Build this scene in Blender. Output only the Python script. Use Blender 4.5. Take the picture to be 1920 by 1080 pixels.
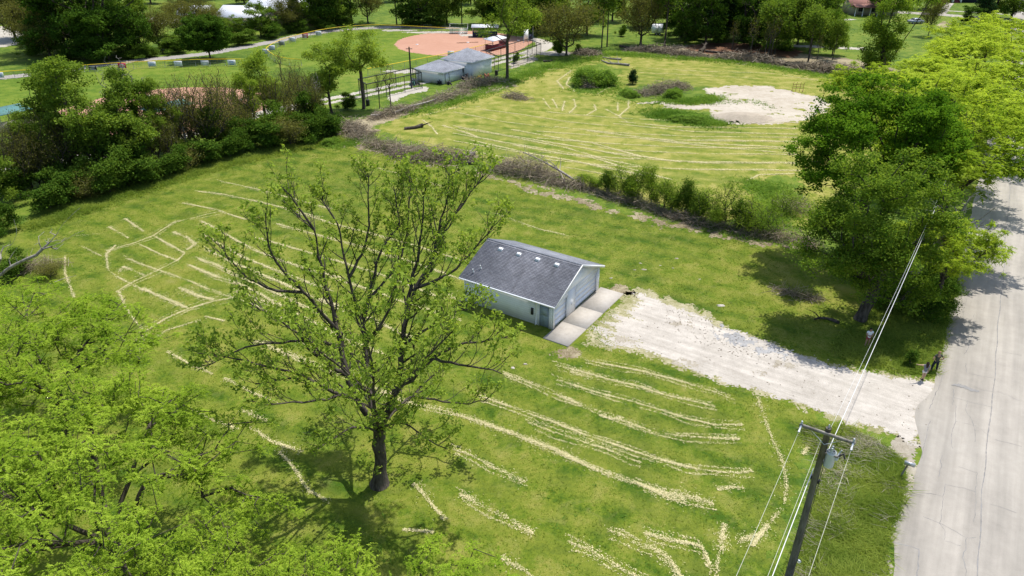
import bpy, math, random
import numpy as np
from mathutils import Vector

for o in list(bpy.data.objects):
    bpy.data.objects.remove(o)
sc = bpy.context.scene
col = sc.collection
R = math.radians

# ------------------------------------------------------------------ camera
CAM_H, PITCH, FPX = 31.0, R(28.5), 1331.0          # metres, radians, focal length in photo pixels
cam = bpy.data.cameras.new('camera')
cam.sensor_width = 36.0
cam.lens = 36.0 * FPX / 1920.0
cam.clip_start, cam.clip_end = 0.5, 4000.0
camo = bpy.data.objects.new('camera', cam)
col.objects.link(camo)
camo.location = (0, 0, CAM_H)
camo.rotation_euler = (math.pi / 2 - PITCH, 0, 0)
sc.camera = camo

# ------------------------------------------------------------------ light
SUN_TO = Vector((0.31, 0.32, 1.0)).normalized()     # towards the sun
world = bpy.data.worlds.new('World')
sc.world = world
world.use_nodes = True
wn = world.node_tree
bg = wn.nodes['Background']
sky = wn.nodes.new('ShaderNodeTexSky')
sky.sky_type = 'NISHITA'
sky.sun_disc = False
sky.sun_elevation = math.asin(SUN_TO.z)
sky.sun_rotation = math.atan2(SUN_TO.x, SUN_TO.y)
sky.dust_density = 1.5
wn.links.new(sky.outputs[0], bg.inputs[0])
bg.inputs[1].default_value = 0.13
sun = bpy.data.lights.new('sun', 'SUN')
sun.energy = 3.8
sun.angle = R(0.55)
sun.color = (1.0, 0.96, 0.90)
suno = bpy.data.objects.new('sun', sun)
col.objects.link(suno)
suno.rotation_euler = (-SUN_TO).to_track_quat('-Z', 'Y').to_euler()
suno.location = (0, 0, 80)
sc.view_settings.view_transform = 'Standard'
sc.view_settings.look = 'None'
sc.view_settings.exposure = 0.48
sc.view_settings.gamma = 1.0
sc.view_settings.use_curve_mapping = False
sc.cycles.max_bounces = 6
sc.cycles.diffuse_bounces = 3
sc.cycles.transmission_bounces = 4
sc.cycles.glossy_bounces = 2

# ------------------------------------------------------------------ helpers
SP, CP = math.sin(PITCH), math.cos(PITCH)

def ray(x, y):
    a, b = (x - 960.0) / FPX, -(y - 540.0) / FPX
    return np.array((a, b * SP + CP, b * CP - SP))

def gp(x, y, z=0.0):
    """photo pixel -> point at height z (ground by default)"""
    d = ray(x, y)
    t = (z - CAM_H) / d[2]
    return np.array((d[0] * t, d[1] * t, z))

def at(x, y, D):
    """photo pixel -> point at distance D along the ground axis"""
    d = ray(x, y)
    t = D / d[1]
    return np.array((d[0] * t, D, CAM_H + d[2] * t))

def gpl(pts, z=0.0):
    return np.array([gp(p[0], p[1], z) for p in pts])

AZ = R(33.0)
U = np.array((math.sin(AZ), math.cos(AZ), 0.0))      # along the road
N = np.array((math.cos(AZ), -math.sin(AZ), 0.0))     # across the road, to the right
Z = np.array((0.0, 0.0, 1.0))
ROT_U = -AZ                                           # object whose local +y is U

def rng_(s):
    return np.random.default_rng(s)

def tag(o, label=None, cat=None, group=None, kind=None):
    if label: o['label'] = label
    if cat: o['category'] = cat
    if group: o['group'] = group
    if kind: o['kind'] = kind
    return o

def empty(name, loc=(0, 0, 0), rz=0.0):
    o = bpy.data.objects.new(name, None)
    o.empty_display_size = 0.3
    col.objects.link(o)
    o.location = tuple(float(v) for v in loc)
    o.rotation_euler = (0, 0, rz)
    return o

def thing(name, label, cat, loc=(0, 0, 0), rz=0.0, group=None):
    return tag(empty(name, loc, rz), label, cat, group)

def me_np(name, V, faces, attrs=None, smooth=False):
    """faces: list of (n,k) int arrays. attrs: {name: per-face float array}"""
    V = np.asarray(V, np.float32)
    me = bpy.data.meshes.new(name)
    me.vertices.add(len(V))
    me.vertices.foreach_set('co', V.ravel())
    faces = [np.asarray(f, np.int32) for f in faces if len(f)]
    loops = np.concatenate([f.ravel() for f in faces])
    tot = np.concatenate([np.full(len(f), f.shape[1], np.int32) for f in faces])
    st = np.concatenate(([0], np.cumsum(tot)[:-1])).astype(np.int32)
    me.loops.add(len(loops))
    me.loops.foreach_set('vertex_index', loops)
    me.polygons.add(len(tot))
    me.polygons.foreach_set('loop_start', st)
    if smooth:
        me.polygons.foreach_set('use_smooth', np.ones(len(tot), bool))
    if attrs:
        for k, a in attrs.items():
            at_ = me.attributes.new(k, 'FLOAT', 'FACE')
            at_.data.foreach_set('value', np.asarray(a, np.float32))
    me.update(calc_edges=True)
    me.validate()
    return me

def link(name, me, mat=None, parent=None, loc=None, rz=None):
    o = bpy.data.objects.new(name, me)
    col.objects.link(o)
    if mat is not None and not me.materials:
        me.materials.append(mat)
    if parent is not None:
        o.parent = parent
    if loc is not None:
        o.location = tuple(float(v) for v in loc)
    if rz is not None:
        o.rotation_euler = (0, 0, rz)
    return o

class MB:
    """collects boxes, tubes and prisms into one mesh"""
    def __init__(s):
        s.V, s.F, s.n = [], {}, 0
    def add(s, V, faces):
        V = np.asarray(V, float)
        s.V.append(V)
        for f in faces:
            f = np.asarray(f, int)
            if f.ndim == 1: f = f[None]
            s.F.setdefault(f.shape[1], []).append(f + s.n)
        s.n += len(V)
        return s
    def box(s, c, size, X=(1, 0, 0), Y=(0, 1, 0), Zv=(0, 0, 1)):
        c = np.asarray(c, float); h = np.asarray(size, float) / 2
        X, Y, Zv = (np.asarray(a, float) for a in (X, Y, Zv))
        V = [c + X * h[0] * a + Y * h[1] * b + Zv * h[2] * d
             for d in (-1, 1) for a, b in ((-1, -1), (1, -1), (1, 1), (-1, 1))]
        return s.add(V, [[(0, 3, 2, 1), (4, 5, 6, 7), (0, 1, 5, 4), (1, 2, 6, 5), (2, 3, 7, 6), (3, 0, 4, 7)]])
    def span(s, x0, x1, y0, y1, z0, z1):
        return s.box(((x0 + x1) / 2, (y0 + y1) / 2, (z0 + z1) / 2), (x1 - x0, y1 - y0, z1 - z0))
    def tube(s, pts, rad, k=8, cap=True):
        pts = np.asarray(pts, float); n = len(pts)
        rad = np.full(n, rad, float) if np.isscalar(rad) else np.asarray(rad, float)
        T = np.gradient(pts, axis=0)
        T /= np.linalg.norm(T, axis=1)[:, None] + 1e-9
        ref = np.array((0, 0, 1.0)) if abs(T[:, 2]).mean() < 0.8 else np.array((1.0, 0, 0))
        A = np.cross(T, ref); A /= np.linalg.norm(A, axis=1)[:, None] + 1e-9
        B = np.cross(T, A)
        th = np.arange(k) * 2 * math.pi / k
        V = pts[:, None] + rad[:, None, None] * (A[:, None] * np.cos(th)[None, :, None] + B[:, None] * np.sin(th)[None, :, None])
        i, j = np.meshgrid(np.arange(n - 1), np.arange(k), indexing='ij')
        i, j = i.ravel(), j.ravel(); jn = (j + 1) % k
        Q = np.stack((i * k + j, i * k + jn, (i + 1) * k + jn, (i + 1) * k + j), 1)
        fs = [Q]
        if cap:
            fs += [np.arange(k)[None], (np.arange(k)[::-1] + (n - 1) * k)[None]]
        return s.add(V.reshape(-1, 3), fs)
    def lathe(s, prof, k=12, c=(0, 0, 0)):
        c = np.asarray(c, float)
        return s.tube([c + (0, 0, z) + np.array((1e-5 * i, 0, 1e-6 * i)) for i, (r, z) in enumerate(prof)], [r for r, z in prof], k)
    def prism(s, poly, axis0, axis1, depth, o=(0, 0, 0)):
        """poly in (axis0, axis1) coordinates extruded by the vector depth"""
        a0, a1, d, o = (np.asarray(a, float) for a in (axis0, axis1, depth, o))
        P = np.array([o + a0 * p[0] + a1 * p[1] for p in poly]); n = len(P)
        i = np.arange(n); j = (i + 1) % n
        return s.add(np.concatenate((P, P + d)), [i[::-1][None], (i + n)[None], np.stack((i, j, j + n, i + n), 1)])
    def mesh(s, name, smooth=False):
        return me_np(name, np.concatenate(s.V), [np.concatenate(v) for v in s.F.values()], smooth=smooth)
    def build(s, name, mat, parent=None, smooth=False, loc=None, rz=None):
        return link(name, s.mesh(name, smooth), mat, parent, loc, rz)

def vnoise(x, y, scale, seed=0):
    """value noise 0..1"""
    t = rng_(1000 + seed).random((256, 256))
    x = np.asarray(x) / scale + 1000.0; y = np.asarray(y) / scale + 1000.0
    xi, yi = np.floor(x).astype(int), np.floor(y).astype(int)
    fx, fy = x - xi, y - yi
    fx, fy = fx * fx * (3 - 2 * fx), fy * fy * (3 - 2 * fy)
    g = lambda a, b: t[a % 256, b % 256]
    return (g(xi, yi) * (1 - fx) + g(xi + 1, yi) * fx) * (1 - fy) + (g(xi, yi + 1) * (1 - fx) + g(xi + 1, yi + 1) * fx) * fy

def fbm(x, y, scale, seed=0, octs=3):
    s, a, t = 0, 1.0, 0
    for i in range(octs):
        s = s + a * vnoise(x, y, scale / 2 ** i, seed + i * 7); t += a; a *= 0.5
    return s / t

def poly_sd(X, Y, P):
    """signed distance to a polygon, positive inside"""
    d = np.full(X.shape, 1e9); inside = np.zeros(X.shape, bool)
    n = len(P)
    for i in range(n):
        ax, ay = P[i][:2]; bx, by = P[(i + 1) % n][:2]
        ex, ey = bx - ax, by - ay
        t = np.clip(((X - ax) * ex + (Y - ay) * ey) / (ex * ex + ey * ey + 1e-9), 0, 1)
        d = np.minimum(d, np.hypot(X - ax - t * ex, Y - ay - t * ey))
        c = (ay > Y) != (by > Y)
        with np.errstate(divide='ignore', invalid='ignore'):
            xi = ex * (Y - ay) / (by - ay) + ax
        inside ^= c & (X < xi)
    return np.where(inside, d, -d)

def patch(name, P, z, cell, mat, rag=0.5, ns=1.5, seed=0, parent=None, keep=None, hfun=None, kind='structure'):
    """a sheet on the ground with a ragged outline, cut from a grid of small cells"""
    P = np.asarray(P)
    x0, y0 = P[:, 0].min() - rag, P[:, 1].min() - rag
    x1, y1 = P[:, 0].max() + rag, P[:, 1].max() + rag
    nx, ny = int((x1 - x0) / cell) + 2, int((y1 - y0) / cell) + 2
    gx, gy = x0 + np.arange(nx + 1) * cell, y0 + np.arange(ny + 1) * cell
    VX, VY = np.meshgrid(gx, gy, indexing='ij')
    r = rng_(seed + 5)
    JX = VX + (r.random(VX.shape) - 0.5) * cell * 0.7
    JY = VY + (r.random(VX.shape) - 0.5) * cell * 0.7
    CX, CY = (VX[:-1, :-1] + cell / 2), (VY[:-1, :-1] + cell / 2)
    sd = poly_sd(CX, CY, P) + rag * 2.2 * (fbm(CX, CY, ns, seed, 4) - 0.5) + rag * 0.7 * (r.random(CX.shape) - 0.5)
    m = sd > 0
    if keep is not None:
        m &= keep(CX, CY, sd)
    I, J = np.nonzero(m)
    idx = lambda a, b: a * (ny + 1) + b
    Q = np.stack((idx(I, J), idx(I + 1, J), idx(I + 1, J + 1), idx(I, J + 1)), 1)
    u, inv = np.unique(Q, return_inverse=True)
    h = np.full(len(u), float(z))
    X, Y = JX.ravel()[u], JY.ravel()[u]
    if hfun is not None:
        h = h + hfun(X, Y)
    me = me_np(name, np.stack((X, Y, h), 1), [inv.reshape(-1, 4)], smooth=True)
    o = link(name, me, mat, parent)
    if parent is None and kind:
        o['kind'] = kind
    return o

def ribbon(pts, w, z):
    """flat strip along a polyline"""
    pts = np.asarray(pts, float)[:, :2]
    T = np.gradient(pts, axis=0); T /= np.linalg.norm(T, axis=1)[:, None]
    S = np.stack((-T[:, 1], T[:, 0]), 1)
    w = np.broadcast_to(np.asarray(w, float), (len(pts),))[:, None] / 2
    V = np.concatenate((pts - S * w, pts + S * w)); n = len(pts)
    V = np.column_stack((V, np.full(len(V), z)))
    i = np.arange(n - 1)
    return V, np.stack((i, i + 1, i + 1 + n, i + n), 1)

def resample(pts, step):
    pts = np.asarray(pts, float)
    d = np.concatenate(([0], np.cumsum(np.linalg.norm(np.diff(pts, axis=0), axis=1))))
    t = np.linspace(0, d[-1], max(2, int(d[-1] / step) + 1))
    return np.stack([np.interp(t, d, pts[:, k]) for k in range(pts.shape[1])], 1)

def frustums(P0, P1, R0, R1, k=5):
    P0, P1 = np.asarray(P0, float), np.asarray(P1, float)
    T = P1 - P0; T = T / (np.linalg.norm(T, axis=1)[:, None] + 1e-9)
    ref = np.where(np.abs(T[:, 2:3]) < 0.85, np.array((0, 0, 1.0)), np.array((1.0, 0, 0)))
    A = np.cross(T, ref); A /= np.linalg.norm(A, axis=1)[:, None] + 1e-9
    B = np.cross(T, A)
    th = np.arange(k) * 2 * math.pi / k
    ring = A[:, None] * np.cos(th)[None, :, None] + B[:, None] * np.sin(th)[None, :, None]
    n = len(P0)
    V = np.concatenate((P0[:, None] + ring * np.asarray(R0)[:, None, None],
                        P1[:, None] + ring * np.asarray(R1)[:, None, None]), 1).reshape(-1, 3)
    j = np.arange(k); jn = (j + 1) % k
    q = np.stack((j, jn, jn + k, j + k), 1)
    return V, (np.arange(n)[:, None, None] * 2 * k + q[None]).reshape(-1, 4)

# ------------------------------------------------------------------ materials
def newmat(name):
    m = bpy.data.materials.new(name)
    m.use_nodes = True
    return m, m.node_tree.nodes, m.node_tree.links

def nnode(nt, typ, **kw):
    n = nt.nodes.new(typ)
    for k, v in kw.items():
        if k.startswith('i_'):
            n.inputs[k[2:]].default_value = v
        else:
            setattr(n, k, v)
    return n

def noise(nt, scale, detail=4, rough=0.6, vec=None, dist=0.0):
    n = nnode(nt, 'ShaderNodeTexNoise')
    n.inputs['Scale'].default_value = scale
    n.inputs['Detail'].default_value = detail
    n.inputs['Roughness'].default_value = rough
    n.inputs['Distortion'].default_value = dist
    if vec is not None: nt.links.new(vec, n.inputs['Vector'])
    return n.outputs['Fac']

def ramp(nt, fac, stops):
    n = nnode(nt, 'ShaderNodeValToRGB')
    e = n.color_ramp.elements
    while len(e) < len(stops): e.new(0.5)
    for el, (p, c) in zip(e, stops):
        el.position = p
        el.color = (c, c, c, 1) if np.isscalar(c) else (*c, 1)
    nt.links.new(fac, n.inputs['Fac'])
    return n.outputs['Color']

def mixc(nt, fac, a, b, mode='MIX'):
    n = nnode(nt, 'ShaderNodeMix', data_type='RGBA', blend_type=mode)
    for sock, v in ((n.inputs[0], fac), (n.inputs[6], a), (n.inputs[7], b)):
        if isinstance(v, (int, float)): sock.default_value = v
        elif isinstance(v, tuple): sock.default_value = (*v, 1)
        else: nt.links.new(v, sock)
    return n.outputs[2]

def mth(nt, op, a, b=0.0):
    n = nnode(nt, 'ShaderNodeMath', operation=op)
    for sock, v in ((n.inputs[0], a), (n.inputs[1], b)):
        if isinstance(v, (int, float)): sock.default_value = v
        else: nt.links.new(v, sock)
    return n.outputs[0]

def wpos(nt):
    return nnode(nt, 'ShaderNodeNewGeometry').outputs['Position']

def opos(nt):
    return nnode(nt, 'ShaderNodeTexCoord').outputs['Object']

def bump(nt, h, strength, dist):
    n = nnode(nt, 'ShaderNodeBump')
    n.inputs['Strength'].default_value = strength
    n.inputs['Distance'].default_value = dist
    nt.links.new(h, n.inputs['Height'])
    return n.outputs['Normal']

def plain(name, c, rough=0.7, metal=0.0, var=0.15, scale=3.0, bmp=0.0):
    """one colour with a little mottling and grime"""
    m, nodes, links = newmat(name); nt = m.node_tree
    b = nodes['Principled BSDF']
    v = opos(nt)
    n1 = noise(nt, scale, 5, 0.65, v)
    d = tuple(x * (1 - var) for x in c); l = tuple(min(1, x * (1 + var * 0.6)) for x in c)
    links.new(ramp(nt, n1, [(0.3, d), (0.7, l)]), b.inputs['Base Color'])
    b.inputs['Roughness'].default_value = rough
    b.inputs['Metallic'].default_value = metal
    b.inputs['Specular IOR Level'].default_value = 0.3
    if bmp:
        links.new(bump(nt, noise(nt, scale * 6, 4, 0.6, v), 0.6, bmp), b.inputs['Normal'])
    return m

def grassmat(name, deep, mid, pale, straw, pale_amt=0.5, straw_amt=0.6, stripe=None):
    m, nodes, links = newmat(name); nt = m.node_tree
    b = nodes['Principled BSDF']; p = wpos(nt)
    big = noise(nt, 0.055, 4, 0.55, p, 0.4)
    med = noise(nt, 0.45, 5, 0.62, p, 0.3)
    fin = noise(nt, 3.2, 5, 0.7, p)
    tin = noise(nt, 15.0, 3, 0.75, p)
    s = mth(nt, 'ADD', mth(nt, 'MULTIPLY', big, 0.42), mth(nt, 'MULTIPLY', med, 0.55))
    s = mth(nt, 'ADD', s, mth(nt, 'MULTIPLY', fin, 0.42))
    s = mth(nt, 'ADD', s, -0.21)
    c = ramp(nt, s, [(0.39, deep), (0.50, mid), (0.50 + 0.16 * (1.3 - pale_amt), pale)])
    dry = ramp(nt, noise(nt, 0.9, 5, 0.7, p, 0.6), [(0.52, 0.0), (0.72, 1.0)])
    c = mixc(nt, mth(nt, 'MULTIPLY', dry, straw_amt * 0.8), c, tuple(0.55 * x + 0.25 * y for x, y in zip(straw, mid)))
    if stripe is not None:
        w = nnode(nt, 'ShaderNodeTexWave', wave_type='BANDS', bands_direction='X')
        mp = nnode(nt, 'ShaderNodeMapping'); mp.inputs['Rotation'].default_value = (0, 0, stripe[0])
        links.new(p, mp.inputs['Vector']); links.new(mp.outputs[0], w.inputs['Vector'])
        w.inputs['Scale'].default_value = stripe[1]; w.inputs['Distortion'].default_value = 3.0
        w.inputs['Detail'].default_value = 3; w.inputs['Detail Scale'].default_value = 0.6
        f = mth(nt, 'MULTIPLY', w.outputs['Fac'], stripe[2])
        c = mixc(nt, f, c, pale)
    sp = ramp(nt, mth(nt, 'ADD', mth(nt, 'MULTIPLY', tin, 0.7), mth(nt, 'MULTIPLY', med, 0.3)), [(0.55, 0.0), (0.68, 1.0)])
    c = mixc(nt, mth(nt, 'MULTIPLY', sp, straw_amt), c, straw)
    dk = ramp(nt, tin, [(0.28, 0.55), (0.5, 1.0)])
    c = mixc(nt, 1.0, c, dk, 'MULTIPLY')
    links.new(c, b.inputs['Base Color'])
    b.inputs['Roughness'].default_value = 0.9
    b.inputs['Specular IOR Level'].default_value = 0.1
    hh = mth(nt, 'ADD', mth(nt, 'MULTIPLY', fin, 0.6), mth(nt, 'MULTIPLY', tin, 0.4))
    links.new(bump(nt, hh, 0.6, 0.06), b.inputs['Normal'])
    return m

def leafmat(name, dark, light, trans=0.4, tcol=None, var=0.12):
    """thin leaves: diffuse + light passing through; 'tint' varies leaf by leaf"""
    m, nodes, links = newmat(name); nt = m.node_tree
    nodes.remove(nodes['Principled BSDF'])
    a = nnode(nt, 'ShaderNodeAttribute', attribute_name='tint')
    oi = nnode(nt, 'ShaderNodeObjectInfo')
    f = mth(nt, 'ADD', a.outputs['Fac'], mth(nt, 'MULTIPLY', mth(nt, 'SUBTRACT', oi.outputs['Random'], 0.5), var * 3))
    c = ramp(nt, f, [(0.0, dark), (1.0, light)])
    d = nnode(nt, 'ShaderNodeBsdfDiffuse'); links.new(c, d.inputs[0])
    t = nnode(nt, 'ShaderNodeBsdfTranslucent')
    tc = mixc(nt, 1.0, c, tcol or (1.2, 1.15, 0.6), 'MULTIPLY'); links.new(tc, t.inputs[0])
    mx = nnode(nt, 'ShaderNodeMixShader'); mx.inputs[0].default_value = trans
    links.new(d.outputs[0], mx.inputs[1]); links.new(t.outputs[0], mx.inputs[2])
    links.new(mx.outputs[0], nodes['Material Output'].inputs['Surface'])
    return m

def barkmat(name, dark, light, scale=4.0):
    m, nodes, links = newmat(name); nt = m.node_tree
    b = nodes['Principled BSDF']; v = opos(nt)
    mp = nnode(nt, 'ShaderNodeMapping'); mp.inputs['Scale'].default_value = (1, 1, 0.25)
    links.new(v, mp.inputs[0])
    n = noise(nt, scale, 6, 0.7, mp.outputs[0])
    links.new(ramp(nt, n, [(0.35, dark), (0.68, light)]), b.inputs['Base Color'])
    b.inputs['Roughness'].default_value = 0.95
    b.inputs['Specular IOR Level'].default_value = 0.1
    links.new(bump(nt, noise(nt, scale * 4, 4, 0.7, mp.outputs[0]), 0.8, 0.03), b.inputs['Normal'])
    return m

def twigmat(name, dark, light):
    m, nodes, links = newmat(name); nt = m.node_tree
    b = nodes['Principled BSDF']
    a = nnode(nt, 'ShaderNodeAttribute', attribute_name='tint')
    links.new(ramp(nt, a.outputs['Fac'], [(0.0, dark), (1.0, light)]), b.inputs['Base Color'])
    b.inputs['Roughness'].default_value = 0.9
    b.inputs['Specular IOR Level'].default_value = 0.1
    return m

M = {}
M['ground'] = grassmat('rough_grass_ground', (0.062, 0.118, 0.014), (0.125, 0.19, 0.020), (0.215, 0.235, 0.04), (0.30, 0.27, 0.11), 0.4, 0.3)
M['near'] = grassmat('mown_grass', (0.048, 0.100, 0.008), (0.118, 0.170, 0.013), (0.208, 0.218, 0.035), (0.37, 0.33, 0.13), 0.55, 0.55, (R(-62), 0.12, 0.36))
M['far'] = grassmat('mown_dry_grass', (0.10, 0.155, 0.014), (0.19, 0.218, 0.026), (0.32, 0.295, 0.078), (0.46, 0.40, 0.18), 0.8, 0.6, (R(-67), 0.10, 0.34))
M['out'] = grassmat('outfield_grass', (0.08, 0.145, 0.014), (0.135, 0.20, 0.020), (0.19, 0.225, 0.035), (0.24, 0.25, 0.07), 0.4, 0.25)
M['straw'] = twigmat('dry_clippings', (0.32, 0.30, 0.10), (0.80, 0.71, 0.42))
M['blade'] = leafmat('grass_blades', (0.045, 0.10, 0.009), (0.19, 0.245, 0.028), 0.4)
M['blade_dark'] = leafmat('rough_grass_blades', (0.10, 0.19, 0.022), (0.36, 0.43, 0.085), 0.5)
M['reed'] = twigmat('dead_stalks', (0.24, 0.22, 0.13), (0.55, 0.50, 0.36))
M['bark'] = barkmat('grey_brown_bark', (0.032, 0.027, 0.022), (0.14, 0.12, 0.10))
M['bark_pale'] = barkmat('pale_bark', (0.12, 0.11, 0.095), (0.34, 0.32, 0.28))
M['bark_dark'] = barkmat('dark_bark', (0.030, 0.025, 0.020), (0.13, 0.11, 0.085))
M['dead'] = barkmat('weathered_dead_wood', (0.16, 0.14, 0.12), (0.46, 0.42, 0.37))
M['brush'] = twigmat('dry_brush_twigs', (0.11, 0.085, 0.058), (0.49, 0.41, 0.30))
M['hero'] = leafmat('young_leaves', (0.12, 0.21, 0.022), (0.36, 0.47, 0.075), 0.45)
M['locust'] = leafmat('lime_leaflets', (0.15, 0.27, 0.018), (0.48, 0.62, 0.075), 0.46)
M['locust_far'] = leafmat('lime_leaflets_roadside', (0.185, 0.30, 0.018), (0.54, 0.66, 0.075), 0.46)  # slightly brighter lime, the roadside locusts' own leaf colour
M['maple'] = leafmat('fresh_green_leaves', (0.040, 0.12, 0.008), (0.19, 0.34, 0.026), 0.40)
M['elm'] = leafmat('mid_green_leaves', (0.07, 0.15, 0.016), (0.33, 0.45, 0.055), 0.44)
M['darkleaf'] = leafmat('dark_green_leaves', (0.022, 0.062, 0.008), (0.095, 0.18, 0.022), 0.30)
M['midleaf'] = leafmat('leaf_green', (0.055, 0.125, 0.014), (0.23, 0.33, 0.045), 0.40)
M['fresh'] = leafmat('fresh_pale_leaves', (0.10, 0.19, 0.018), (0.36, 0.47, 0.07), 0.45)
M['olive'] = leafmat('budding_olive', (0.075, 0.09, 0.022), (0.25, 0.25, 0.065), 0.35)
M['needle'] = leafmat('pine_needles', (0.014, 0.042, 0.014), (0.05, 0.105, 0.034), 0.15)
M['shrub'] = leafmat('shrub_leaves', (0.028, 0.08, 0.010), (0.145, 0.235, 0.03), 0.34)
M['weed'] = leafmat('lush_weeds', (0.09, 0.19, 0.025), (0.27, 0.41, 0.07), 0.45)
# ================================================================== SETTING
def surfmat(name, stops, scales=(0.35, 2.5, 14.0), w=(0.4, 0.35, 0.35), rough=0.9, bd=0.03, bs=0.5, speck=None):
    m, nodes, links = newmat(name); nt = m.node_tree
    b = nodes['Principled BSDF']; p = wpos(nt)
    ns = [noise(nt, s, 5, 0.65, p, 0.3) for s in scales]
    s = mth(nt, 'ADD', mth(nt, 'MULTIPLY', ns[0], w[0]), mth(nt, 'MULTIPLY', ns[1], w[1]))
    s = mth(nt, 'ADD', s, mth(nt, 'MULTIPLY', ns[2], w[2]))
    c = ramp(nt, s, stops)
    if speck:
        v = nnode(nt, 'ShaderNodeTexVoronoi'); v.inputs['Scale'].default_value = speck[0]
        links.new(p, v.inputs['Vector'])
        f = ramp(nt, v.outputs['Distance'], [(0.0, 1.0), (speck[1], 0.0)])
        c = mixc(nt, mth(nt, 'MULTIPLY', f, speck[3]), c, speck[2])
    links.new(c, b.inputs['Base Color'])
    b.inputs['Roughness'].default_value = rough
    b.inputs['Specular IOR Level'].default_value = 0.15
    links.new(bump(nt, mth(nt, 'ADD', ns[1], ns[2]), bs, bd), b.inputs['Normal'])
    return m

M['gravel'] = surfmat('pale_gravel', [(0.32, (0.22, 0.195, 0.155)), (0.48, (0.41, 0.378, 0.332)), (0.64, (0.54, 0.503, 0.447))], (0.22, 1.6, 11.0), (0.45, 0.3, 0.35), bd=0.05, speck=(5.0, 0.13, (0.30, 0.27, 0.23), 0.5))
M['gravel_dust'] = surfmat('dusty_gravel', [(0.36, (0.30, 0.29, 0.22)), (0.6, (0.52, 0.50, 0.44))], bd=0.04)
M['gravel_grey'] = surfmat('dark_grey_gravel', [(0.36, (0.16, 0.16, 0.155)), (0.62, (0.38, 0.375, 0.37))], bd=0.05)  # darker, greyer gravel tone for a patch of the drive
M['road'] = surfmat('worn_pale_asphalt', [(0.34, (0.295, 0.272, 0.238)), (0.52, (0.37, 0.342, 0.298)), (0.66, (0.425, 0.395, 0.345))], (0.12, 1.2, 22.0), (0.45, 0.3, 0.3), bd=0.01, bs=0.35)
M['crack'] = surfmat('crack_filler', [(0.4, (0.153, 0.149, 0.144)), (0.6, (0.27, 0.261, 0.248))])
M['stain'] = surfmat('asphalt_stain', [(0.4, (0.187, 0.183, 0.174)), (0.6, (0.272, 0.264, 0.251))])
M['concrete'] = surfmat('concrete_slab', [(0.34, (0.31, 0.28, 0.24)), (0.5, (0.42, 0.385, 0.335)), (0.64, (0.48, 0.445, 0.395))], (0.5, 2.5, 16.0), (0.5, 0.3, 0.25), bd=0.008, bs=0.3)
M['sand'] = surfmat('pale_sand', [(0.34, (0.27, 0.22, 0.155)), (0.5, (0.41, 0.355, 0.275)), (0.62, (0.5, 0.45, 0.37))], (0.12, 0.9, 7.0), bd=0.10, speck=(0.8, 0.09, (0.22, 0.20, 0.10), 0.6))
M['mound'] = surfmat('soil_heap', [(0.36, (0.26, 0.22, 0.17)), (0.62, (0.43, 0.37, 0.29))], bd=0.12)
M['soil'] = surfmat('bare_soil', [(0.36, (0.11, 0.085, 0.05)), (0.5, (0.2, 0.16, 0.098)), (0.63, (0.37, 0.32, 0.205))], (0.2, 1.5, 9.0), bd=0.08)
M['mulch'] = surfmat('red_brown_mulch', [(0.36, (0.085, 0.04, 0.022)), (0.62, (0.20, 0.105, 0.06))], bd=0.10)
M['clay'] = surfmat('red_infield_clay', [(0.34, (0.37, 0.19, 0.125)), (0.62, (0.46, 0.26, 0.18))], (0.1, 0.8, 6.0), bd=0.01)
M['lane'] = surfmat('lane_gravel', [(0.36, (0.32, 0.288, 0.232)), (0.62, (0.464, 0.432, 0.368))], bd=0.04)
M['track'] = surfmat('old_asphalt_path', [(0.36, (0.23, 0.212, 0.191)), (0.62, (0.34, 0.315, 0.289))], bd=0.02)
M['shoulder'] = surfmat('gravelly_shoulder', [(0.36, (0.20, 0.17, 0.12)), (0.62, (0.40, 0.36, 0.29))], bd=0.05)
M['tread'] = surfmat('thin_grass_on_gravel', [(0.36, (0.12, 0.15, 0.035)), (0.5, (0.24, 0.23, 0.10)), (0.63, (0.42, 0.38, 0.25))], (0.5, 3.0, 14.0), bd=0.05)

g = MB().add([(-1600, -1200, 0), (1600, -1200, 0), (1600, 2400, 0), (-1600, 2400, 0)], [(0, 1, 2, 3)]).build('ground', M['ground'])
g['kind'] = 'structure'

near_poly = gpl([(40, 415), (200, 378), (330, 333), (450, 303), (600, 270), (650, 264), (720, 282), (890, 322), (1000, 350), (1130, 393),
                 (1270, 425), (1400, 452), (1530, 476), (1600, 560), (1630, 640), (1600, 690), (1530, 770), (1500, 900), (1440, 1120),
                 (1200, 1500), (300, 1500), (-250, 1000), (-250, 560)])
patch('mown_field', near_poly, 0.004, 0.45, M['near'], 0.8, 3.0, 11)
far_poly = gpl([(705, 243), (760, 217), (850, 194), (960, 163), (1000, 135), (1060, 116), (1150, 104), (1250, 108), (1400, 118), (1560, 146),
                (1690, 160), (1720, 220), (1640, 330), (1530, 420), (1400, 428), (1300, 402), (1150, 366), (1050, 338), (950, 312), (880, 296), (780, 268)])
patch('dry_mown_field', far_poly, 0.004, 0.7, M['far'], 1.6, 5.0, 12)
# lush unmown bits left standing in the far field
for k, pl in enumerate([[(1060, 155), (1085, 125), (1130, 118), (1160, 135), (1150, 160), (1120, 175), (1080, 172)],
                        [(1150, 172), (1200, 160), (1330, 165), (1345, 178), (1330, 190), (1260, 196), (1200, 192), (1160, 185)],
                        [(1215, 215), (1245, 203), (1330, 208), (1352, 232), (1300, 238), (1230, 228)],
                        [(1400, 345), (1450, 330), (1490, 335), (1500, 400), (1430, 420), (1405, 380)]]):
    patch('unmown_grass', gpl(pl), 0.008, 0.5, M['ground'], 1.4, 3.0, 20 + k)

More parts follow.
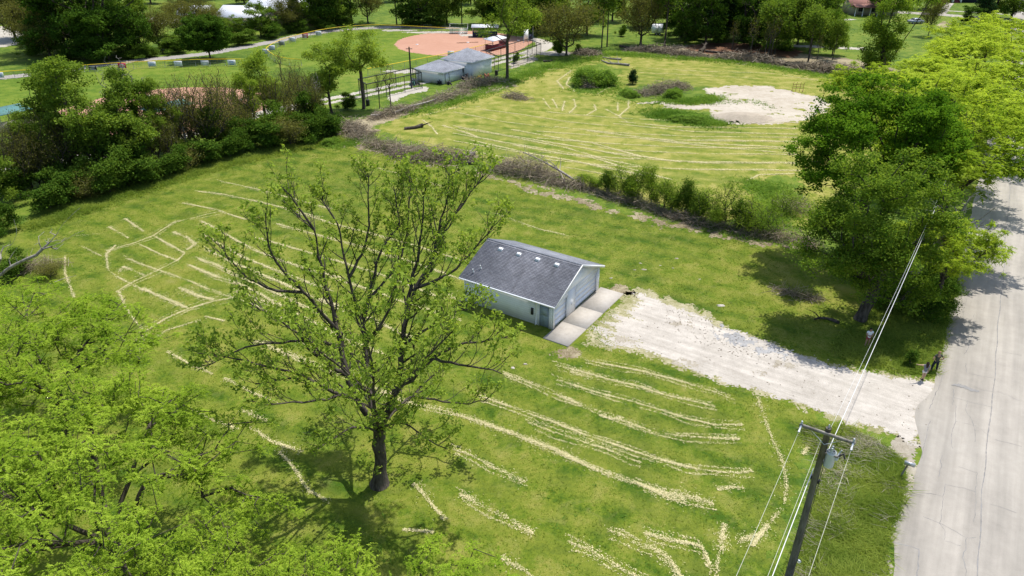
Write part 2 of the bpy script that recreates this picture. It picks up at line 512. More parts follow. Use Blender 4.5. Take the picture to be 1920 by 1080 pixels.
# bare strips beside the brush rows
patch('bare_soil_strip', gpl([(900, 318), (965, 342), (1040, 354), (1120, 385), (1250, 414), (1400, 446), (1530, 463),
                              (1535, 472), (1400, 455), (1250, 426), (1140, 398), (1060, 376), (980, 352), (890, 330)]),
      0.009, 0.22, M['soil'], 1.3, 1.6, 31, keep=lambda x, y, q: fbm(x, y, 0.9, 19, 3) > 0.45)
patch('bare_soil_strip', gpl([(640, 272), (720, 278), (850, 312), (880, 326), (780, 302), (700, 288)]), 0.009, 0.22, M['soil'], 1.3, 1.6, 35, keep=lambda x, y, q: fbm(x, y, 0.9, 29, 3) > 0.52)
patch('bare_soil_strip', gpl([(1170, 92), (1300, 83), (1450, 92), (1640, 118), (1700, 138), (1640, 148), (1480, 130), (1330, 110), (1200, 103)]), 0.009, 0.6, M['soil'], 2.0, 5.0, 32)
patch('mulch_bed', gpl([(1285, 90), (1330, 80), (1450, 84), (1500, 96), (1480, 108), (1400, 106), (1310, 100)]), 0.014, 0.6, M['mulch'], 1.5, 4.0, 33)
patch('bare_soil_strip', gpl([(625, 240), (700, 212), (800, 190), (900, 168), (960, 152), (965, 160), (900, 178), (800, 203), (720, 232), (660, 262)]), 0.009, 0.4, M['soil'], 1.6, 3.0, 34)

# sand pad and heap
sand_poly = gpl([(1198, 194), (1240, 192), (1248, 203), (1330, 205), (1348, 228), (1375, 233), (1430, 234), (1500, 229), (1545, 213), (1556, 197), (1535, 182), (1480, 170), (1440, 161),
                 (1380, 160), (1310, 166), (1345, 180), (1335, 192), (1290, 200), (1240, 190)])
patch('sand_pad', sand_poly, 0.016, 0.35, M['sand'], 1.1, 3.0, 41, keep=lambda x, y, s: ~((fbm(x, y, 2.2, 77, 3) > 0.70) & (s < 5)))
mc = gp(1388, 222)
patch('soil_heap', [(mc[0] + 5.2 * math.cos(a), mc[1] + 3.0 * math.sin(a)) for a in np.linspace(0, 6.28, 20)[:-1]], 0.02, 0.35, M['mound'], 0.5, 2.0, 42,
      hfun=lambda x, y: 0.9 * np.clip(1 - ((x - mc[0]) / 5.0) ** 2 - ((y - mc[1]) / 3.0) ** 2, 0, 1) + 0.12 * fbm(x, y, 0.8, 3) - 0.04)

# ---- road
C0 = np.array((32.0, 37.2, 0.0))
def road_pt(t, s, z=0.0):
    return C0 + U * t + N * s + Z * z
ts = np.arange(-140, 420, 0.4)
le = -3.6 + 0.22 * (fbm(ts, ts * 0 + 3, 2.5, 61, 4) - 0.5) * 2
le += -0.9 * np.exp(-((ts + 0.5) / 2.6) ** 2) - 0.5 * np.exp(-((ts + 12.5) / 2.0) ** 2)
re = 3.6 + 0.2 * (fbm(ts, ts * 0 + 9, 2.5, 62, 4) - 0.5) * 2
V = np.array([road_pt(t, s, z) for t, a, b in zip(ts, le, re) for s, z in ((a - 0.05, -0.02), (a, 0.03), ((a + b) / 2, 0.06), (b, 0.03), (b + 0.05, -0.02))])
i = np.arange(len(ts) - 1)[:, None] * 5
fq = np.concatenate([np.concatenate((i + k, i + k + 1, i + k + 6, i + k + 5), 1) for k in range(4)])
road = link('road', me_np('road', V, [fq]), M['road']); road['kind'] = 'structure'

def road_z(x, y):
    s = abs((x - C0[0]) * N[0] + (y - C0[1]) * N[1])
    return 0.06 - 0.03 * s / 3.6
rr = rng_(5)
def crack(pts, w, seed, mat='crack', wig=0.05):
    r = rng_(seed)
    p = resample(np.asarray(pts)[:, :2], 0.22)
    j = np.cumsum(r.normal(0, wig * 0.5, p.shape), 0); n = len(p)
    j -= np.linspace(0, 1, n)[:, None] * j[-1]
    p = p + j + r.normal(0, wig * 0.25, p.shape)
    V, F = ribbon(p, w * 0.75 * (0.35 + r.random(n)), 0.0)
    V[:, 2] = [road_z(a, b) + 0.006 for a, b in V[:, :2]]
    return link('crack', me_np('crack', V, [F]), M[mat], road)
jt = np.arange(-45, 160, 0.5)
crack([road_pt(t, 0.05 * math.sin(t * 0.3) + 0.03 * math.sin(t * 1.1)) for t in jt], 0.085, 1, wig=0.012)
for k, (w, pl) in enumerate([
    (0.045, [(1767, 854), (1764, 865), (1765, 877), (1760, 895)]), (0.04, [(1772, 907), (1767, 930), (1764, 960), (1761, 982), (1772, 997), (1770, 1014)]),
    (0.035, [(1717, 924), (1765, 931)]), (0.04, [(1772, 909), (1810, 916), (1830, 924)]), (0.04, [(1832, 889), (1830, 910), (1826, 922), (1827, 950), (1825, 980)]),
    (0.04, [(1730, 970), (1762, 985), (1790, 1000), (1810, 1010), (1830, 1009)]), (0.05, [(1810, 1010), (1807, 1030), (1802, 1045), (1812, 1070), (1810, 1100)]),
    (0.035, [(1770, 1014), (1802, 1025)]), (0.10, [(1672, 1017), (1695, 1022), (1722, 1031)]), (0.09, [(1722, 1031), (1720, 1055), (1717, 1080), (1712, 1120)]),
    (0.04, [(1810, 682), (1811, 700), (1840, 705), (1862, 710)]), (0.04, [(1787, 745), (1815, 755), (1860, 765)]), (0.035, [(1825, 725), (1845, 734), (1862, 736)]),
    (0.06, [(1786, 730), (1786, 760)]), (0.04, [(1815, 752), (1812, 772), (1820, 782), (1830, 800), (1828, 830)]), (0.035, [(1790, 790), (1830, 800)]),
    (0.04, [(1792, 760), (1790, 795), (1784, 820), (1786, 842)]), (0.05, [(1756, 735), (1748, 765), (1744, 792), (1738, 812), (1732, 832), (1728, 860)]),
    (0.04, [(1770, 690), (1762, 720), (1752, 742)]), (0.04, [(1828, 590), (1818, 640), (1808, 665)]), (0.03, [(1812, 560), (1806, 600), (1812, 640)]),
    (0.03, [(1838, 805), (1856, 820)]), (0.035, [(1798, 876), (1832, 888)]), (0.035, [(1856, 946), (1905, 963)]), (0.03, [(1865, 825), (1915, 838)]),
    (0.03, [(1880, 660), (1915, 668)]), (0.03, [(1868, 735), (1910, 752)])]):
    crack(gpl(pl), w, 100 + k)
sp = gp(1811, 728)
patch('stain', [sp[:2] + U[:2] * a + N[:2] * b for a, b in ((-.15, -.9), (.2, -.5), (.15, .7), (-.25, .8))], 0.062, 0.08, M['stain'], 0.12, 0.3, 70, parent=road)

# long wheel-worn streaks along the road and the drive
def streaks(m, ang, scale, lo, hi):
    nt = m.node_tree; b_ = nt.nodes['Principled BSDF']; src_ = b_.inputs['Base Color'].links[0].from_socket
    mp_ = nnode(nt, 'ShaderNodeMapping'); mp_.inputs['Rotation'].default_value = (0, 0, ang)
    mp2_ = nnode(nt, 'ShaderNodeMapping'); mp2_.inputs['Scale'].default_value = (1.0, 0.05, 1.0)
    nt.links.new(wpos(nt), mp_.inputs[0]); nt.links.new(mp_.outputs[0], mp2_.inputs[0])
    sn_ = noise(nt, scale, 4, 0.6, mp2_.outputs[0])
    nt.links.new(mixc(nt, 1.0, src_, ramp(nt, sn_, [(0.3, lo), (0.7, hi)]), 'MULTIPLY'), b_.inputs['Base Color'])
streaks(M['road'], AZ, 1.3, (0.80, 0.80, 0.795), (1.10, 1.09, 1.08))
streaks(M['gravel'], AZ + math.pi / 2, 1.6, (0.82, 0.805, 0.78), (1.12, 1.11, 1.10))

# ---- gravel drive, concrete apron, shoulder
drive_poly = gpl([(1168, 556), (1195, 540), (1222, 546), (1262, 563), (1302, 575), (1332, 590), (1352, 610), (1400, 628), (1440, 640), (1490, 661), (1560, 683),
                  (1612, 693), (1680, 706), (1735, 713), (1768, 716), (1752, 775), (1722, 838), (1690, 822), (1650, 808), (1590, 797), (1540, 776), (1480, 755), (1430, 741),
                  (1380, 726), (1320, 705), (1250, 680), (1180, 661), (1130, 653), (1104, 645), (1098, 628), (1118, 608), (1145, 585)])
patch('gravel_margin', drive_poly, 0.010, 0.12, M['tread'], 0.75, 0.7, 50)
def dkeep(x, y, s):
    a = (x - 16.5) * -N[0] + (y - 50.0) * -N[1]                       # towards the garage end the grass shows through
    thin = np.clip((a + 1.0) / 6.0, 0, 1)
    return s > 0.25 + 0.9 * thin * (fbm(x * 0.55 + y * 0.83, (y * 0.55 - x * 0.83) * 0.25, 0.6, 53, 3) * 2.3 + 0.5 * rng_(3).random(x.shape) - 0.75) * 2
patch('gravel_drive', drive_poly, 0.016, 0.11, M['gravel'], 0.55, 0.7, 51, keep=dkeep)
patch('grey_gravel_patch', gpl([(1352, 612), (1400, 632), (1450, 648), (1470, 664), (1420, 662), (1370, 645), (1345, 628)]), 0.020, 0.12, M['gravel_grey'], 0.9, 0.7, 52,
      keep=lambda x, y, s: fbm(x, y, 0.5, 9, 3) > 0.47)
for k, (x, y, a, b) in enumerate([(1172, 637, 1.0, 0.5), (1280, 681, 1.1, 0.45), (1428, 698, 0.5, 0.3), (1280, 607, 0.9, 0.4), (1472, 684, 0.8, 0.35), (1728, 785, 0.4, 0.8)]):
    c = gp(x, y)
    patch('worn_patch', [c[:2] + np.array((a * math.cos(t), b * math.sin(t))) for t in np.linspace(0, 6.28, 14)[:-1]], 0.021, 0.1, M['shoulder'], 0.5, 0.5, 80 + k,
          keep=lambda x, y, s: fbm(x, y, 0.35, 9, 2) > 0.42)
patch('road_shoulder', gpl([(1655, 840), (1690, 822), (1722, 838), (1716, 880), (1722, 920), (1702, 960), (1696, 1012), (1668, 1016), (1670, 1100), (1640, 1100), (1668, 1010),
                            (1684, 960), (1694, 925), (1694, 890), (1690, 862)]), 0.010, 0.12, M['shoulder'], 0.5, 0.9, 55)
patch('scraped_soil', gpl([(1035, 660), (1065, 648), (1090, 660), (1085, 675), (1050, 672)]), 0.010, 0.12, M['soil'], 0.5, 0.7, 56)
patch('scraped_soil', gpl([(1135, 545), (1160, 535), (1195, 545), (1190, 556), (1165, 556)]), 0.010, 0.12, M['soil'], 0.5, 0.7, 57)

GO = gp(1037, 619)                                    # garage front corner nearest the camera
def gl(a, b, z=0.0):
    """garage frame: a metres along the front (U), b metres out from the front (N)"""
    return GO + U * a + N * b + Z * z
ap = thing('concrete_apron', 'cracked pale concrete apron along the garage front', 'apron', gl(0, 0))
del ap['label'], ap['category']; ap['kind'] = 'structure'
for k, (a0, a1) in enumerate([(-1.55, 1.498), (1.502, 4.558), (4.562, 8.7)]):
    mb = MB()
    w = 2.3
    mb.box(U * (a0 + a1) / 2 + N * (w / 2 - 0.02) + Z * 0.02, (w, a1 - a0, 0.14), N, U)
    mb.build('slab', M['concrete'], ap)

# ---- ball field beyond the lane
def clay_shape(home, ang, pitch=13.1, r=18.3):
    d = np.array((math.cos(ang), math.sin(ang)))
    c = home + d * pitch
    pts = [home - d * 3.0 + np.array((-d[1], d[0])) * s for s in (-3.2, 3.2)]
    for a in np.linspace(R(118), R(-118), 40):
        pts.append(c + r * np.array((math.cos(ang + a), math.sin(ang + a))))
    return np.array(pts)
home1 = gp(972, 76)[:2]
ctr1 = gp(800, 83)[:2]
a1 = math.atan2(*(ctr1 - home1)[::-1])
out1 = gpl([(970, 68), (860, 62), (760, 56), (700, 54), (640, 58), (600, 63), (560, 72), (530, 82), (508, 92), (500, 102), (520, 116), (560, 122), (640, 140), (690, 146), (780, 126), (880, 106), (950, 90), (985, 78)])
patch('outfield_grass', out1, 0.006, 1.0, M['out'], 0.6, 3.0, 90)
patch('infield_clay', clay_shape(home1, a1), 0.012, 0.4, M['clay'], 0.25, 2.0, 91)
home2 = gp(345, 240)[:2]
ctr2 = gp(300, 200)[:2]
a2 = math.atan2(*(ctr2 - home2)[::-1])
out2 = gpl([(430, 225), (470, 160), (470, 124), (440, 124), (370, 125), (290, 128), (230, 131), (160, 135), (100, 140), (60, 144), (-40, 152), (-120, 200), (-60, 260), (160, 262), (330, 250)])
patch('outfield_grass', out2, 0.006, 1.0, M['out'], 0.6, 3.0, 92)
patch('infield_clay', clay_shape(home2, a2, 13, 17.5), 0.012, 0.4, M['clay'], 0.25, 2.0, 93)
patch('pitching_strip', [home1 + np.array((math.cos(a1), math.sin(a1))) * p + np.array((-math.sin(a1), math.cos(a1))) * q for p, q in ((10.5, -.5), (16, -.5), (16, .5), (10.5, .5))],
      0.018, 0.3, M['mulch'], 0.15, 1.0, 94)

def lane(name, pts, w, mat, z, seed, rag=0.35, cell=0.3):
    p = resample(gpl(pts), 2.0)
    T = np.gradient(p[:, :2], axis=0); T /= np.linalg.norm(T, axis=1)[:, None]
    S = np.stack((-T[:, 1], T[:, 0]), 1)
    return patch(name, np.concatenate((p[:, :2] + S * w / 2, (p[:, :2] - S * w / 2)[::-1])), z, cell, M[mat], rag, 2.0, seed)
lane('gravel_lane', [(-60, 330), (60, 312), (200, 287), (330, 255), (440, 222), (520, 207), (600, 192), (700, 172), (800, 150), (880, 130), (940, 113), (990, 100), (1018, 90), (1024, 83), (1010, 76), (985, 71), (960, 70)], 4.2, 'lane', 0.008, 95, 0.5)
lane('strip_of_grass', [(560, 200), (640, 185), (720, 168), (800, 150), (880, 130), (940, 113), (985, 102)], 1.2, 'out', 0.014, 96, 0.6)
lane('asphalt_path', [(-60, 152), (0, 146), (60, 140), (130, 130), (200, 120), (260, 113), (330, 107), (400, 99), (470, 86), (520, 77), (560, 67), (620, 58), (680, 53), (760, 50), (860, 53)], 4.0, 'track', 0.008, 97, 0.3, 0.5)
patch('gravel_yard', gpl([(-60, 45), (10, 50), (38, 58), (48, 72), (30, 84), (0, 90), (-60, 98)]), 0.008, 0.8, M['lane'], 1.0, 5.0, 98)
patch('gravel_yard', gpl([(240, 44), (280, 32), (335, 36), (338, 42), (300, 45), (255, 48)]), 0.008, 0.8, M['lane'], 1.0, 5.0, 99)
patch('gravel_yard', gpl([(735, 192), (765, 178), (800, 170), (800, 163), (770, 165), (728, 180)]), 0.010, 0.4, M['lane'], 0.6, 3.0, 100)
patch('gravel_yard', gpl([(955, 120), (1000, 104), (1012, 112), (985, 120), (960, 128)]), 0.010, 0.4, M['shoulder'], 0.8, 3.0, 101)
# street and walks at the top right
lane('side_street', [(1640, 20), (1700, 24), (1760, 27), (1830, 33), (1900, 40)], 5.5, 'road', 0.010, 102, 0.2, 0.6)
lane('front_walk', [(1766, 26), (1776, 12), (1782, 6)], 2.2, 'concrete', 0.016, 103, 0.1, 0.4)
lane('pavement', [(1770, 20), (1850, 24), (1900, 28)], 1.6, 'concrete', 0.014, 104, 0.1, 0.5)
lane('gravel_spur', [(1480, 86), (1520, 87), (1560, 89), (1620, 92)], 3.0, 'lane', 0.010, 105, 0.5, 0.5)
lane('concrete_walk', [(1555, 35), (1575, 38), (1600, 36)], 2.0, 'concrete', 0.010, 106, 0.2, 0.5)
patch('brown_bed', gpl([(1755, 48), (1768, 40), (1785, 41), (1785, 49), (1765, 54)]), 0.010, 0.4, M['soil'], 0.6, 3.0, 107)
for k, (x, y, a, b) in enumerate([(745, 57, 5, 1.6), (815, 61, 9, 1.6), (885, 66, 4, 1.6), (760, 134, 4, 2.0), (1040, 100, 4, 3)]):
    c = gp(x, y)
    patch('worn_soil', [c[:2] + np.array((a * math.cos(t), b * math.sin(t))) for t in np.linspace(0, 6.28, 14)[:-1]], 0.018, 0.5, M['lane'], 0.8, 2.0, 110 + k)

# ---- windrows of dry clippings left by the mower (traced from the photograph, laid on the ground)
WR = [  # (half width m, density, points)
 (.20, 1.0, [(480, 640), (560, 672), (655, 707), (720, 735), (785, 760), (850, 775), (960, 812), (1020, 836), (1080, 862), (1140, 888), (1200, 908), (1235, 925), (1285, 940)]),
 (.30, .8, [(1200, 908), (1250, 925), (1300, 935), (1337, 946)]),
 (.15, .9, [(945, 700), (1000, 722), (1040, 740), (1085, 757), (1130, 775), (1185, 795), (1230, 812), (1280, 818), (1310, 821), (1385, 822)]),
 (.12, .8, [(1040, 711), (1085, 725), (1130, 738), (1180, 752), (1240, 770), (1285, 785), (1340, 797), (1392, 797)]),
 (.14, .8, [(1043, 685), (1090, 697), (1140, 711), (1200, 724), (1245, 740), (1290, 750), (1340, 763)]),
 (.12, .8, [(1095, 675), (1160, 687), (1210, 697), (1265, 712), (1307, 725), (1340, 736), (1375, 750)]),
 (.14, .9, [(900, 742), (960, 765), (990, 776), (1032, 791), (1080, 809), (1135, 826), (1185, 845), (1235, 861), (1285, 875), (1347, 885), (1385, 887), (1410, 885)]),
 (.16, .6, [(990, 793), (1035, 810), (1110, 834), (1135, 842), (1177, 860), (1200, 868)]),
 (.22, .9, [(1140, 996), (1172, 1007), (1197, 1022), (1232, 1032), (1255, 1050), (1275, 1078), (1290, 1110)]),
 (.25, .7, [(1210, 1000), (1250, 1010), (1275, 1014), (1310, 1022), (1322, 1035), (1332, 1057), (1325, 1062)]),
 (.18, .6, [(1065, 1016), (1095, 1027), (1120, 1040), (1140, 1050), (1172, 1070), (1192, 1079), (1240, 1105)]),
 (.2, .7, [(940, 1045), (955, 1055), (985, 1070), (1010, 1090)]),
 (.22, .9, [(850, 842), (885, 855), (917, 875), (955, 893), (985, 905)]),
 (.25, .8, [(777, 907), (795, 927), (810, 947), (835, 975)]),
 (.22, .8, [(862, 926), (905, 950), (930, 962), (955, 975), (1000, 1000)]),
 (.2, .6, [(757, 992), (812, 997)]),
 (.2, .9, [(470, 800), (507, 826), (542, 840), (567, 847)]), (.2, .6, [(525, 847), (555, 882), (580, 920), (620, 940)]),
 (.16, .6, [(1420, 745), (1447, 820), (1465, 860), (1472, 887), (1477, 915), (1470, 950), (1440, 990)]),
 (.35, .9, [(1440, 985), (1425, 1005), (1412, 1025)]), (.3, .5, [(1425, 1000), (1385, 1015)]),
 (.22, 1.0, [(1357, 982), (1354, 1010), (1352, 1030)]), (.2, .5, [(1352, 1027), (1346, 1048), (1342, 1090)]),
 (.25, .8, [(1527, 818), (1512, 840), (1505, 852)]), (.22, .8, [(1543, 880), (1540, 920), (1525, 975)]),
 (.18, .6, [(1345, 918), (1372, 914), (1395, 915)]),
 # upper left of the near field
 (.14, .8, [(372, 359), (425, 366), (480, 377), (540, 392), (600, 408)]), (.10, .6, [(412, 339), (475, 354), (505, 361), (547, 371), (620, 392)]),
 (.13, .9, [(342, 381), (375, 387), (412, 395), (460, 412)]), (.13, .6, [(412, 397), (325, 417), (287, 442), (250, 457), (200, 470)]),
 (.2, 1.0, [(375, 414), (412, 432), (450, 455), (480, 470), (560, 500), (640, 520)]),
 (.2, .9, [(385, 442), (425, 465), (462, 485), (540, 515), (620, 545)]), (.22, 1.0, [(387, 467), (437, 492), (480, 510), (560, 545), (640, 580)]),
 (.28, 1.0, [(372, 485), (410, 500), (440, 515), (480, 532), (560, 570), (610, 592)]), (.25, 1.0, [(355, 497), (400, 517), (460, 537), (540, 580)]),
 (.2, 1.0, [(287, 442), (315, 457), (347, 475), (332, 489)]), (.28, .9, [(325, 435), (350, 445), (365, 458), (350, 468)]),
 (.16, .9, [(262, 459), (300, 477), (332, 489)]),
 (.12, .6, [(332, 489), (292, 509), (245, 531), (230, 540), (220, 547)]), (.2, .8, [(235, 410), (270, 434)]), (.22, .7, [(205, 425), (240, 447)]),
 (.16, .8, [(217, 460), (200, 477), (200, 487), (202, 507), (217, 517), (245, 532), (270, 545)]),
 (.2, .9, [(232, 500), (250, 508), (272, 517)]), (.2, .6, [(232, 500), (220, 517)]),
 (.12, .5, [(237, 485), (295, 506), (355, 527), (387, 540), (437, 557), (475, 572), (540, 600)]),
 (.16, .7, [(122, 480), (122, 512), (127, 525), (132, 540), (139, 558)]), (.1, .4, [(140, 442), (200, 438)]), (.1, .4, [(150, 460), (190, 480)]),
 (.32, 1.0, [(267, 541), (312, 560), (350, 577)]), (.32, 1.0, [(335, 540), (370, 555), (400, 562)]),
 (.16, .6, [(220, 545), (242, 587), (270, 622), (290, 645)]), (.18, .9, [(430, 560), (400, 565), (350, 580), (312, 597), (272, 622), (260, 647), (255, 660)]),
 (.13, .7, [(375, 600), (312, 620), (265, 655)]), (.18, .8, [(312, 660), (350, 680), (400, 702)]), (.18, .9, [(355, 767), (400, 787), (445, 805)]),
 (.2, .7, [(385, 594), (420, 602)]), (.16, .5, [(420, 710), (470, 735), (520, 757)]), (.2, .6, [(450, 770), (500, 790)]),
 # through and beyond the big tree
 (.2, .9, [(440, 545), (560, 590), (640, 632), (720, 665)]), (.2, .8, [(600, 560), (700, 600), (800, 645)]), (.18, .8, [(620, 520), (740, 560), (860, 600)]),
 (.16, .8, [(480, 445), (600, 480), (700, 510), (830, 560)]), (.14, .8, [(520, 420), (640, 452), (760, 487), (880, 530)]), (.14, .7, [(560, 400), (640, 423), (760, 455), (870, 490)]),
 (.22, .7, [(640, 690), (700, 720), (740, 745)]), (.3, .8, [(840, 552), (862, 566)]), (.25, .5, [(560, 640), (620, 670)]), (.12, .4, [(930, 400), (1010, 430), (1060, 440)]),
 (.1, .4, [(660, 300), (760, 330), (830, 350)]), (.25, .6, [(1070, 697), (1105, 706), (1100, 712)]), (.3, .5, [(1125, 778), (1150, 785), (1165, 783)]),
]
FR = [
 (.20, .9, [(830, 235), (900, 258), (960, 271), (1035, 285), (1110, 296), (1185, 318), (1260, 337)]), (.22, 1.0, [(960, 243), (1040, 258), (1110, 268), (1200, 293), (1270, 303), (1340, 306), (1490, 306)]),
 (.22, 1.0, [(1100, 245), (1200, 257), (1290, 268), (1440, 275), (1500, 277)]), (.16, .8, [(1160, 228), (1260, 238), (1435, 240), (1495, 241)]),
 (.18, .8, [(1150, 232), (1300, 247), (1495, 252)]), (.2, .9, [(1200, 260), (1330, 275), (1490, 288)]), (.16, .7, [(1000, 262), (1130, 284), (1260, 302)]),
 (.18, .9, [(880, 262), (980, 285), (1090, 305), (1170, 322), (1230, 335)]), (.14, .6, [(1290, 262), (1440, 264), (1500, 265)]), (.15, .7, [(860, 240), (950, 255), (1060, 277), (1140, 300)]),
 (.18, .8, [(1400, 338), (1425, 328), (1490, 326)]), (.14, .6, [(1340, 318), (1440, 318), (1500, 320)]),
 (.2, .8, [(1072, 132), (1045, 152), (1057, 167)]), (.18, .7, [(1068, 145), (1062, 158), (1078, 172)]), (.18, .8, [(1018, 185), (1032, 204)]),
 (.18, .8, [(1036, 186), (1045, 203)]), (.18, .8, [(1058, 190), (1054, 208)]), (.18, .8, [(1076, 186), (1080, 200), (1068, 212)]), (.18, .8, [(1114, 196), (1118, 206), (1100, 216)]),
 (.18, .7, [(1158, 192), (1158, 208)]), (.18, .8, [(1178, 188), (1178, 202), (1160, 218)]), (.16, .7, [(1136, 205), (1160, 218), (1178, 230)]), (.16, .7, [(1150, 160), (1120, 176)]),
 (.12, .5, [(1215, 128), (1320, 134), (1440, 137), (1540, 152)]), (.12, .4, [(1200, 136), (1320, 142), (1420, 147)]), (.12, .5, [(1000, 140), (1030, 130), (1050, 128)]),
 (.15, .5, [(792, 225), (810, 238), (820, 252)]), (.12, .5, [(900, 205), (980, 215), (1060, 228), (1140, 236)]), (.12, .4, [(850, 210), (940, 228), (1040, 240)]), (.14, .5, [(800, 215), (860, 200), (900, 200)]),
]
for hw_, dn_, p_ in [w_ for w_ in WR if abs(w_[2][-1][0] - w_[2][0][0]) > 110]:
    m_ = 0.5 + (p_[0][1] - 340) / 80.0
    WR.append((.08, .30 * dn_, [(x + 4, y + 1.6 * m_ + 2.5 * math.sin(x * .05)) for x, y in p_]))
    WR.append((.06, .22 * dn_, [(x - 6, y - 1.3 * m_ + 2.0 * math.sin(x * .04 + 1)) for x, y in p_]))
for y0 in (222, 250, 258, 271, 282, 297, 312):
    FR.append((.15, .6, [(1000 + (y0 * 7) % 90, y0 - 12), (1150, y0 - 1), (1300, y0 + 6), (1400, y0 + 7), (1495, y0 + 8)]))
for y0 in (248, 262, 276, 290):
    FR.append((.14, .55, [(850, y0 - 12), (940, y0 + 4), (1040, y0 + 20), (1140, y0 + 38), (1200, y0 + 50)]))
def straw_rows(name, rows, seed, scale, dens):
    r = rng_(seed); P, W, L, D = [], [], [], []
    for hw, dn, pts in rows:
        p = resample(gpl(pts), 0.05)
        s = np.arange(len(p)) * 0.05
        T = np.gradient(p[:, :2], axis=0); T /= np.linalg.norm(T, axis=1)[:, None] + 1e-9
        S = np.stack((-T[:, 1], T[:, 0]), 1)
        k = int(seed + pts[0][0])
        dsy = np.clip(fbm(s, s * 0 + k, 1.8, k % 50, 4) * 2.7 - 0.55, 0.10, 1.25) * dn
        wid = hw * (0.16 + 0.70 * vnoise(s, s * 0, 1.3, k % 31))
        off = 0.25 * (fbm(s, s * 0 + 5, 3.0, k % 23) - 0.5)
        m = r.poisson(dsy * dens * (0.5 + hw * 3))
        i = np.repeat(np.arange(len(p)), m)
        lat = r.normal(0, 1, len(i)) * wid[i] * np.where(r.random(len(i)) < .2, 2.2, 0.55) + off[i]
        P.append(p[i, :2] + S[i] * lat[:, None] + r.normal(0, 0.04, (len(i), 2)))
        D.append(np.arctan2(T[i, 1], T[i, 0]) + r.normal(0, 0.7, len(i)))
    P = np.concatenate(P); D = np.concatenate(D); n = len(P)
    l = scale * r.uniform(0.05, 0.15, n); w = scale * r.uniform(0.008, 0.022, n)
    z = r.uniform(0.012, 0.06, n); tilt = r.normal(0, 0.25, n) * l * 0.5
    a = np.stack((np.cos(D), np.sin(D)), 1); b = np.stack((-a[:, 1], a[:, 0]), 1)
    q = lambda sa, sb, zz: np.column_stack((P + a * (l * sa)[:, None] + b * (w * sb)[:, None], zz))
    V = np.stack((q(-.5, 0, z - tilt * .5), q(0, -1, z), q(.5, 0, z + tilt * .5), q(0, 1, z)), 1)
    V[:, :, 2] = np.maximum(V[:, :, 2], 0.010)
    o = link(name, me_np(name, V.reshape(-1, 3), [np.arange(n * 4).reshape(-1, 4)], {'tint': r.random(n) ** 0.7}), M['straw'])
    tag(o, 'pale dry clippings lying in long windrows across the ' + ('far' if scale > 1.2 else 'near') + ' mown field', 'clippings', kind='stuff')
    return o
straw_rows('straw_windrows', WR, 7, 1.0, 11)
straw_rows('straw_windrows', FR, 8, 1.8, 8)

# ---- grass blades
def blades(name, P, h, w, mat, seed, label, per=4, spread=0.06, lean=0.5, tint=None, kind='stuff'):
    """tufts of upright triangular blades at the points P"""
    r = rng_(seed); n = len(P) * per
    B = np.repeat(P[:, :2], per, 0) + r.normal(0, spread, (n, 2))
    hh = h * r.uniform(0.5, 1.25, n); ww = w * r.uniform(0.6, 1.3, n)
    if P.shape[1] > 2: hh *= np.repeat(P[:, 2], per)
    a = r.uniform(0, 6.283, n)
    ax = np.stack((np.cos(a), np.sin(a)), 1)
    ln = r.normal(0, lean, (n, 2)) * hh[:, None]; hh = hh * 0.8
    V = np.stack((np.column_stack((B - ax * ww[:, None] / 2, np.full(n, 0.002))), np.column_stack((B + ax * ww[:, None] / 2, np.full(n, 0.002))),
                  np.column_stack((B + ln, hh))), 1)
    t = 0.5 * r.random(n) + 0.5 * np.repeat(r.random(len(P)) if tint is None else tint, per)
    o = link(name, me_np(name, V.reshape(-1, 3), [np.arange(n * 3).reshape(-1, 3)], {'tint': t}), mat)
    if kind: tag(o, label, 'grass', kind=kind)
    return o

def scatter(poly, n, seed, cond=None):
    r = rng_(seed); P = np.asarray(poly)[:, :2]
    lo, hi = P.min(0), P.max(0)
    X = r.uniform(lo[0], hi[0], n * 3); Y = r.uniform(lo[1], hi[1], n * 3)
    m = poly_sd(X, Y, P) > 0
    if cond is not None: m &= cond(X, Y)
    return np.stack((X[m], Y[m]), 1)[:n]

vis = gpl([(60, 410), (330, 335), (600, 272), (720, 285), (1000, 352), (1400, 455), (1560, 520), (1600, 660), (1520, 780), (1490, 900), (1440, 1110), (200, 1110), (-20, 800)])
dp = drive_poly
gp4 = np.array([gl(-.2, 2.8), gl(8.7, 2.8), gl(8.7, -9), gl(-1.6, -9), gl(-1.6, 2.8)])
off = lambda X, Y: (poly_sd(X, Y, dp) < -0.2) & (poly_sd(X, Y, gp4) < -0.1)
pts = scatter(vis, 90000, 3, off)
tn = np.clip(fbm(pts[:, 0], pts[:, 1], 5.0, 4, 4) * 2.2 - 0.6, 0, 1)
pts = np.column_stack((pts, 0.5 + 0.9 * fbm(pts[:, 0], pts[:, 1], 2.0, 6, 3)))
blades('lawn_grass', pts, 0.07, 0.06, M['blade'], 4, 'short green blades of the mown near field', 2, 0.10, 0.9, tn)
wp = scatter(vis, 1600, 31, off)
wp = wp[fbm(wp[:, 0], wp[:, 1], 4.0, 32, 3) > 0.5]
blades('lawn_weeds', np.column_stack((wp, 0.5 + rng_(9).random(len(wp)))), 0.08, 0.10, M['weed'], 33, 'dark broad-leaved weeds dotted through the near lawn', 8, 0.10, 1.2)
ditch = gpl([(1500, 800), (1590, 800), (1650, 830), (1690, 860), (1690, 900), (1690, 940), (1675, 990), (1660, 1030), (1660, 1110), (1460, 1110), (1520, 960), (1540, 880)])
pts = scatter(ditch, 7000, 5)
hs = np.clip(0.1 + 2.2 * (fbm(pts[:, 0], pts[:, 1], 1.8, 14, 4) - 0.15), 0.2, 2.2)
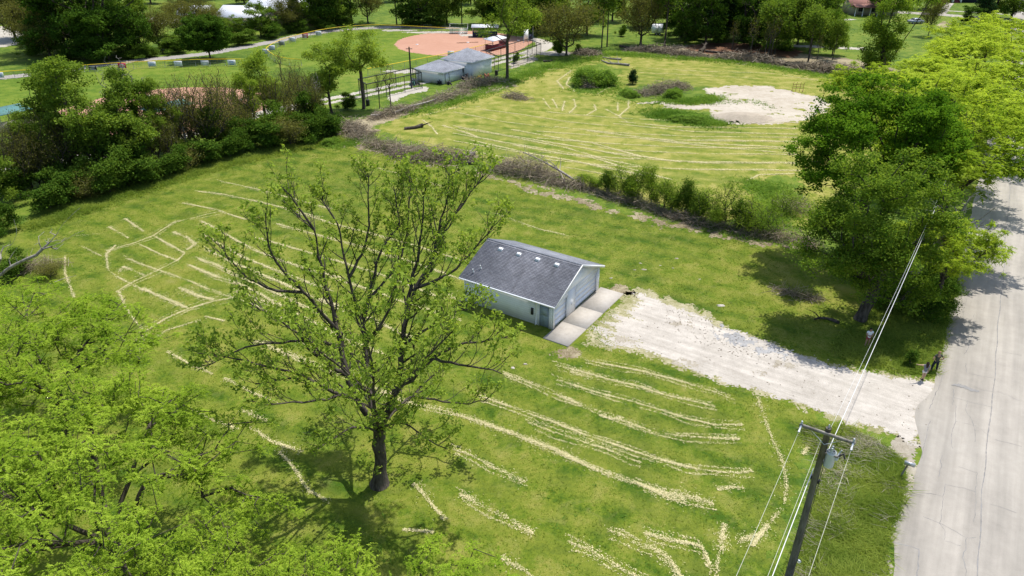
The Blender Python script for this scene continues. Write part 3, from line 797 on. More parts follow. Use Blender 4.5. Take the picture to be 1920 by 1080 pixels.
blades('ditch_grass', np.column_stack((pts, hs)), 0.30, 0.065, M['blade_dark'], 6, 'long rough green grass in the roadside ditch by the pole', 6, 0.12, 1.25, np.clip(fbm(pts[:, 0], pts[:, 1], 1.2, 15, 4) * 3.4 - 1.2, 0, 1))
dt = scatter(ditch, 900, 47, lambda X, Y: fbm(X, Y, 1.6, 48, 3) > 0.54)
blades('dry_grass', np.column_stack((dt, 0.6 + rng_(5).random(len(dt)))), 0.30, 0.035, M['reed'], 49, 'pale dry grass tufts among the green ditch grass', 5, 0.12, 1.5)
verge = gpl([(1560, 650), (1640, 560), (1720, 470), (1770, 480), (1800, 540), (1780, 600), (1770, 660), (1755, 705), (1680, 700), (1600, 684)])
pts = scatter(verge, 6000, 7)
blades('verge_grass', np.column_stack((pts, 0.4 + 1.2 * fbm(pts[:, 0], pts[:, 1], 3.0, 16, 3))), 0.24, 0.08, M['blade_dark'], 8, 'tall lush grass on the verge between the big trees and the road', 5, 0.16, 1.25, np.clip(fbm(pts[:, 0], pts[:, 1], 2.0, 17, 3) * 2.4 - 0.7, 0, 1))
def margin(pl, w, n, seed, h, label, bw=0.09):
    p = resample(gpl(pl), 0.3); r = rng_(seed)
    i = r.integers(0, len(p), n)
    q = p[i, :2] + r.normal(0, w, (n, 2))
    blades('rough_grass', np.column_stack((q, 0.4 + fbm(q[:, 0], q[:, 1], 3.0, seed, 3))), h, bw, M['weed'] if seed % 2 else M['blade_dark'], seed, label, 4, 0.2, 1.1,
           np.clip(fbm(q[:, 0], q[:, 1], 2.5, seed + 3, 3) * 2 - 0.5, 0, 1))
margin([(60, 425), (150, 395), (260, 358), (360, 325), (450, 302), (560, 275), (640, 262)], 0.9, 4500, 22, 0.42, 'dark rough grass along the foot of the left tree row')
margin([(600, 262), (640, 275), (680, 262)], 1.0, 700, 23, 0.4, 'bright weeds at the corner where the tree row meets the brush')
margin([(760, 212), (860, 188), (960, 150), (1010, 132), (1060, 118), (1120, 108)], 1.6, 2600, 25, 0.5, 'bright weeds between the lane brush and the dry field', 0.14)
margin([(1130, 100), (1250, 106), (1400, 117), (1540, 142), (1650, 152)], 1.8, 2600, 27, 0.5, 'bright rough grass along the far log line', 0.16)
margin([(1230, 212), (1290, 222), (1345, 232)], 1.6, 1600, 29, 0.55, 'lush weeds at the near edge of the sand pad', 0.14)
margin([(1250, 188), (1300, 190), (1345, 184)], 1.2, 900, 31, 0.5, 'lush weeds on the far side of the sand tongue', 0.14)
margin([(1080, 168), (1150, 172), (1090, 125)], 2.2, 900, 33, 0.4, 'uncut grass round the overgrown mound', 0.14)
margin([(1420, 345), (1470, 370), (1450, 405), (1390, 440)], 1.6, 1500, 35, 0.45, 'uncut grass left of the big tree beside the brush row', 0.12)
margin([(1150, 185), (1210, 196), (1420, 190), (1450, 205)], 0.9, 260, 37, 0.35, 'small weeds sprouting through the sand', 0.12)
margin([(1100, 645), (1135, 655), (1112, 612), (1150, 582)], 0.3, 160, 39, 0.10, 'thin grass at the end of the gravel drive', 0.07)
# leaf litter and clods on the drive
r = rng_(46); lit = scatter(gpl([(1250, 580), (1340, 605), (1420, 640), (1480, 665), (1470, 690), (1380, 668), (1300, 640), (1240, 610)]) , 230, 10)
lit = np.concatenate((lit, scatter(drive_poly, 110, 11)))
n = len(lit); a = r.uniform(0, 6.28, n); l = r.uniform(.04, .12, n)
P0 = np.column_stack((lit, np.full(n, .03))); P1 = P0 + np.column_stack((np.cos(a) * l, np.sin(a) * l, r.uniform(-.005, .03, n)))
V, F = frustums(P0, P1, r.uniform(.015, .035, n), r.uniform(.008, .02, n), 4)
tag(link('leaf_litter', me_np('leaf_litter', V, [F], {'tint': np.repeat(r.random(n) * .7, 4)}), M['brush']), 'dark bits of litter scattered over the gravel drive', 'litter', kind='stuff')
# dead stalks in the ditch
r = rng_(44); pts = scatter(ditch, 700, 9, lambda X, Y: fbm(X, Y, 2.2, 91, 2) > 0.5)
a = r.normal(math.pi * 0.9, 0.5, len(pts)); l = r.uniform(0.4, 1.2, len(pts))
P0 = np.column_stack((pts, np.full(len(pts), 0.12))); P1 = P0 + np.column_stack((np.cos(a) * l, np.sin(a) * l * 0.7, r.uniform(0.05, 0.3, len(pts))))
V, F = frustums(P0, P1, np.full(len(pts), 0.014), np.full(len(pts), 0.005), 3)
tag(link('dead_stalks', me_np('dead_stalks', V, [F], {'tint': np.repeat(r.random(len(pts)), 3)}), M['reed']), 'flattened pale dead stalks among the ditch grass', 'stalks', kind='stuff')
# ================================================================== TREES
def smooth_line(s, r, step):
    """Catmull-Rom through the points, with a little natural wander"""
    s = np.asarray(s, float)
    if step > 5 or len(s) < 3: return s
    p = np.concatenate((s[:1] * 2 - s[1:2], s, s[-1:] * 2 - s[-2:-1]))
    out = [s[0]]
    for i in range(1, len(p) - 2):
        m = max(1, int(np.linalg.norm(p[i + 1] - p[i]) / step))
        for q in range(1, m + 1):
            t = q / m
            out.append(0.5 * ((2 * p[i]) + (-p[i - 1] + p[i + 1]) * t + (2 * p[i - 1] - 5 * p[i] + 4 * p[i + 1] - p[i + 2]) * t * t + (-p[i - 1] + 3 * p[i] - 3 * p[i + 1] + p[i + 2]) * t ** 3))
    out = np.array(out)
    out[1:-1] += r.normal(0, 0.035, out[1:-1].shape)
    return out

def grow(seed, stems, centers, k=0.35, wig=0.10, step=1.1, lift=0.25):
    """stems: hand-laid polylines (the first is the trunk); every centre is then joined to the
    nearest wood, so the branches fork towards the leaf clumps. returns pos, parent, tips"""
    r = rng_(seed)
    cap = sum(len(s) for s in stems) + len(centers) * 14 + 10
    pos = np.zeros((cap, 3)); par = np.full(cap, -1, int); pl = np.zeros(cap); n = 0
    stems = [smooth_line(s, r, 0.6 if len(stems) > 1 else 9) for s in stems]
    cap += sum(len(s) for s in stems)
    pos = np.zeros((cap, 3)); par = np.full(cap, -1, int); pl = np.zeros(cap)
    for si, s in enumerate(stems):
        if si == 0:
            prev = -1
        else:
            prev = int(np.argmin(np.linalg.norm(pos[:n] - s[0], axis=1)))
            s = s[1:]
        for p in s:
            pos[n] = p; par[n] = prev
            pl[n] = 0 if prev < 0 else pl[prev] + np.linalg.norm(p - pos[prev])
            prev = n; n += 1
    lo = 1 if len(stems[0]) < 3 else max(1, len(stems[0]) // 3)
    d0 = np.min(np.linalg.norm(centers[:, None] - pos[None, :n], axis=2), axis=1)
    tips = []
    for ci in np.argsort(d0):
        c = centers[ci]
        d = np.linalg.norm(pos[lo:n] - c, axis=1)
        below = np.clip(pos[lo:n, 2] - c[2], 0, None)
        p = lo + int(np.argmin(d + k * pl[lo:n] + 1.5 * below))
        L = np.linalg.norm(c - pos[p])
        m = max(1, int(L / step)); m = min(m, 12)
        a = pos[p]
        gp_ = par[p]
        dirn = (a - pos[gp_]) if gp_ >= 0 else np.array((0, 0, 1.0))
        dirn = dirn / (np.linalg.norm(dirn) + 1e-9)
        ctrl = a + dirn * L * 0.35 + np.array((0, 0, lift * L * 0.3))
        prev = p
        for q in range(1, m + 1):
            t = q / m
            x = (1 - t) ** 2 * a + 2 * t * (1 - t) * ctrl + t * t * c
            if q < m: x = x + r.normal(0, wig * min(L, 4) * 0.35, 3)
            pos[n] = x; par[n] = prev; pl[n] = pl[prev] + np.linalg.norm(x - pos[prev]); prev = n; n += 1
        tips.append(n - 1)
    return pos[:n], par[:n], np.array(tips), [len(q) for q in stems]

def wood(pos, par, tips, r0, rtip, ntrunk):
    n = len(pos); cnt = np.zeros(n); cnt[tips] = 1
    for i in range(n - 1, 0, -1):
        if par[i] >= 0: cnt[par[i]] += cnt[i]
    cnt = np.maximum(cnt, 1)
    e = math.log(r0 / rtip) / math.log(max(cnt[0], 2))
    rad = rtip * cnt ** e
    return rad

def wood_mesh(name, pos, par, rad, sel, k, butt=True):
    i = np.array([j for j in sel if par[j] >= 0])
    p = par[i]
    ra = np.minimum(rad[p], rad[i] * 1.35); rb = rad[i]
    if butt:
        base = p == 0
        ra = np.where(base, rad[0] * 1.25, ra)
    d = pos[i] - pos[p]
    V, F = frustums(pos[p] - d * 0.04, pos[i] + d * 0.04, ra, rb, k)
    return me_np(name, V, [F], smooth=True)

def leaf_quads(seed, C, per, spread, size, up=0.6, tintc=None, droop=0.0):
    """rhombic leaves scattered round the clump centres"""
    r = rng_(seed); n = len(C) * per
    s = np.asarray(spread, float)
    if s.ndim == 0: s = np.array((s, s, s * 0.7))
    P = np.repeat(C, per, 0) + r.normal(0, 1, (n, 3)) * s
    P[:, 2] -= droop * np.abs(r.normal(0, 1, n))
    nr = r.normal(0, 1, (n, 3)); nr[:, 2] += up * 2
    nr /= np.linalg.norm(nr, axis=1)[:, None]
    t = np.cross(nr, r.normal(0, 1, (n, 3))); t /= np.linalg.norm(t, axis=1)[:, None] + 1e-9
    b = np.cross(nr, t)
    l = size[0] * r.uniform(0.6, 1.3, n)[:, None]; w = size[1] * r.uniform(0.6, 1.3, n)[:, None]
    fold = nr * w * 0.25
    V = np.stack((P - t * l / 2, P + b * w / 2 + fold, P + t * l / 2, P - b * w / 2 + fold), 1)
    tc = r.random(len(C)) if tintc is None else tintc
    tint = np.clip(0.55 * np.repeat(tc, per) + 0.45 * r.random(n), 0, 1)
    return V.reshape(-1, 3), np.arange(n * 4).reshape(-1, 4), tint

def frond_quads(seed, C, nf, nl, L, size):
    """feathery compound leaves: drooping rows of leaflets fanning out of every clump centre"""
    r = rng_(seed); n = len(C) * nf
    c = np.repeat(C, nf, 0) + r.normal(0, 1, (n, 3)) * (0.20, 0.20, 0.10)
    a = r.uniform(0, 6.283, n); el = r.normal(0.15, 0.3, n)
    d = np.stack((np.cos(a) * np.cos(el), np.sin(a) * np.cos(el), np.sin(el)), 1)
    ll = L * r.uniform(0.6, 1.3, n)
    s = np.tile((np.arange(nl) + 0.6) / nl, n); i = np.repeat(np.arange(n), nl); m = n * nl
    P = c[i] + d[i] * (s * ll[i])[:, None]; P[:, 2] -= 0.45 * ll[i] * s * s
    P += r.normal(0, 0.012, P.shape)
    t = d[i].copy(); t[:, 2] -= 0.9 * s; t /= np.linalg.norm(t, axis=1)[:, None]
    side = np.cross(t, (0, 0, 1.0)) + r.normal(0, 0.3, (m, 3)); side /= np.linalg.norm(side, axis=1)[:, None] + 1e-9
    w = size[0] * (1.15 - 0.55 * s) * r.uniform(0.7, 1.25, m); h = size[1] * r.uniform(0.8, 1.3, m)
    q = np.cross(side, t) * (w * 0.12)[:, None]
    V = np.stack((P - side * w[:, None] / 2 - q, P - t * h[:, None] / 2, P + side * w[:, None] / 2 - q, P + t * h[:, None] / 2), 1)
    tint = np.clip(0.45 * np.repeat(r.random(len(C)), nf * nl) + 0.35 * np.repeat(r.random(n), nl) + 0.2 * r.random(m), 0, 1)
    return V.reshape(-1, 3), np.arange(m * 4).reshape(-1, 4), tint

def crown_pts(seed, n, lobes, shell=0.55, floor=0.0, sep=0.0, sub=None):
    """clump centres inside a union of ellipsoids (cx,cy,cz,rx,ry,rz), thicker towards the outside"""
    r = rng_(seed)
    L = np.asarray(lobes, float)
    if sub:                                   # break the crown into many smaller knobs with gaps between them
        m, fr = sub
        vol = L[:, 3] * L[:, 4] * L[:, 5]; k = r.choice(len(L), m, p=vol / vol.sum())
        d = r.normal(0, 1, (m, 3)); d /= np.linalg.norm(d, axis=1)[:, None]
        rad = np.where(r.random(m) < 0.8, r.uniform(0.72, 1.02, m), r.uniform(0.2, 0.7, m))
        c = L[k, :3] + d * rad[:, None] * L[k, 3:]
        q = fr * r.uniform(0.6, 1.35, m) * np.cbrt(vol.max())
        L = np.column_stack((c, q, q, q * 0.72))
        shell = 0.6
    vol = L[:, 3] * L[:, 4] * L[:, 5]
    k = r.choice(len(L), n * 2, p=vol / vol.sum())
    d = r.normal(0, 1, (n * 2, 3)); d /= np.linalg.norm(d, axis=1)[:, None]
    rad = (shell ** 3 + (1 - shell ** 3) * r.random(n * 2)) ** (1 / 3)
    rad *= np.where(r.random(n * 2) < 0.25, r.random(n * 2) * 0.6 + 0.3, 1)
    a = np.arctan2(d[:, 1], d[:, 0])
    rad *= 0.82 + 0.36 * vnoise(a * 2.2 + 10 * k, d[:, 2] * 3.0, 0.8, seed % 40)
    P = L[k, :3] + d * rad[:, None] * L[k, 3:]
    if sub:
        P = P[(d[:, 2] > -0.35) | (r.random(n * 2) < 0.35)]
    P = P[P[:, 2] > floor]
    if sep > 0:
        keep = []
        for p in P:
            if not keep or np.min(np.sum((np.array(keep) - p) ** 2, 1)) > sep * sep: keep.append(p)
            if len(keep) >= n: break
        P = np.array(keep)
    return P[:n]

def tree(name, label, cat, group, base, h, lobes, nclump, per, spread, leaf, leafm, barkm, seed, r0=None, rtip=0.012, trunk_h=0.35,
         lean=(0, 0), stems=None, k=0.35, shell=0.55, up=0.6, droop=0.0, wk=5, floor=None, limb=False, tint_h=0.4, kbias=None, step=1.1, sep=0.0, bare=0.0, sub=None, frond=None):
    """thing > trunk, crown (and each main limb when limb is set); geometry is local to the base"""
    r = rng_(seed)
    if stems is None:
        m = 6
        tz = np.linspace(0, h * trunk_h, m)
        tr = np.stack((lean[0] * tz + np.cumsum(r.normal(0, 0.035, m)) * 0.8, lean[1] * tz + np.cumsum(r.normal(0, 0.035, m)) * 0.8, tz), 1); tr[0] = 0
        stems = [tr]
    C = crown_pts(seed, nclump, lobes, shell, floor if floor is not None else h * 0.12, sep, sub)
    pos, par, tips, slen = grow(seed, stems, C, k, 0.10, step)
    r0 = r0 or h * 0.022
    rad = wood(pos, par, tips, r0, rtip, len(stems[0]))
    root = thing(name, label, cat, base, 0.0, group)
    nt = len(stems[0])
    if limb:
        # which main limb does each node hang from
        own = np.full(len(pos), -1); ns = [slen[0]] + [q - 1 for q in slen[1:]]
        st = np.cumsum([0] + ns)
        for q in range(1, len(stems)): own[st[q]:st[q + 1]] = q
        for j in range(st[-1], len(pos)):
            own[j] = own[par[j]]
        link('trunk', wood_mesh('trunk', pos, par, rad, np.nonzero(own <= 0)[0], 9), barkm, root)
        for q in range(1, len(stems)):
            sel = np.nonzero(own == q)[0]
            if len(sel): link('limb', wood_mesh('limb', pos, par, rad, sel, 6, False), barkm, root)
    else:
        link('trunk', wood_mesh('trunk', pos, par, rad, range(len(pos)), wk), barkm, root)
    if per > 0:
        C2 = C if bare <= 0 else C[r.random(len(C)) > bare]
        V, F, t = leaf_quads(seed + 1, C2, per, spread, leaf, up, None, droop) if frond is None else frond_quads(seed + 1, C2, *frond)
        link('crown', me_np('crown', V, [F], {'tint': t}), leafm, root)
    return root

def retree(src, label, base, sxy=1.0, sz=1.0, rz=0.0, group=None):
    """a copy of a tree and of its parts"""
    c = src.copy(); col.objects.link(c)
    c.location = tuple(float(v) for v in base); c.scale = (sxy, sxy, sz); c.rotation_euler = (0, 0, rz)
    c['label'] = label
    if group: c['group'] = group
    for ch in src.children:
        d = ch.copy(); d.parent = c; col.objects.link(d)
    return c

def lobes_for(seed, h, rx, n=6, low=0.35, squash=0.85):
    r = rng_(seed + 900); out = []
    cz = h * (low + 1) / 2; rz = h * (1 - low) / 2
    out.append((0, 0, cz, rx * 0.72, rx * 0.72, rz * 0.9))
    for i in range(n):
        a = i * 2.4 + r.uniform(-.5, .5); z = r.uniform(-0.55, 0.65)
        s = math.sqrt(max(0.1, 1 - z * z)) * 0.62
        q = r.uniform(0.32, 0.5)
        out.append((rx * s * math.cos(a), rx * s * math.sin(a), cz + rz * z, rx * q, rx * q, rz * q * squash))
    return out

def ht(x, yb, yt):
    """height of something that stands at pixel (x, yb) and whose top is at row yt"""
    D = gp(x, yb)[1]
    return at(x, yt, D)[2]

# ---- the big half-leafed tree in the middle of the near field
HB = gp(712, 908)
def hp(x, y, dy):
    return at(x, y, HB[1] + dy) - HB
hero_stems = [
    [(0, 0, 0), hp(713, 880, 0), hp(714, 850, 0), hp(712, 820, 0), hp(711, 795, 0)],
    [hp(711, 800, 0), hp(690, 782, .2), hp(668, 745, .6), hp(652, 705, 1.0), hp(641, 655, 1.6), hp(634, 622, 2.0), hp(624, 580, 2.4), hp(612, 540, 2.8), hp(598, 480, 3.2), hp(588, 430, 3.5), hp(556, 400, 3.8)],
    [hp(634, 622, 2.0), hp(606, 590, 1.6), hp(570, 548, 1.2), hp(528, 505, .6), hp(505, 460, .2), hp(498, 400, 0)],
    [hp(711, 800, 0), hp(700, 772, .8), hp(693, 735, 1.8), hp(690, 690, 2.8), hp(684, 640, 3.6), hp(680, 605, 4.2), hp(664, 560, 5.0), hp(655, 520, 5.6), hp(640, 460, 6.2), hp(633, 420, 6.6), hp(600, 370, 7)],
    [hp(680, 605, 4.2), hp(690, 565, 4.6), hp(697, 530, 5.0), hp(712, 480, 5.4), hp(725, 450, 5.8), hp(748, 430, 6.2), hp(738, 350, 6.8)],
    [hp(711, 800, 0), hp(732, 765, -.3), hp(742, 728, -.4), hp(750, 690, -.4), hp(754, 645, -.2), hp(762, 590, .4), hp(780, 540, 1.0), hp(815, 480, 1.6), hp(832, 430, 2.2), hp(862, 390, 2.8), hp(905, 330, 3.4)],
    [hp(762, 590, .4), hp(770, 540, 1.4), hp(781, 490, 2.2), hp(790, 430, 3.0), hp(793, 360, 3.6)],
    [hp(742, 728, -.4), hp(772, 712, -.8), hp(792, 690, -1.0), hp(815, 672, -1.0), hp(850, 650, -.8), hp(900, 640, -.4), hp(950, 632, 0)],
    [hp(754, 645, -.2), hp(790, 625, -1), hp(820, 600, -1.5), hp(850, 585, -2), hp(890, 580, -2.2)],
    [hp(668, 745, .6), hp(640, 740, -.4), hp(610, 725, -1.2), hp(575, 712, -1.6), hp(530, 712, -1.8), hp(480, 720, -2)],
    [hp(652, 705, 1.0), hp(625, 690, .8), hp(603, 672, .5), hp(580, 655, 0), hp(565, 630, -.6), hp(530, 605, -1.2), hp(470, 570, -1.8)],
    [hp(711, 800, 0), hp(728, 782, 1.2), hp(748, 760, 2.6), hp(772, 742, 4), hp(800, 715, 5.4), hp(830, 690, 6.6)],
    [hp(712, 812, 0), hp(680, 800, -1), hp(650, 806, -2), hp(622, 822, -3), hp(592, 842, -3.6)],
    [hp(712, 808, 0), hp(740, 792, -1.2), hp(770, 800, -2.2), hp(800, 822, -3.0), hp(838, 842, -3.4)],
    [hp(711, 800, 0), hp(705, 780, -1.5), hp(700, 745, -3), hp(700, 690, -4.4), hp(690, 640, -5.4), hp(680, 590, -6)],
    [hp(640, 740, -.4), hp(600, 750, -2.2), hp(550, 755, -3.4), hp(490, 760, -4.2)],
    [hp(700, 772, .8), hp(690, 752, 3), hp(672, 728, 5), hp(640, 700, 7)],
    [hp(641, 655, 1.6), hp(605, 642, .6), hp(545, 640, -.4), hp(460, 652, -1.2), hp(385, 688, -1.6)],
    [hp(610, 725, -1.2), hp(550, 700, -1.6), hp(480, 682, -2), hp(400, 664, -2.2)],
    [hp(815, 672, -1.0), hp(860, 684, -1.8), hp(905, 690, -2.4), hp(940, 700, -2.8)],
    [hp(772, 742, 4), hp(830, 752, 3.6), hp(880, 756, 3), hp(915, 752, 2.6)],
    [hp(690, 565, 4.6), hp(735, 510, 5.6), hp(762, 440, 6.6), hp(770, 360, 7.2), hp(768, 325, 7.4)],
    [hp(655, 520, 5.6), hp(684, 460, 6.6), hp(692, 390, 7.2), hp(690, 325, 7.6)],
    [hp(588, 430, 3.5), hp(560, 390, 3.2), hp(528, 350, 3.0)],
    [hp(780, 540, 1.0), hp(830, 520, .4), hp(880, 480, 0), hp(925, 420, -.2)],
    [hp(815, 480, 1.6), hp(822, 430, 2.4), hp(838, 370, 3.2), hp(842, 320, 3.8)],
    [hp(570, 548, 1.2), hp(500, 540, .4), hp(440, 500, -.4), hp(415, 460, -.8)],
    [hp(690, 640, -5.4), hp(720, 600, -6), hp(740, 560, -6.4), hp(745, 520, -6.4)],
    [hp(700, 745, -3), hp(640, 690, -4.4), hp(590, 650, -5.2), hp(550, 600, -5.6)],
    [hp(705, 780, -1.5), hp(760, 720, -3.6), hp(810, 660, -4.8), hp(850, 620, -5.4)],
]
hz = ht(712, 908, 300)
hl = [(0.2, 1.0, 11.2, 8.3, 7.0, 7.6), (-4.2, 0.0, 9.0, 4.8, 5, 5.4), (4.3, 0.3, 9.0, 4.6, 5, 5.2), (0.4, 4.2, 15.2, 6.2, 3.6, 4.6), (0, 0, 2.6, 1.3, 1.3, 2.2), (-3.5, -2, 5.2, 4, 3.5, 2.4), (3.6, -2, 5.0, 3.8, 3.5, 2.4)]
def sprout(r, line, t0, gap, lng, up, out, c0):
    """side shoots along a branch: they leave it sideways and bend upwards to the light"""
    line = resample(line, 0.25); n = len(line); res = []
    L = n * 0.25
    s = t0 * L + r.uniform(0, gap)
    side = r.choice((-1, 1))
    while s < L - 0.1:
        i = min(n - 2, int(s / 0.25)); p = line[i]
        tan = line[i + 1] - line[i]; tan /= np.linalg.norm(tan) + 1e-9
        rad = p - c0; rad[2] = 0; rad /= np.linalg.norm(rad) + 1e-9
        lat = np.cross(tan, Z) * side; lat /= np.linalg.norm(lat) + 1e-9; side = -side
        d = tan * 0.7 + lat * r.uniform(0.4, 1.1) + rad * out + Z * up * 0.4 + r.normal(0, 0.25, 3)
        d /= np.linalg.norm(d)
        ln = lng * r.uniform(0.5, 1.25) * (1.15 - 0.6 * s / L)
        q = [p]; m = max(3, int(ln / 0.4)); st = ln / m
        for k in range(m):
            d = d + Z * up * 0.22 + r.normal(0, 0.13, 3); d /= np.linalg.norm(d)
            q.append(q[-1] + d * st)
        res.append((i / n, np.array(q)))
        s += gap * r.uniform(0.6, 1.4)
    return res

def hero_tree(label):
    r = rng_(301)
    root = thing('spreading_tree', label, 'tree', HB)
    c0 = np.array((0.0, 0.8, 0.0)); tufts, tw = [], []
    def fr(lines, name, k):
        P0, P1, R0, R1 = [], [], [], []
        for q, ra, rb in lines:
            t = np.linspace(0, 1, len(q)); rr_ = (ra + (rb - ra) * t ** 0.8)
            P0.append(q[:-1]); P1.append(q[1:] + (q[1:] - q[:-1]) * .05); R0.append(rr_[:-1]); R1.append(rr_[1:])
        V, F = frustums(np.concatenate(P0), np.concatenate(P1), np.concatenate(R0), np.concatenate(R1), k)
        link(name, me_np(name, V, [F], smooth=True), M['bark'], root)
    tr_ = smooth_line(hero_stems[0], r, 0.5)
    sh = [(q, .022, .006) for f, q in sprout(r, tr_[1:], .1, .28, 1.5, .5, .5, c0)]
    tufts += [q[j] for q, _, _ in sh for j in range(2, len(q))]
    tz = np.linspace(0, 1, len(tr_))
    MB().tube(tr_ - Z * .02, .37 + .24 * np.clip(1 - tz * 3.5, 0, 1) ** 1.5 + r.normal(0, .012, len(tr_)), 14).build('trunk', M['bark'], root, True)
    fr(sh, 'shoots', 4)
    R1_ = [0, .27, .15, .25, .15, .30, .16, .20, .13, .16, .17, .15, .10, .11, .17, .10, .14, .12, .11, .11, .10, .12, .12, .10, .12, .11, .11, .10, .12, .13]
    extra = []
    for li in range(1, len(hero_stems)):
        q = smooth_line(hero_stems[li], r, 0.5); ra = R1_[li] * .84
        lines = [(q, ra, .028)]
        for f, b1 in sprout(r, q, .16, .55, 3.0, .8, .4, c0) + [(0.95, b) for _, b in sprout(r, q[-3:], .2, .35, 1.8, 1.0, .3, c0)]:
            r1 = max(.022, ra * (1 - f * .75) * .42)
            lines.append((b1, r1, .010))
            for f2, b2 in sprout(r, b1, .22, .42, 1.15, .9, .25, c0):
                lines.append((b2, max(.012, r1 * .4), .005))
                tufts.append(b2[-1]); tufts.append(b2[len(b2) // 2])
            tufts.append(b1[-1]); tufts.append(b1[-2])
        fr(lines, 'limb', 6)
    T = np.array(tufts); T = T[T[:, 2] > .4]
    keep = r.random(len(T)) < np.where(T[:, 2] > 4, .74, .8)
    T = T[keep]
    T = T + r.normal(0, .05, T.shape)
    V, F, t = leaf_quads(303, T, 7, (.12, .12, .10), (.24, .13), .45)
    link('crown', me_np('crown', V, [F], {'tint': t}), M['hero'], root)
    return root
hero = hero_tree('big many-limbed tree with sparse young leaves in front of the garage')

# ---- lime-green locusts at the lower left, close to the camera
def locust(name, label, base, h, rx, seed, ncl, per, leaf, mat, group, spread=(0.42, 0.42, 0.11), frond=None):
    r = rng_(seed + 40)
    lob = [(0, 0, h * 0.66, rx * 0.8, rx * 0.8, h * 0.24)]
    for i in range(9):
        a = i * 0.7 + r.uniform(-.25, .25); q = r.uniform(0.55, 0.85)
        lob.append((rx * q * math.cos(a), rx * q * math.sin(a), h * r.uniform(0.48, 0.84), rx * 0.34, rx * 0.34, h * 0.13))
    st = [[(0, 0, 0), (0.05, 0.03, h * .1), (0.1, 0.1, h * .2), (0.15, 0.1, h * .3)]]
    for i in range(6):
        a = i * 1.05 + r.uniform(-.3, .3)
        e = np.array((math.cos(a), math.sin(a), 0))
        st.append([np.array((0.15, 0.1, h * .3)), e * rx * .18 + Z * h * .42, e * rx * .36 + Z * h * .54 + r.normal(0, .2, 3), e * rx * .58 + Z * h * .66 + r.normal(0, .25, 3), e * rx * .78 + Z * h * .74])
    return tree(name, label, 'tree', group, base, h, lob, ncl, per, spread, leaf, mat, M['bark_dark'], seed, r0=h * 0.025, rtip=0.012, stems=st, k=0.2, shell=0.35, up=1.0, droop=0.10, wk=6, step=0.9, sub=(75, 0.30), frond=frond)
LG = 'lime green locust trees at the lower left'
loc1 = locust('locust_tree', 'lime feathery tree at the left edge with its dark forked trunk showing', gp(130, 815), 10.8, 7.4, 401, 640, 125, (0.17, 0.065), M['locust'], LG, frond=(12, 9, 0.48, (0.17, 0.055)))
loc2 = locust('locust_tree', 'large lime feathery tree filling the bottom left corner', gp(235, 1105), 11.2, 7.4, 402, 760, 140, (0.15, 0.060), M['locust'], LG, frond=(13, 10, 0.44, (0.15, 0.048)))
retree(loc1, 'lime tree at the bottom edge below the big spreading tree', (-5.6, 14.6, 0), 0.80, 0.98, 2.1)
retree(loc2, 'lime tree cut by the frame bottom between the corner tree and the spreading tree', (-12.6, 16.6, 0), 0.72, 1.0, 1.1)
retree(loc2, 'lime tree pressed against the lower left frame edge', (-32.0, 27.0, 0), 0.9, 0.95, 3.9)
retree(loc1, 'lime tree just outside the lower left corner', (-25.0, 14.0, 0), 0.95, 0.98, 5.0)
retree(loc1, 'low lime tree at the left edge under the dead limbs', gp(-70, 690), 0.75, 0.72, 4.4)

# ---- trees by the road on the right
B1 = gp(1640, 520)
tree('maple_tree', 'dense dark green rounded maple, the darkest crown beside the road', 'tree', None, (B1[0] - 0.3, 64.0, 0), 18.0,
     [(0, 0, 12.2, 6.6, 6.2, 5.2), (-3.6, -1.5, 10.6, 4.2, 4, 3.6), (3.2, -1, 12.5, 4, 4, 3.8), (0.5, 1, 14.5, 4, 4, 3.2), (-4.6, -1, 7.8, 2.6, 3, 2.4), (3, -3, 9, 3.4, 3, 3)],
     640, 85, (0.34, 0.34, 0.20), (0.26, 0.17), M['maple'], M['bark_dark'], 411, r0=0.42, shell=0.62, wk=5, sub=(95, 0.24), up=0.8)
B2 = gp(1612, 600)
st2 = [[(0, 0, 0), (0.35, 0.15, 1.2), (0.75, 0.3, 2.4), (1.1, 0.5, 3.6)], [(1.1, .5, 3.6), (2.0, .8, 5.2), (3.4, 1.0, 6.9), (5.0, 1.2, 8.6), (6.6, 1.4, 10.2)], [(1.1, .5, 3.6), (.6, .6, 5.5), (-.2, .6, 7.5), (-1, .6, 9.5)],
       [(0.75, .3, 2.4), (-.6, -.4, 4.2), (-2.4, -.8, 5.6), (-4, -1, 6.6)]]
tree('elm_tree', 'mid green leaning tree with thick grey trunk beside the person in white', 'tree', None, B2, 14.5,
     [(0.2, 0.2, 9.0, 4.6, 4.2, 4.6), (-3.2, -.6, 7.4, 3.4, 3.2, 3.0), (-1.0, 0, 12.0, 3.2, 3, 2.6), (2.2, -1.6, 5.4, 2.6, 2.2, 1.7), (-1.2, -1.6, 5.6, 2.8, 2.2, 1.6), (3.2, 0.4, 9.0, 2.4, 2.6, 2.8), (2.6, -1.0, 3.4, 2.0, 1.8, 1.4), (-2.0, -1.0, 4.0, 2.0, 1.8, 1.2), (0.6, -1.6, 3.6, 1.6, 1.2, 1.0)],
     680, 70, (0.34, 0.34, 0.22), (0.22, 0.13), M['elm'], M['bark'], 412, r0=0.46, stems=st2, shell=0.5, limb=True, floor=2.2, sub=(85, 0.24), up=0.7)
dstem = [[(0, 0, 0), (.2, .1, 1.5), (.9, .3, 3.2), (2.1, .5, 5.2), (3.1, .7, 7.0), (3.6, .9, 8.6), (4.2, 1.0, 9.8)], [(2.1, .5, 5.2), (1.4, 0, 7), (1.0, -.4, 8.8), (.4, -.6, 10.4)], [(.9, .3, 3.2), (2.2, -.3, 4.0), (3.6, -.6, 4.4), (4.6, -.8, 4.2)]]
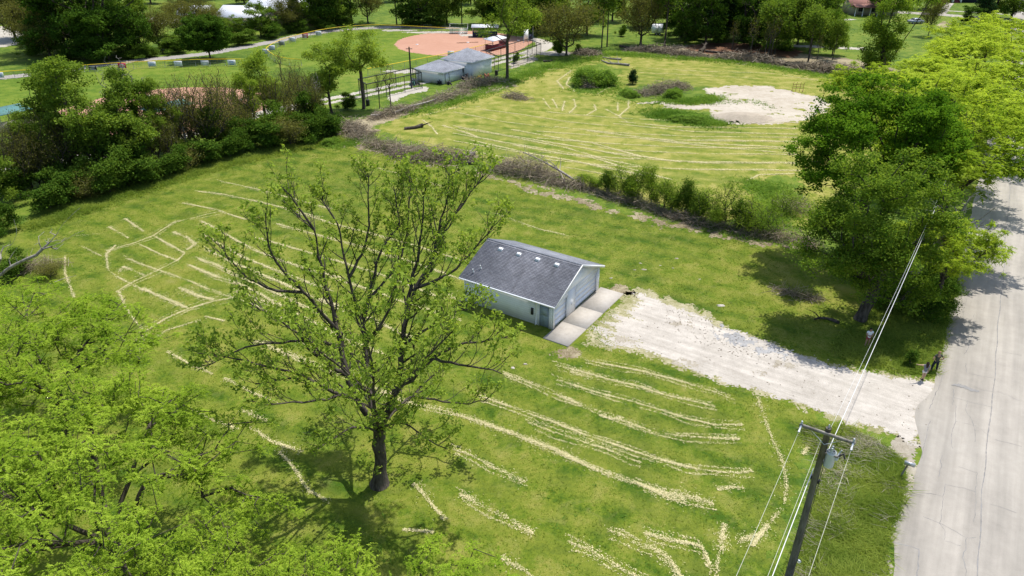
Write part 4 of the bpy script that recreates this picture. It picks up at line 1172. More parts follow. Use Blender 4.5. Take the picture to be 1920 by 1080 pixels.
tree('dead_tree', 'leaning half-dead trunk with bare grey branches among the roadside trees', 'tree', None, gp(1690, 560), 10.5,
     [(3.2, .2, 8.0, 2.4, 2, 2.6), (1.2, -.6, 8.6, 2, 1.6, 2.2), (4, -.8, 4.6, 1.6, 1.2, 1.0)], 90, 0, 0, (0.1, 0.1), None, M['bark_pale'], 413, r0=0.34, rtip=0.014, stems=dstem, k=0.2, limb=True)
RG = 'lime green locust trees along the road'
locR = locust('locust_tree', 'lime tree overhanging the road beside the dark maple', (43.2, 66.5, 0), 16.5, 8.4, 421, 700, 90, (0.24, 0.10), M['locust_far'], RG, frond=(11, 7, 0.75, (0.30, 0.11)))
def nearroad(t, s): return road_pt(t, s)
retree(locR, 'lime tree behind the dark maple, second along the road', nearroad(49, -8.0), 1.2, 0.94, 1.3)
retree(locR, 'broad lime tree, third along the road', nearroad(70, -6.8), 1.30, 0.88, 2.9)
retree(locR, 'lime tree, fourth along the road', nearroad(94, -6.8), 1.2, 0.90, 4.2)
retree(locR, 'lime tree left of the road row beside the far log line', nearroad(74, -20), 0.85, 0.66, 5.3)
retree(locR, 'lime tree, fifth and farthest of the road row', nearroad(117, -8), 1.1, 0.88, 0.4)
retree(locR, 'small yellowish tree with hanging foliage over the road edge', nearroad(15.5, -4.9), 0.46, 0.60, 2.2)
retree(locR, 'smaller lime tree at the right frame edge beyond the road', nearroad(62, 14), 0.7, 0.7, 3.3)
# undergrowth by the road under the big trees
shr = tree('roadside_shrub', 'dark shrub under the big trees right of the grey trunk', 'shrub', 'undergrowth below the roadside trees', gp(1700, 560), 2.6,
           lobes_for(5, 2.6, 1.9, 6, 0.1), 90, 60, (0.28, 0.28, 0.22), (0.17, 0.10), M['shrub'], M['bark'], 431, r0=0.06, trunk_h=0.2, floor=0.1)
for k, (x, y, a, b, lb) in enumerate([(1755, 520, 1.2, 1.5, 'tall dark shrub against the road edge under the lime tree'), (1740, 600, 1.0, .9, 'shrub between the road edge and the big trunk'), (1690, 500, 1.3, 1.5, 'dark thicket behind the leaning dead trunk'),
                                    (1600, 515, 1.2, 1.3, 'dark shrub behind the thick grey trunk'), (1762, 560, .9, .8, 'low shrub spilling to the road edge'), (1660, 570, .9, .7, 'low dark shrub at the foot of the leaning tree')]):
    retree(shr, lb, gp(x, y), a, b, k * 1.7)
r_ = tree('conical_shrub', 'small dark bush in the bright verge grass left of the two standing people', 'shrub', None, gp(1706, 684), 1.25, [(0, 0, .62, .38, .38, .55), (0.05, 0, .85, .3, .3, .35)], 40, 30, (.09, .09, .09), (.12, .08), M['shrub'], M['bark'], 432, r0=.03, floor=.05)

# ---- hedgerow on the left
HG = 'trees of the left row between the field and the ball grounds'
def place(x, y): return gp(x, y)
t1 = tree('hackberry_tree', 'tall leafy green tree, largest of the left row', 'tree', HG, place(200, 335), 14.5, [(0, 0, 9.6, 4.6, 4.4, 4.2), (-4.5, 0, 9.8, 2.8, 2.6, 2.6), (-2, 0, 12.4, 3, 3, 2.0), (3.0, 0, 6.4, 3.4, 3.4, 3.0), (1, -1, 4, 4, 3, 2), (-4.5, .5, 6.2, 2.4, 2.4, 1.8)],
          400, 55, (0.42, 0.42, 0.26), (0.32, 0.20), M['midleaf'], M['bark'], 441, r0=0.32, shell=0.5, sub=(60, 0.26))
retree(t1, 'green tree at the left end of the row behind the bare grey limbs', place(-12, 395), 0.62, 0.6, 2.0)
t4 = tree('box_elder_tree', 'fresh green upright tree in the middle of the left row', 'tree', HG, place(500, 232), 11.5, lobes_for(7, 11.5, 3.4, 7, 0.22), 300, 36, (0.42, 0.42, 0.28), (0.32, 0.18), M['fresh'], M['bark'], 442, r0=0.22, shell=0.5, sub=(40, 0.30))
retree(t4, 'fresh green leaning tree right of the hazy brown shrubs', place(622, 212), 1.02, 1.0, 1.9)
t7 = tree('box_elder_tree', 'forked green tree with a thick bare trunk at the right end of the left row', 'tree', HG, place(682, 204), 13.5, [(-.6, 0, 9.6, 3.4, 3.2, 3.6), (2.6, 0, 9.0, 2.2, 2, 2.4), (-2.8, .2, 7.2, 2.2, 2, 2), (1.0, 0, 12, 2.2, 2, 1.5)],
          300, 34, (0.44, 0.44, 0.3), (0.32, 0.18), M['fresh'], M['bark'], 443, r0=0.28, trunk_h=0.42, shell=0.4, k=0.15, sub=(40, 0.30))
br = tree('budding_shrub_tree', 'hazy brown budding tree of upright stems, widest in the left row', 'tree', HG, place(390, 285), 11.5, [(0, 0, 7, 4.6, 3.4, 4.6), (-2.4, 0, 6, 2.6, 2.6, 4), (2.6, 0, 6, 2.6, 2.6, 4)],
          560, 13, (0.42, 0.42, 0.5), (0.18, 0.10), M['olive'], M['bark'], 444, r0=0.26, rtip=0.020, trunk_h=0.12, k=0.6, shell=0.2, floor=1.5, step=1.4)
retree(br, 'brown budding shrub tree between two green trees of the left row', place(562, 222), 0.75, 0.80, 2.3)
retree(br, 'brown twiggy tree in front of the tall leafy tree', place(130, 345), 0.85, 0.78, 4.0)
retree(br, 'thin brown tree at the far left behind the lane', place(40, 370), 0.7, 0.8, 1.0)
retree(br, 'brown twiggy shrub tree left of the fresh green tree', place(455, 262), 0.7, 0.62, 5.0)
retree(br, 'brown twiggy shrub tree below the bare grey tree', place(300, 310), 0.7, 0.62, 3.2)
for k, (x, y, a, b, lb) in enumerate([(340, 292, .75, .95, 'brown twiggy tree right of the bare grey tree'), (425, 270, .8, .95, 'brown twiggy tree just right of the widest one'), (225, 322, .7, .7, 'brown twiggy tree behind the foot of the tall leafy tree'),
                                    (85, 350, .8, .85, 'brown twiggy tree left of the tall leafy tree'), (590, 236, .6, .7, 'brown twiggy tree left of the leaning green tree'), (530, 240, .65, .8, 'brown twiggy tree right of the fresh green tree')]):
    retree(br, lb, place(x, y), a, b, k * 1.3 + .4)
for k, (x, y, a, b, lb) in enumerate([(268, 322, .55, .66, 'green tree right of the tall leafy tree'), (60, 352, .5, .62, 'green tree in the gap at the far left of the row'), (148, 322, .75, .9, 'green tree left behind the tall leafy tree'), (318, 300, .55, .74, 'green tree between the bare grey tree and the brown trees'), (240, 318, .7, .85, 'green tree close behind the tall leafy tree, to its right')]):
    retree(t1, lb, place(x, y), a, b, k * 2.3 + 1)
retree(t4, 'small fresh green tree at the end of the row beside the lane', place(470, 250), .7, .8, 4.0)
bt = tree('bare_tree', 'leafless pale grey tree standing above the left row', 'tree', None, place(268, 305), 14.0, [(-.6, 0, 10.6, 2.8, 2, 3.4), (1.6, 0, 9.4, 2, 2, 3), (0, 0, 12.6, 2, 1.6, 1.6)], 150, 0, 0, (.1, .1), None, M['bark_pale'], 445, r0=0.24, rtip=0.018, trunk_h=0.4, k=0.2, shell=0.1)
th = tree('thin_tree', 'spindly nearly bare sapling right of the forked green tree', 'tree', 'spindly saplings by the lane', place(733, 206), 8.5, [(0, 0, 5.6, 1.3, 1.2, 3)], 60, 6, (.25, .25, .3), (.2, .12), M['olive'], M['bark'], 446, r0=0.10, rtip=0.016, trunk_h=0.5, k=0.2, shell=0.1)
retree(th, 'spindly nearly bare sapling leaning over the lane, left of its twin', place(712, 204), 0.8, 0.75, 2)
retree(th, 'thin bare tree poking above the outfield fence corner', place(528, 150), 1.0, 0.75, 1)
for k, (x, y, a, b, lb) in enumerate([(85, 345, 1.0, .9, 'spindly bare sapling at the left end of the row'), (160, 330, 1.2, 1.1, 'spindly sapling rising left of the tall leafy tree'), (330, 300, 1.3, 1.25, 'spindly sapling right of the bare grey tree'),
                                    (415, 280, 1.2, 1.2, 'spindly sapling over the middle of the left row'), (482, 256, 1.0, 1.0, 'spindly sapling before the fresh green tree'), (575, 240, 1.0, 1.05, 'spindly sapling near the right end of the left row')]):
    retree(th, lb, place(x, y), a, b, k * 1.7)
for k, (x, y, a, b, lb) in enumerate([(55, 352, .6, .55, 'leafless grey tree at the left end of the row'), (355, 292, .55, .7, 'small leafless grey tree in the middle of the row'), (600, 226, .5, .55, 'small leafless tree near the lane end of the row')]):
    retree(bt, lb, place(x, y), a, b, k * 2.1 + .6)
# dark bushes filling the foot of the row
bu = tree('hedge_shrub', 'dark bush at the foot of the left row, nearest its right end', 'shrub', 'dark bushes along the foot of the left row', place(590, 262), 4.2, lobes_for(9, 4.2, 2.9, 7, 0.06), 170, 50, (.30, .30, .20), (.25, .15), M['shrub'], M['bark_dark'], 451, r0=.08, trunk_h=.15, floor=.1, sub=(26, .34))
ol = tree('hedge_shrub', 'olive twiggy bush in the left row, second from its right end', 'shrub', 'dark bushes along the foot of the left row', place(545, 268), 4.0, lobes_for(12, 4.0, 2.7, 6, 0.06), 170, 22, (.40, .40, .34), (.19, .11), M['olive'], M['bark'], 452, r0=.08, rtip=.014, trunk_h=.15, floor=.1)
rr = rng_(77)
xs = np.linspace(95, 620, 15)
ordw = ['first', 'second', 'third', 'fourth', 'fifth', 'sixth', 'seventh', 'eighth', 'ninth', 'tenth', 'eleventh', 'twelfth', 'thirteenth', 'fourteenth', 'fifteenth', 'sixteenth', 'seventeenth', 'eighteenth']
for k, x in enumerate(xs):
    y = np.interp(x, [60, 200, 330, 450, 600, 650], [398, 362, 322, 292, 262, 255]) + rr.uniform(-8, 2)
    s = rr.uniform(1.0, 1.4)
    s *= 0.92
    retree(bu if k % 5 != 2 else ol, ('dark leafy' if k % 5 != 2 else 'brownish twiggy') + f' bush at the foot of the left row, {ordw[k]} from the left', place(x, y), s, s * rr.uniform(0.55, 1.25), k * 2.1)
xs = np.linspace(30, 600, 13)
for k, x in enumerate(xs):
    y = np.interp(x, [0, 60, 200, 330, 450, 600, 650], [372, 362, 325, 290, 265, 238, 230]) + rr.uniform(-6, 6)
    s = rr.uniform(0.9, 1.3)
    retree(ol if k % 2 else bu, ('olive twiggy' if k % 2 else 'dark leafy') + f' taller bush in the back line of the left row, {ordw[k]} from the left', place(x, y), s, s * rr.uniform(0.9, 1.35), k * 1.3)
retree(bu, 'round dark bush beside the forked tree trunk and the lane', place(652, 206), 0.62, 0.62, 1)
# dead limbs reaching in at the left edge
dl = gp(-15, 560)
def dpx(x, y, D): return at(x, y, D) - dl
D0 = dl[1]
tree('dead_tree', 'bare grey dead limbs reaching into the picture at the left edge', 'tree', None, dl, 6.0, [tuple(dpx(95, 450, D0 + 1)) + (1.5, 1, 1.0), tuple(dpx(10, 470, D0)) + (1.2, 1, 1.2)], 46, 0, 0, (.1, .1), None, M['dead'], 461, r0=.20, rtip=.014,
     stems=[[(0, 0, 0), (.2, 0, .8), (.5, 0, 1.6)], [(.5, 0, 1.6), dpx(20, 500, D0), dpx(55, 485, D0), dpx(80, 468, D0 + .3), dpx(105, 440, D0 + .8), dpx(120, 418, D0 + 1.2), dpx(150, 390, D0 + 1.8)],
            [dpx(80, 468, D0 + .3), dpx(115, 455, D0 + .5), dpx(140, 438, D0 + 1), dpx(157, 432, D0 + 1.2)], [(.5, 0, 1.6), dpx(5, 480, D0 - .5), dpx(25, 455, D0 - .4), dpx(32, 430, D0 - .2), dpx(26, 412, D0)]], k=.2, limb=True, floor=.3)
retree(bu, 'bright leafy bush below the dead limbs at the left edge', place(20, 520), 0.7, 0.55, .4)
retree(ol, 'brown twiggy bush under the dead limbs', place(95, 520), 0.5, 0.45, .9)
retree(bu, 'green bush at the left edge above the dead limbs', place(5, 440), 0.8, 0.8, 2.4)

# ---- shrubs in the brush row between the two fields
SG = 'shrubs in the brush row between the fields'
s1 = tree('row_shrub', 'leafy green shrub in the middle of the brush row', 'shrub', SG, place(1195, 378), 4.0, [(0, 0, 2.2, 1.5, 1.3, 1.8), (-.9, 0, 1.6, 1, 1, 1.3), (.6, .2, 3.1, .8, .8, .8)], 120, 42, (.26, .26, .26), (.17, .09), M['elm'], M['bark'], 471, r0=.07, trunk_h=.2, floor=.15, sub=(18, .36))
retree(s1, 'leafy green shrub just right of its look-alike in the brush row', place(1222, 382), 0.85, 1.02, 1.4)
s2 = tree('row_shrub', 'dense upright dark green shrub standing alone in the brush row', 'shrub', SG, place(1285, 402), 4.4, [(0, 0, 2.2, 1.15, 1.1, 2.1), (.5, 0, 1.6, .9, .9, 1.4), (-.15, 0, 3.6, .6, .6, .7)], 130, 50, (.24, .24, .26), (.16, .09), M['shrub'], M['bark'], 472, r0=.07, trunk_h=.2, floor=.1)
s3 = tree('row_shrub', 'loose tall grey-green shrub near the right end of the brush row', 'shrub', SG, place(1358, 422), 4.8, [(0, 0, 2.6, 1.9, 1.5, 2.3), (.6, 0, 3.9, .9, .8, .9), (-.9, 0, 1.7, 1.2, 1, 1.4)], 190, 16, (.26, .26, .28), (.15, .08), M['elm'], M['bark'], 473, r0=.07, rtip=.012, trunk_h=.15, floor=.1)
for k, (x, y, a, b, src, lb) in enumerate([(1138, 362, .9, .7, s2, 'dark leafy shrub at the right end of the fallen trunk'), (1258, 396, .95, .8, s1, 'green bush filling the gap before the dark upright shrub'), (1310, 412, .95, .75, s2, 'dark bush just right of the dark upright shrub'), (1385, 428, 1.0, .8, s2, 'dark bush right of the loose tall shrub'),
    (1160, 366, .9, .8, s3, 'small twiggy shrub left of the green pair in the brush row'), (1245, 392, .95, .75, s3, 'low twiggy shrub between the green pair and the dark upright shrub'), (1318, 416, 1.05, .8, s3, 'low scrub between the dark upright shrub and the loose tall one'),
                                         (1405, 434, 1.05, .8, s3, 'low scrub right of the loose tall shrub'), (1112, 354, .7, .42, s1, 'low green weeds clump at the fallen trunk end'), (1088, 345, .6, .35, s1, 'small yellow-green bush beside the fallen grey trunk'),
                                         (1440, 440, 1.0, .65, s3, 'last low scrub of the row before the big trees'), (1180, 372, .8, .7, s2, 'dark shrub behind the green pair in the brush row'), (1340, 425, .8, .55, s1, 'green bush at the foot of the loose tall shrub'),
                                         (1470, 400, 1.0, .55, s3, 'thin scrub at the edge of the uncut grass by the big trees')]):
    retree(src, lb, place(x, y), a, b, k * 1.9)
cj = tree('juniper', 'small upright dark evergreen beside the weedy pile in the far field', 'shrub', None, place(1186, 158), 3.2, [(0, 0, 1.3, .8, .8, 1.2), (0, 0, 2.3, .45, .45, .8)], 70, 30, (.2, .2, .25), (.26, .12), M['needle'], M['bark'], 474, r0=.07, floor=.1)
mn = tree('overgrown_mound', 'rounded mound overgrown with green vines in the far field', 'shrub', None, place(1112, 160), 3.4, [(0, 0, 1.0, 4.4, 3.0, 1.8), (-1.5, 0, 1.6, 2.4, 2.2, 1.4), (2.5, -.5, .9, 2.2, 2, 1.3)], 260, 42, (.36, .36, .2), (.30, .19), M['weed'], M['bark'], 475, r0=.08, rtip=.016, trunk_h=.1, floor=.05)
retree(mn, 'weedy green heap at the left end of the sand pad', place(1262, 182), 0.55, .5, 1.0)
retree(mn, 'low green weeds heap left of the dead branches by the sand', place(1180, 180), 0.5, .35, 2.0)
retree(mn, 'low green weeds heap at the near edge of the sand pad', place(1290, 226), 0.7, .28, 3.0)
retree(mn, 'bright weed clump at the corner of the left row and the brush', place(620, 270), 0.34, .3, 1.0)
# ---- far trees: a few kinds, copied with their parts
FB = 'trees behind the ball grounds and along the far edge'
def proto(kind, seed, x, y, h, rx, label):
    b = place(x, y)
    if kind == 'dark':
        return tree('dark_tree', label, 'tree', FB, b, h, lobes_for(seed, h, rx, 8, 0.04) + [(0, 0, h * .2, rx * .8, rx * .8, h * .2)], 340, 34, (0.60, 0.60, 0.36), (0.56, 0.36), M['darkleaf'], M['bark_dark'], seed, shell=0.5, rtip=.03, wk=4, step=2.0, sub=(52, .27), floor=.6)
    if kind == 'mid':
        return tree('leafy_tree', label, 'tree', FB, b, h, lobes_for(seed, h, rx, 8, 0.08) + [(0, 0, h * .26, rx * .7, rx * .7, h * .2)], 310, 34, (0.55, 0.55, 0.34), (0.48, 0.31), M['midleaf'], M['bark'], seed, shell=0.5, rtip=.03, wk=4, step=2.0, sub=(48, .27), floor=.6)
    if kind == 'olive':
        return tree('budding_tree', label, 'tree', FB, b, h, lobes_for(seed, h, rx, 6, 0.12), 420, 26, (0.6, 0.6, 0.5), (0.34, 0.22), M['olive'], M['bark'], seed, shell=0.35, rtip=.022, wk=4, step=1.6)
    if kind == 'thin':
        return tree('slender_tree', label, 'tree', FB, b, h, [(0, 0, h * .72, rx, rx, h * .27)], 110, 22, (.6, .6, .6), (.45, .3), M['midleaf'], M['bark'], seed, shell=.2, rtip=.022, trunk_h=.6, r0=h * .014, wk=4, k=.15, step=1.8)
TREES = [  # kind, x, y(base), height, radius, label
 ('dark', 182, 108, 19, 8.0, 'biggest dark tree of the clump behind the left outfield fence'),
 ('dark', 128, 106, 16, 6.5, 'dark tree at the left side of the clump behind the left outfield fence'),
 ('dark', 232, 104, 18, 7.0, 'dark tree at the right side of the clump behind the left outfield fence'),
 ('dark', 155, 92, 18, 7.5, 'dark tree at the back left of the clump'),
 ('dark', 212, 90, 19, 7.5, 'dark tree at the back right of the clump'),
 ('olive', 75, 98, 12, 6, 'olive budding tree left of the dark clump'),
 ('olive', 30, 74, 13, 6, 'olive budding tree right beside the gravel yard'),
 ('olive', 66, 72, 15, 6, 'olive budding tree behind the gravel yard'),
 ('mid', 105, 80, 14, 6, 'pale green tree behind the dark clump at its left'),
 ('mid', 5, 40, 13, 6, 'pale green tree at the top left corner'),
 ('mid', 60, 38, 14, 6, 'pale green tree near the top left corner'),
 ('mid', 265, 96, 12, 4.2, 'leafy tree just right of the dark clump'),
 ('olive', 300, 92, 9, 4, 'small twiggy tree between the dark clump and the round tree'),
 ('olive', 335, 70, 9, 4, 'twiggy budding tree in front of the small tan barn'),
 ('mid', 318, 94, 4, 3.4, 'low green bush between the dark clump and the round tree'),
 ('olive', 372, 62, 9, 4, 'twiggy budding tree at the right corner of the small tan barn'),
 ('mid', 440, 74, 6, 4, 'low leafy tree under the white metal roof'),
 ('mid', 490, 70, 8, 4.4, 'leafy tree in front of the long white roof'),
 ('olive', 400, 66, 7.5, 3.4, 'thin budding tree before the left part of the white roof'),
 ('olive', 540, 62, 9, 3.6, 'thin budding tree at the right end of the white roof'),
 ('mid', 562, 56, 14, 5, 'leafy tree right of the white roof'),
 ('dark', 596, 53, 15, 6, 'dark leafy tree behind the curve of the path'),
 ('mid', 632, 50, 15, 6, 'leafy tree behind the curve of the path'),
 ('dark', 660, 46, 14, 5.5, 'dark tree left of the bright lawn gap'),
 ('olive', 690, 44, 11, 4.5, 'budding tree at the left of the bright lawn gap'),
 ('thin', 744, 46, 13, 3, 'slender tree standing on the lawn gap, left of its twin'),
 ('thin', 754, 46, 13, 3, 'slender tree standing on the lawn gap, right of its twin'),
 ('dark', 786, 48, 14, 5.5, 'dark tree behind the left end of the bleachers'),
 ('mid', 812, 46, 14, 5.5, 'leafy tree behind the bleachers'),
 ('mid', 838, 46, 14, 5, 'leafy tree behind the right end of the bleachers'),
 ('thin', 866, 45, 12, 2.6, 'slender tree behind the dark dugout'),
 ('dark', 792, 50, 4, 4.0, 'low dark shrub mass behind the outfield fence'),
 ('mid', 985, 66, 17, 6, 'bright leafy tree behind the lone lane tree'),
 ('dark', 1005, 62, 13, 4.6, 'dark tree behind the backstop'),
 ('mid', 1035, 60, 15, 5, 'leafy tree behind the low budding tree'),
 ('olive', 1062, 104, 11.5, 6.4, 'low spreading budding tree with a dark trunk at the end of the lane'),
 ('thin', 1128, 90, 17, 3.2, 'tall slender tree with a pale trunk, left of the trailer'),
 ('thin', 1138, 88, 17, 3.0, 'tall slender tree beside the pale-trunked one'),
 ('mid', 1100, 66, 14, 5, 'leafy tree behind the slender pair'),
 ('mid', 1148, 40, 13, 5, 'leafy tree at the back of the bright lawn strip'),
 ('olive', 1201, 84, 13, 5.5, 'budding olive tree in front of the white trailer'),
 ('thin', 1246, 87, 18, 3.4, 'tall pole-trunked tree right of the white trailer'),
 ('dark', 1278, 70, 15, 5.5, 'dark tree right of the white trailer'),
 ('dark', 1310, 62, 16, 6, 'dark tree left of the tall pine'),
 ('dark', 1250, 46, 16, 6, 'dark tree directly behind the white trailer'),
 ('dark', 1390, 78, 16, 6, 'dark tree right of the tall pine'),
 ('dark', 1425, 66, 17, 6, 'dark tree behind the row of thin trunks'),
 ('mid', 1452, 102, 12, 4, 'leafy tree above the red mulch'),
 ('thin', 1440, 106, 13, 3.6, 'slender leafy tree over the mulch bed'),
 ('mid', 1478, 92, 15, 5.5, 'large leafy tree right of the mulch bed'),
 ('mid', 1518, 98, 14, 4.6, 'leafy tree with a pale trunk left of the bright lawn'),
 ('thin', 1515, 116, 12, 3, 'slender pale-trunked tree at the far log line'),
 ('mid', 1560, 104, 8, 3, 'small light green tree on the bright lawn'),
 ('thin', 1561, 112, 9, 2, 'thin sapling beside the small light green tree'),
 ('mid', 1545, 60, 15, 5, 'leafy tree in front of the porch with the red-brown roof'),
 ('dark', 1500, 60, 15, 6, 'dark tree behind the leafy trees at the mulch'),
 ('dark', 1285, 80, 13, 4.6, 'dark tree at the back of the trailer, right behind its door side'),
 ('dark', 1322, 84, 12, 4.6, 'dark tree filling the gap left of the tall pine'),
 ('dark', 1408, 92, 13, 5, 'dark tree over the right half of the mulch bed'),
 ('dark', 1440, 86, 14, 5, 'dark tree behind the slender leafy tree over the mulch'),
 ('mid', 1495, 84, 15, 5, 'leafy tree between the mulch and the bright lawn, back one'),
 ('mid', 1535, 80, 13, 4.4, 'leafy tree at the left edge of the bright lawn'),
 ('dark', 1470, 60, 17, 6, 'tall dark tree behind the leafy trees, left of the porch'),
 ('dark', 1360, 50, 17, 6, 'tall dark tree behind the pine'),
 ('mid', 1215, 50, 15, 5, 'leafy tree behind and left of the white trailer'),
 ('dark', 205, 112, 10, 5.5, 'lower dark tree at the front of the dark clump'),
 ('dark', 160, 112, 9, 5, 'lower dark tree at the front left of the dark clump'),
 ('olive', 95, 108, 8, 5, 'low olive scrub tree at the left front of the dark clump'),
 ('mid', 1015, 50, 16, 5.5, 'leafy tree above the backstop'),
 ('dark', 940, 48, 14, 5, 'dark tree behind the lone lane tree, to its left'),
 ('mid', 905, 46, 13, 5, 'leafy tree behind the dark dugout, to its right'),
 ('olive', 1740, 68, 10, 2.6, 'small many-stemmed budding tree on the lawn before the street'),
 ('dark', 1862, 34, 13, 5.5, 'dark tree right of the dark house'),
 ('dark', 1820, 44, 5, 3.2, 'dark shrub at the corner of the side street'),
 ('mid', 1895, 36, 12, 5, 'leafy tree at the top right beside the road'),
 ('mid', 1650, 30, 13, 5, 'leafy tree behind the slanting trunk'),
]
protos = {}
for k, (kind, x, y, h, rx, lb) in enumerate(TREES):
    if kind != 'thin' and h > 7: h *= 1.12; rx *= 1.18
    key = (kind, k % 2 if kind in ('dark', 'mid') else 0)
    if key not in protos:
        protos[key] = (proto(kind, 500 + k, x, y, h, rx, lb), h, rx)
    else:
        src, h0, r0 = protos[key]
        retree(src, lb, place(x, y), rx / r0, h / h0, k * 1.37)
# a last row, seen only between and above the trees in front
rr = rng_(88)
def ordinal(n):
    w = ['first', 'second', 'third', 'fourth', 'fifth', 'sixth', 'seventh', 'eighth', 'ninth']
    if n < 9: return w[n]
    if n < 19: return ['tenth', 'eleventh', 'twelfth', 'thirteenth', 'fourteenth', 'fifteenth', 'sixteenth', 'seventeenth', 'eighteenth', 'nineteenth'][n - 9]
    if n == 19: return 'twentieth'
    return 'twenty-' + w[n - 20]
row = [x for x in np.linspace(-0.70, 0.72, 34) if not (0.56 < x < 0.68 or abs(x + 0.17) < .02)]
cnt_ = {'dark': 0, 'mid': 0}
for k, xr in enumerate(row):
    D = rr.uniform(250, 292); X = (xr + rr.uniform(-.012, .012)) * D
    kind = 'dark' if rr.random() < 0.45 else 'mid'
    src, h0, r0 = protos[(kind, k % 2)]
    h = rr.uniform(11, 15)
    lb = ('dark' if kind == 'dark' else 'leafy green') + f' tree cut by the top picture edge, {ordinal(cnt_[kind])} such from the left'
    cnt_[kind] += 1
    retree(src, lb, (X, D, 0), h / h0, h / h0, k * 2.2, 'background trees along the top edge')
# lone round tree
tree('round_tree', 'neat round dark green tree alone behind the left outfield fence', 'tree', None, place(394, 112), 9.6, [(0, 0, 5.7, 5.0, 5.0, 3.7), (-1.2, -1, 4.8, 3.8, 3.6, 2.8), (1.5, -.6, 4.9, 3.6, 3.6, 2.8)], 760, 55, (.32, .32, .22), (.36, .24), M['darkleaf'], M['bark_dark'], 481, sub=(240, .25), shell=.78, trunk_h=.25, r0=.2, floor=1.6, wk=5)
tree('lane_tree', 'tall single tree with a clean trunk standing beside the white buildings', 'tree', None, place(951, 148), 17.5, [(0, 0, 12.2, 4.6, 4.4, 4.4), (-2.8, 0, 10, 3, 3, 3), (2.8, 0, 10.6, 3, 3, 3), (0, 0, 15.4, 3, 3, 2)], 260, 34, (.5, .5, .35), (.36, .22), M['fresh'], M['bark_dark'], 482, sub=(40, .3), shell=.35, trunk_h=.42, r0=.30, rtip=.022, floor=6)
# pine
def pine(label, base, h, rx, seed):
    r = rng_(seed); C = []
    st = [[(0, 0, z) for z in np.linspace(0, h, 12)]]
    for z in np.linspace(h * .22, h * .98, 22):
        R_ = rx * (1 - (z / h)) ** .75 + .25
        a0 = r.uniform(0, 6.28)
        for q in range(6):
            a = a0 + q * 1.05 + r.uniform(-.2, .2)
            for f in (0.35, .6, .8, 1.0):
                C.append((R_ * f * math.cos(a), R_ * f * math.sin(a), z - .35 * f + r.uniform(-.1, .1)))
    C = np.array(C)
    root = thing('pine_tree', label, 'tree')
    root['label'] = label; root['category'] = 'tree'
    root.location = tuple(float(v) for v in base)
    pos, par, tips, slen = grow(seed, st, C, .3, .03, 1.5, 0)
    rad = wood(pos, par, tips, h * .017, .02, 12)
    link('trunk', wood_mesh('trunk', pos, par, rad, range(len(pos)), 4), M['bark_dark'], root)
    V, F, t = leaf_quads(seed, C, 16, (.42, .42, .12), (.62, .2), 1.0)
    link('crown', me_np('crown', V, [F], {'tint': t}), M['needle'], root)
    return root
p0 = pine('tall dark layered pine left of the mulch bed', place(1347, 78), 18, 4.6, 491)
retree(p0, 'dark evergreen at the corner by the dark house, top right', place(1838, 40), .8, .6, 1)
retree(p0, 'dark evergreen behind the tall pine', place(1372, 60), 1.0, .95, 2)
# slanting tree at the far log line
ls = [[(0, 0, 0), (1.2, .4, 1.8), (2.8, .9, 4.6), (4.4, 1.4, 7.6), (6.0, 1.8, 10.6), (7.2, 2.0, 13.5)], [(0, 0, 0), (-.4, 0, 2), (-.9, .1, 4.4), (-1.2, .2, 7), (-1.0, .2, 9.5)], [(4.4, 1.4, 7.6), (6.6, 1.2, 8.6), (8.0, 1.0, 9.6)]]
tree('slanting_tree', 'leafy tree with a second thick trunk slanting to the right at the far log line', 'tree', None, place(1655, 132), 14, [(-1.4, 0, 7.6, 3.6, 3, 5.0), (-.4, 0, 11.6, 3.2, 3, 2.6), (-1.8, 0, 3.6, 3.4, 3, 2.6), (7.2, 2, 13, 1.6, 1.6, 1.2)], 300, 42, (.6, .6, .5), (.40, .26), M['elm'], M['bark_dark'], 492, sub=(45, .26), r0=.55, rtip=.02, stems=ls, shell=.45, limb=True, floor=.6)
for k, (x, y, s) in enumerate([(1405, 112, 1.0), (1432, 112, .9), (1444, 113, 1.05), (1372, 100, .8), (1530, 122, .7)]):
    retree(th, f'thin leaning trunk at the edge of the mulch, {ordw[k]} from the left' if k < 3 else ('thin pale trunk left of the mulch edge saplings' if k == 3 else 'thin pale trunk before the leafy trees right of the mulch'), place(x, y), s, s * 1.15, k * 1.1)
for k, (x, y, a, b, lb) in enumerate([(1165, 68, .55, .62, 'dark boxy clipped bush left of the white trailer'), (1640, 128, 1.0, .7, 'dark bush at the foot of the slanting tree'), (1470, 96, .9, .5, 'low dark bush right of the mulch bed'),
                                     (1088, 100, .5, .5, 'small dark bush at the foot of the low budding tree'), (1048, 102, .6, .8, 'upright bush left of the low budding tree'), (1300, 74, 1.1, .6, 'low blue-green bush under the dark trees'), (965, 118, .4, .5, 'small green bush beside the lone lane tree'),
                                     (60, 105, .9, .5, 'low shrub below the olive trees at the top left'), (130, 112, 1.2, .7, 'dark shrub at the foot of the dark clump'), (250, 110, 1.2, .6, 'dark shrub at the right foot of the dark clump'),
                                     (285, 106, 1.2, .7, 'shrub in the scrub left of the round tree'), (335, 98, 1.3, .8, 'shrub in the scrub just behind the round tree'), (450, 84, 1.4, .8, 'shrub right of the round tree behind the path'), (505, 72, 1.4, .9, 'shrub below the white barn roof'),
                                     (550, 62, 1.5, .9, 'shrub at the right end of the white barn'), (610, 55, 1.5, .9, 'shrub behind the path curve'), (650, 50, 1.4, .8, 'shrub left of the bright lawn gap'), (820, 50, 1.3, .7, 'dark shrub behind the far bleachers'), (770, 50, 1.2, .6, 'dark shrub right of the slender pair')]):
    retree(bu, lb, place(x, y), a, b, k)
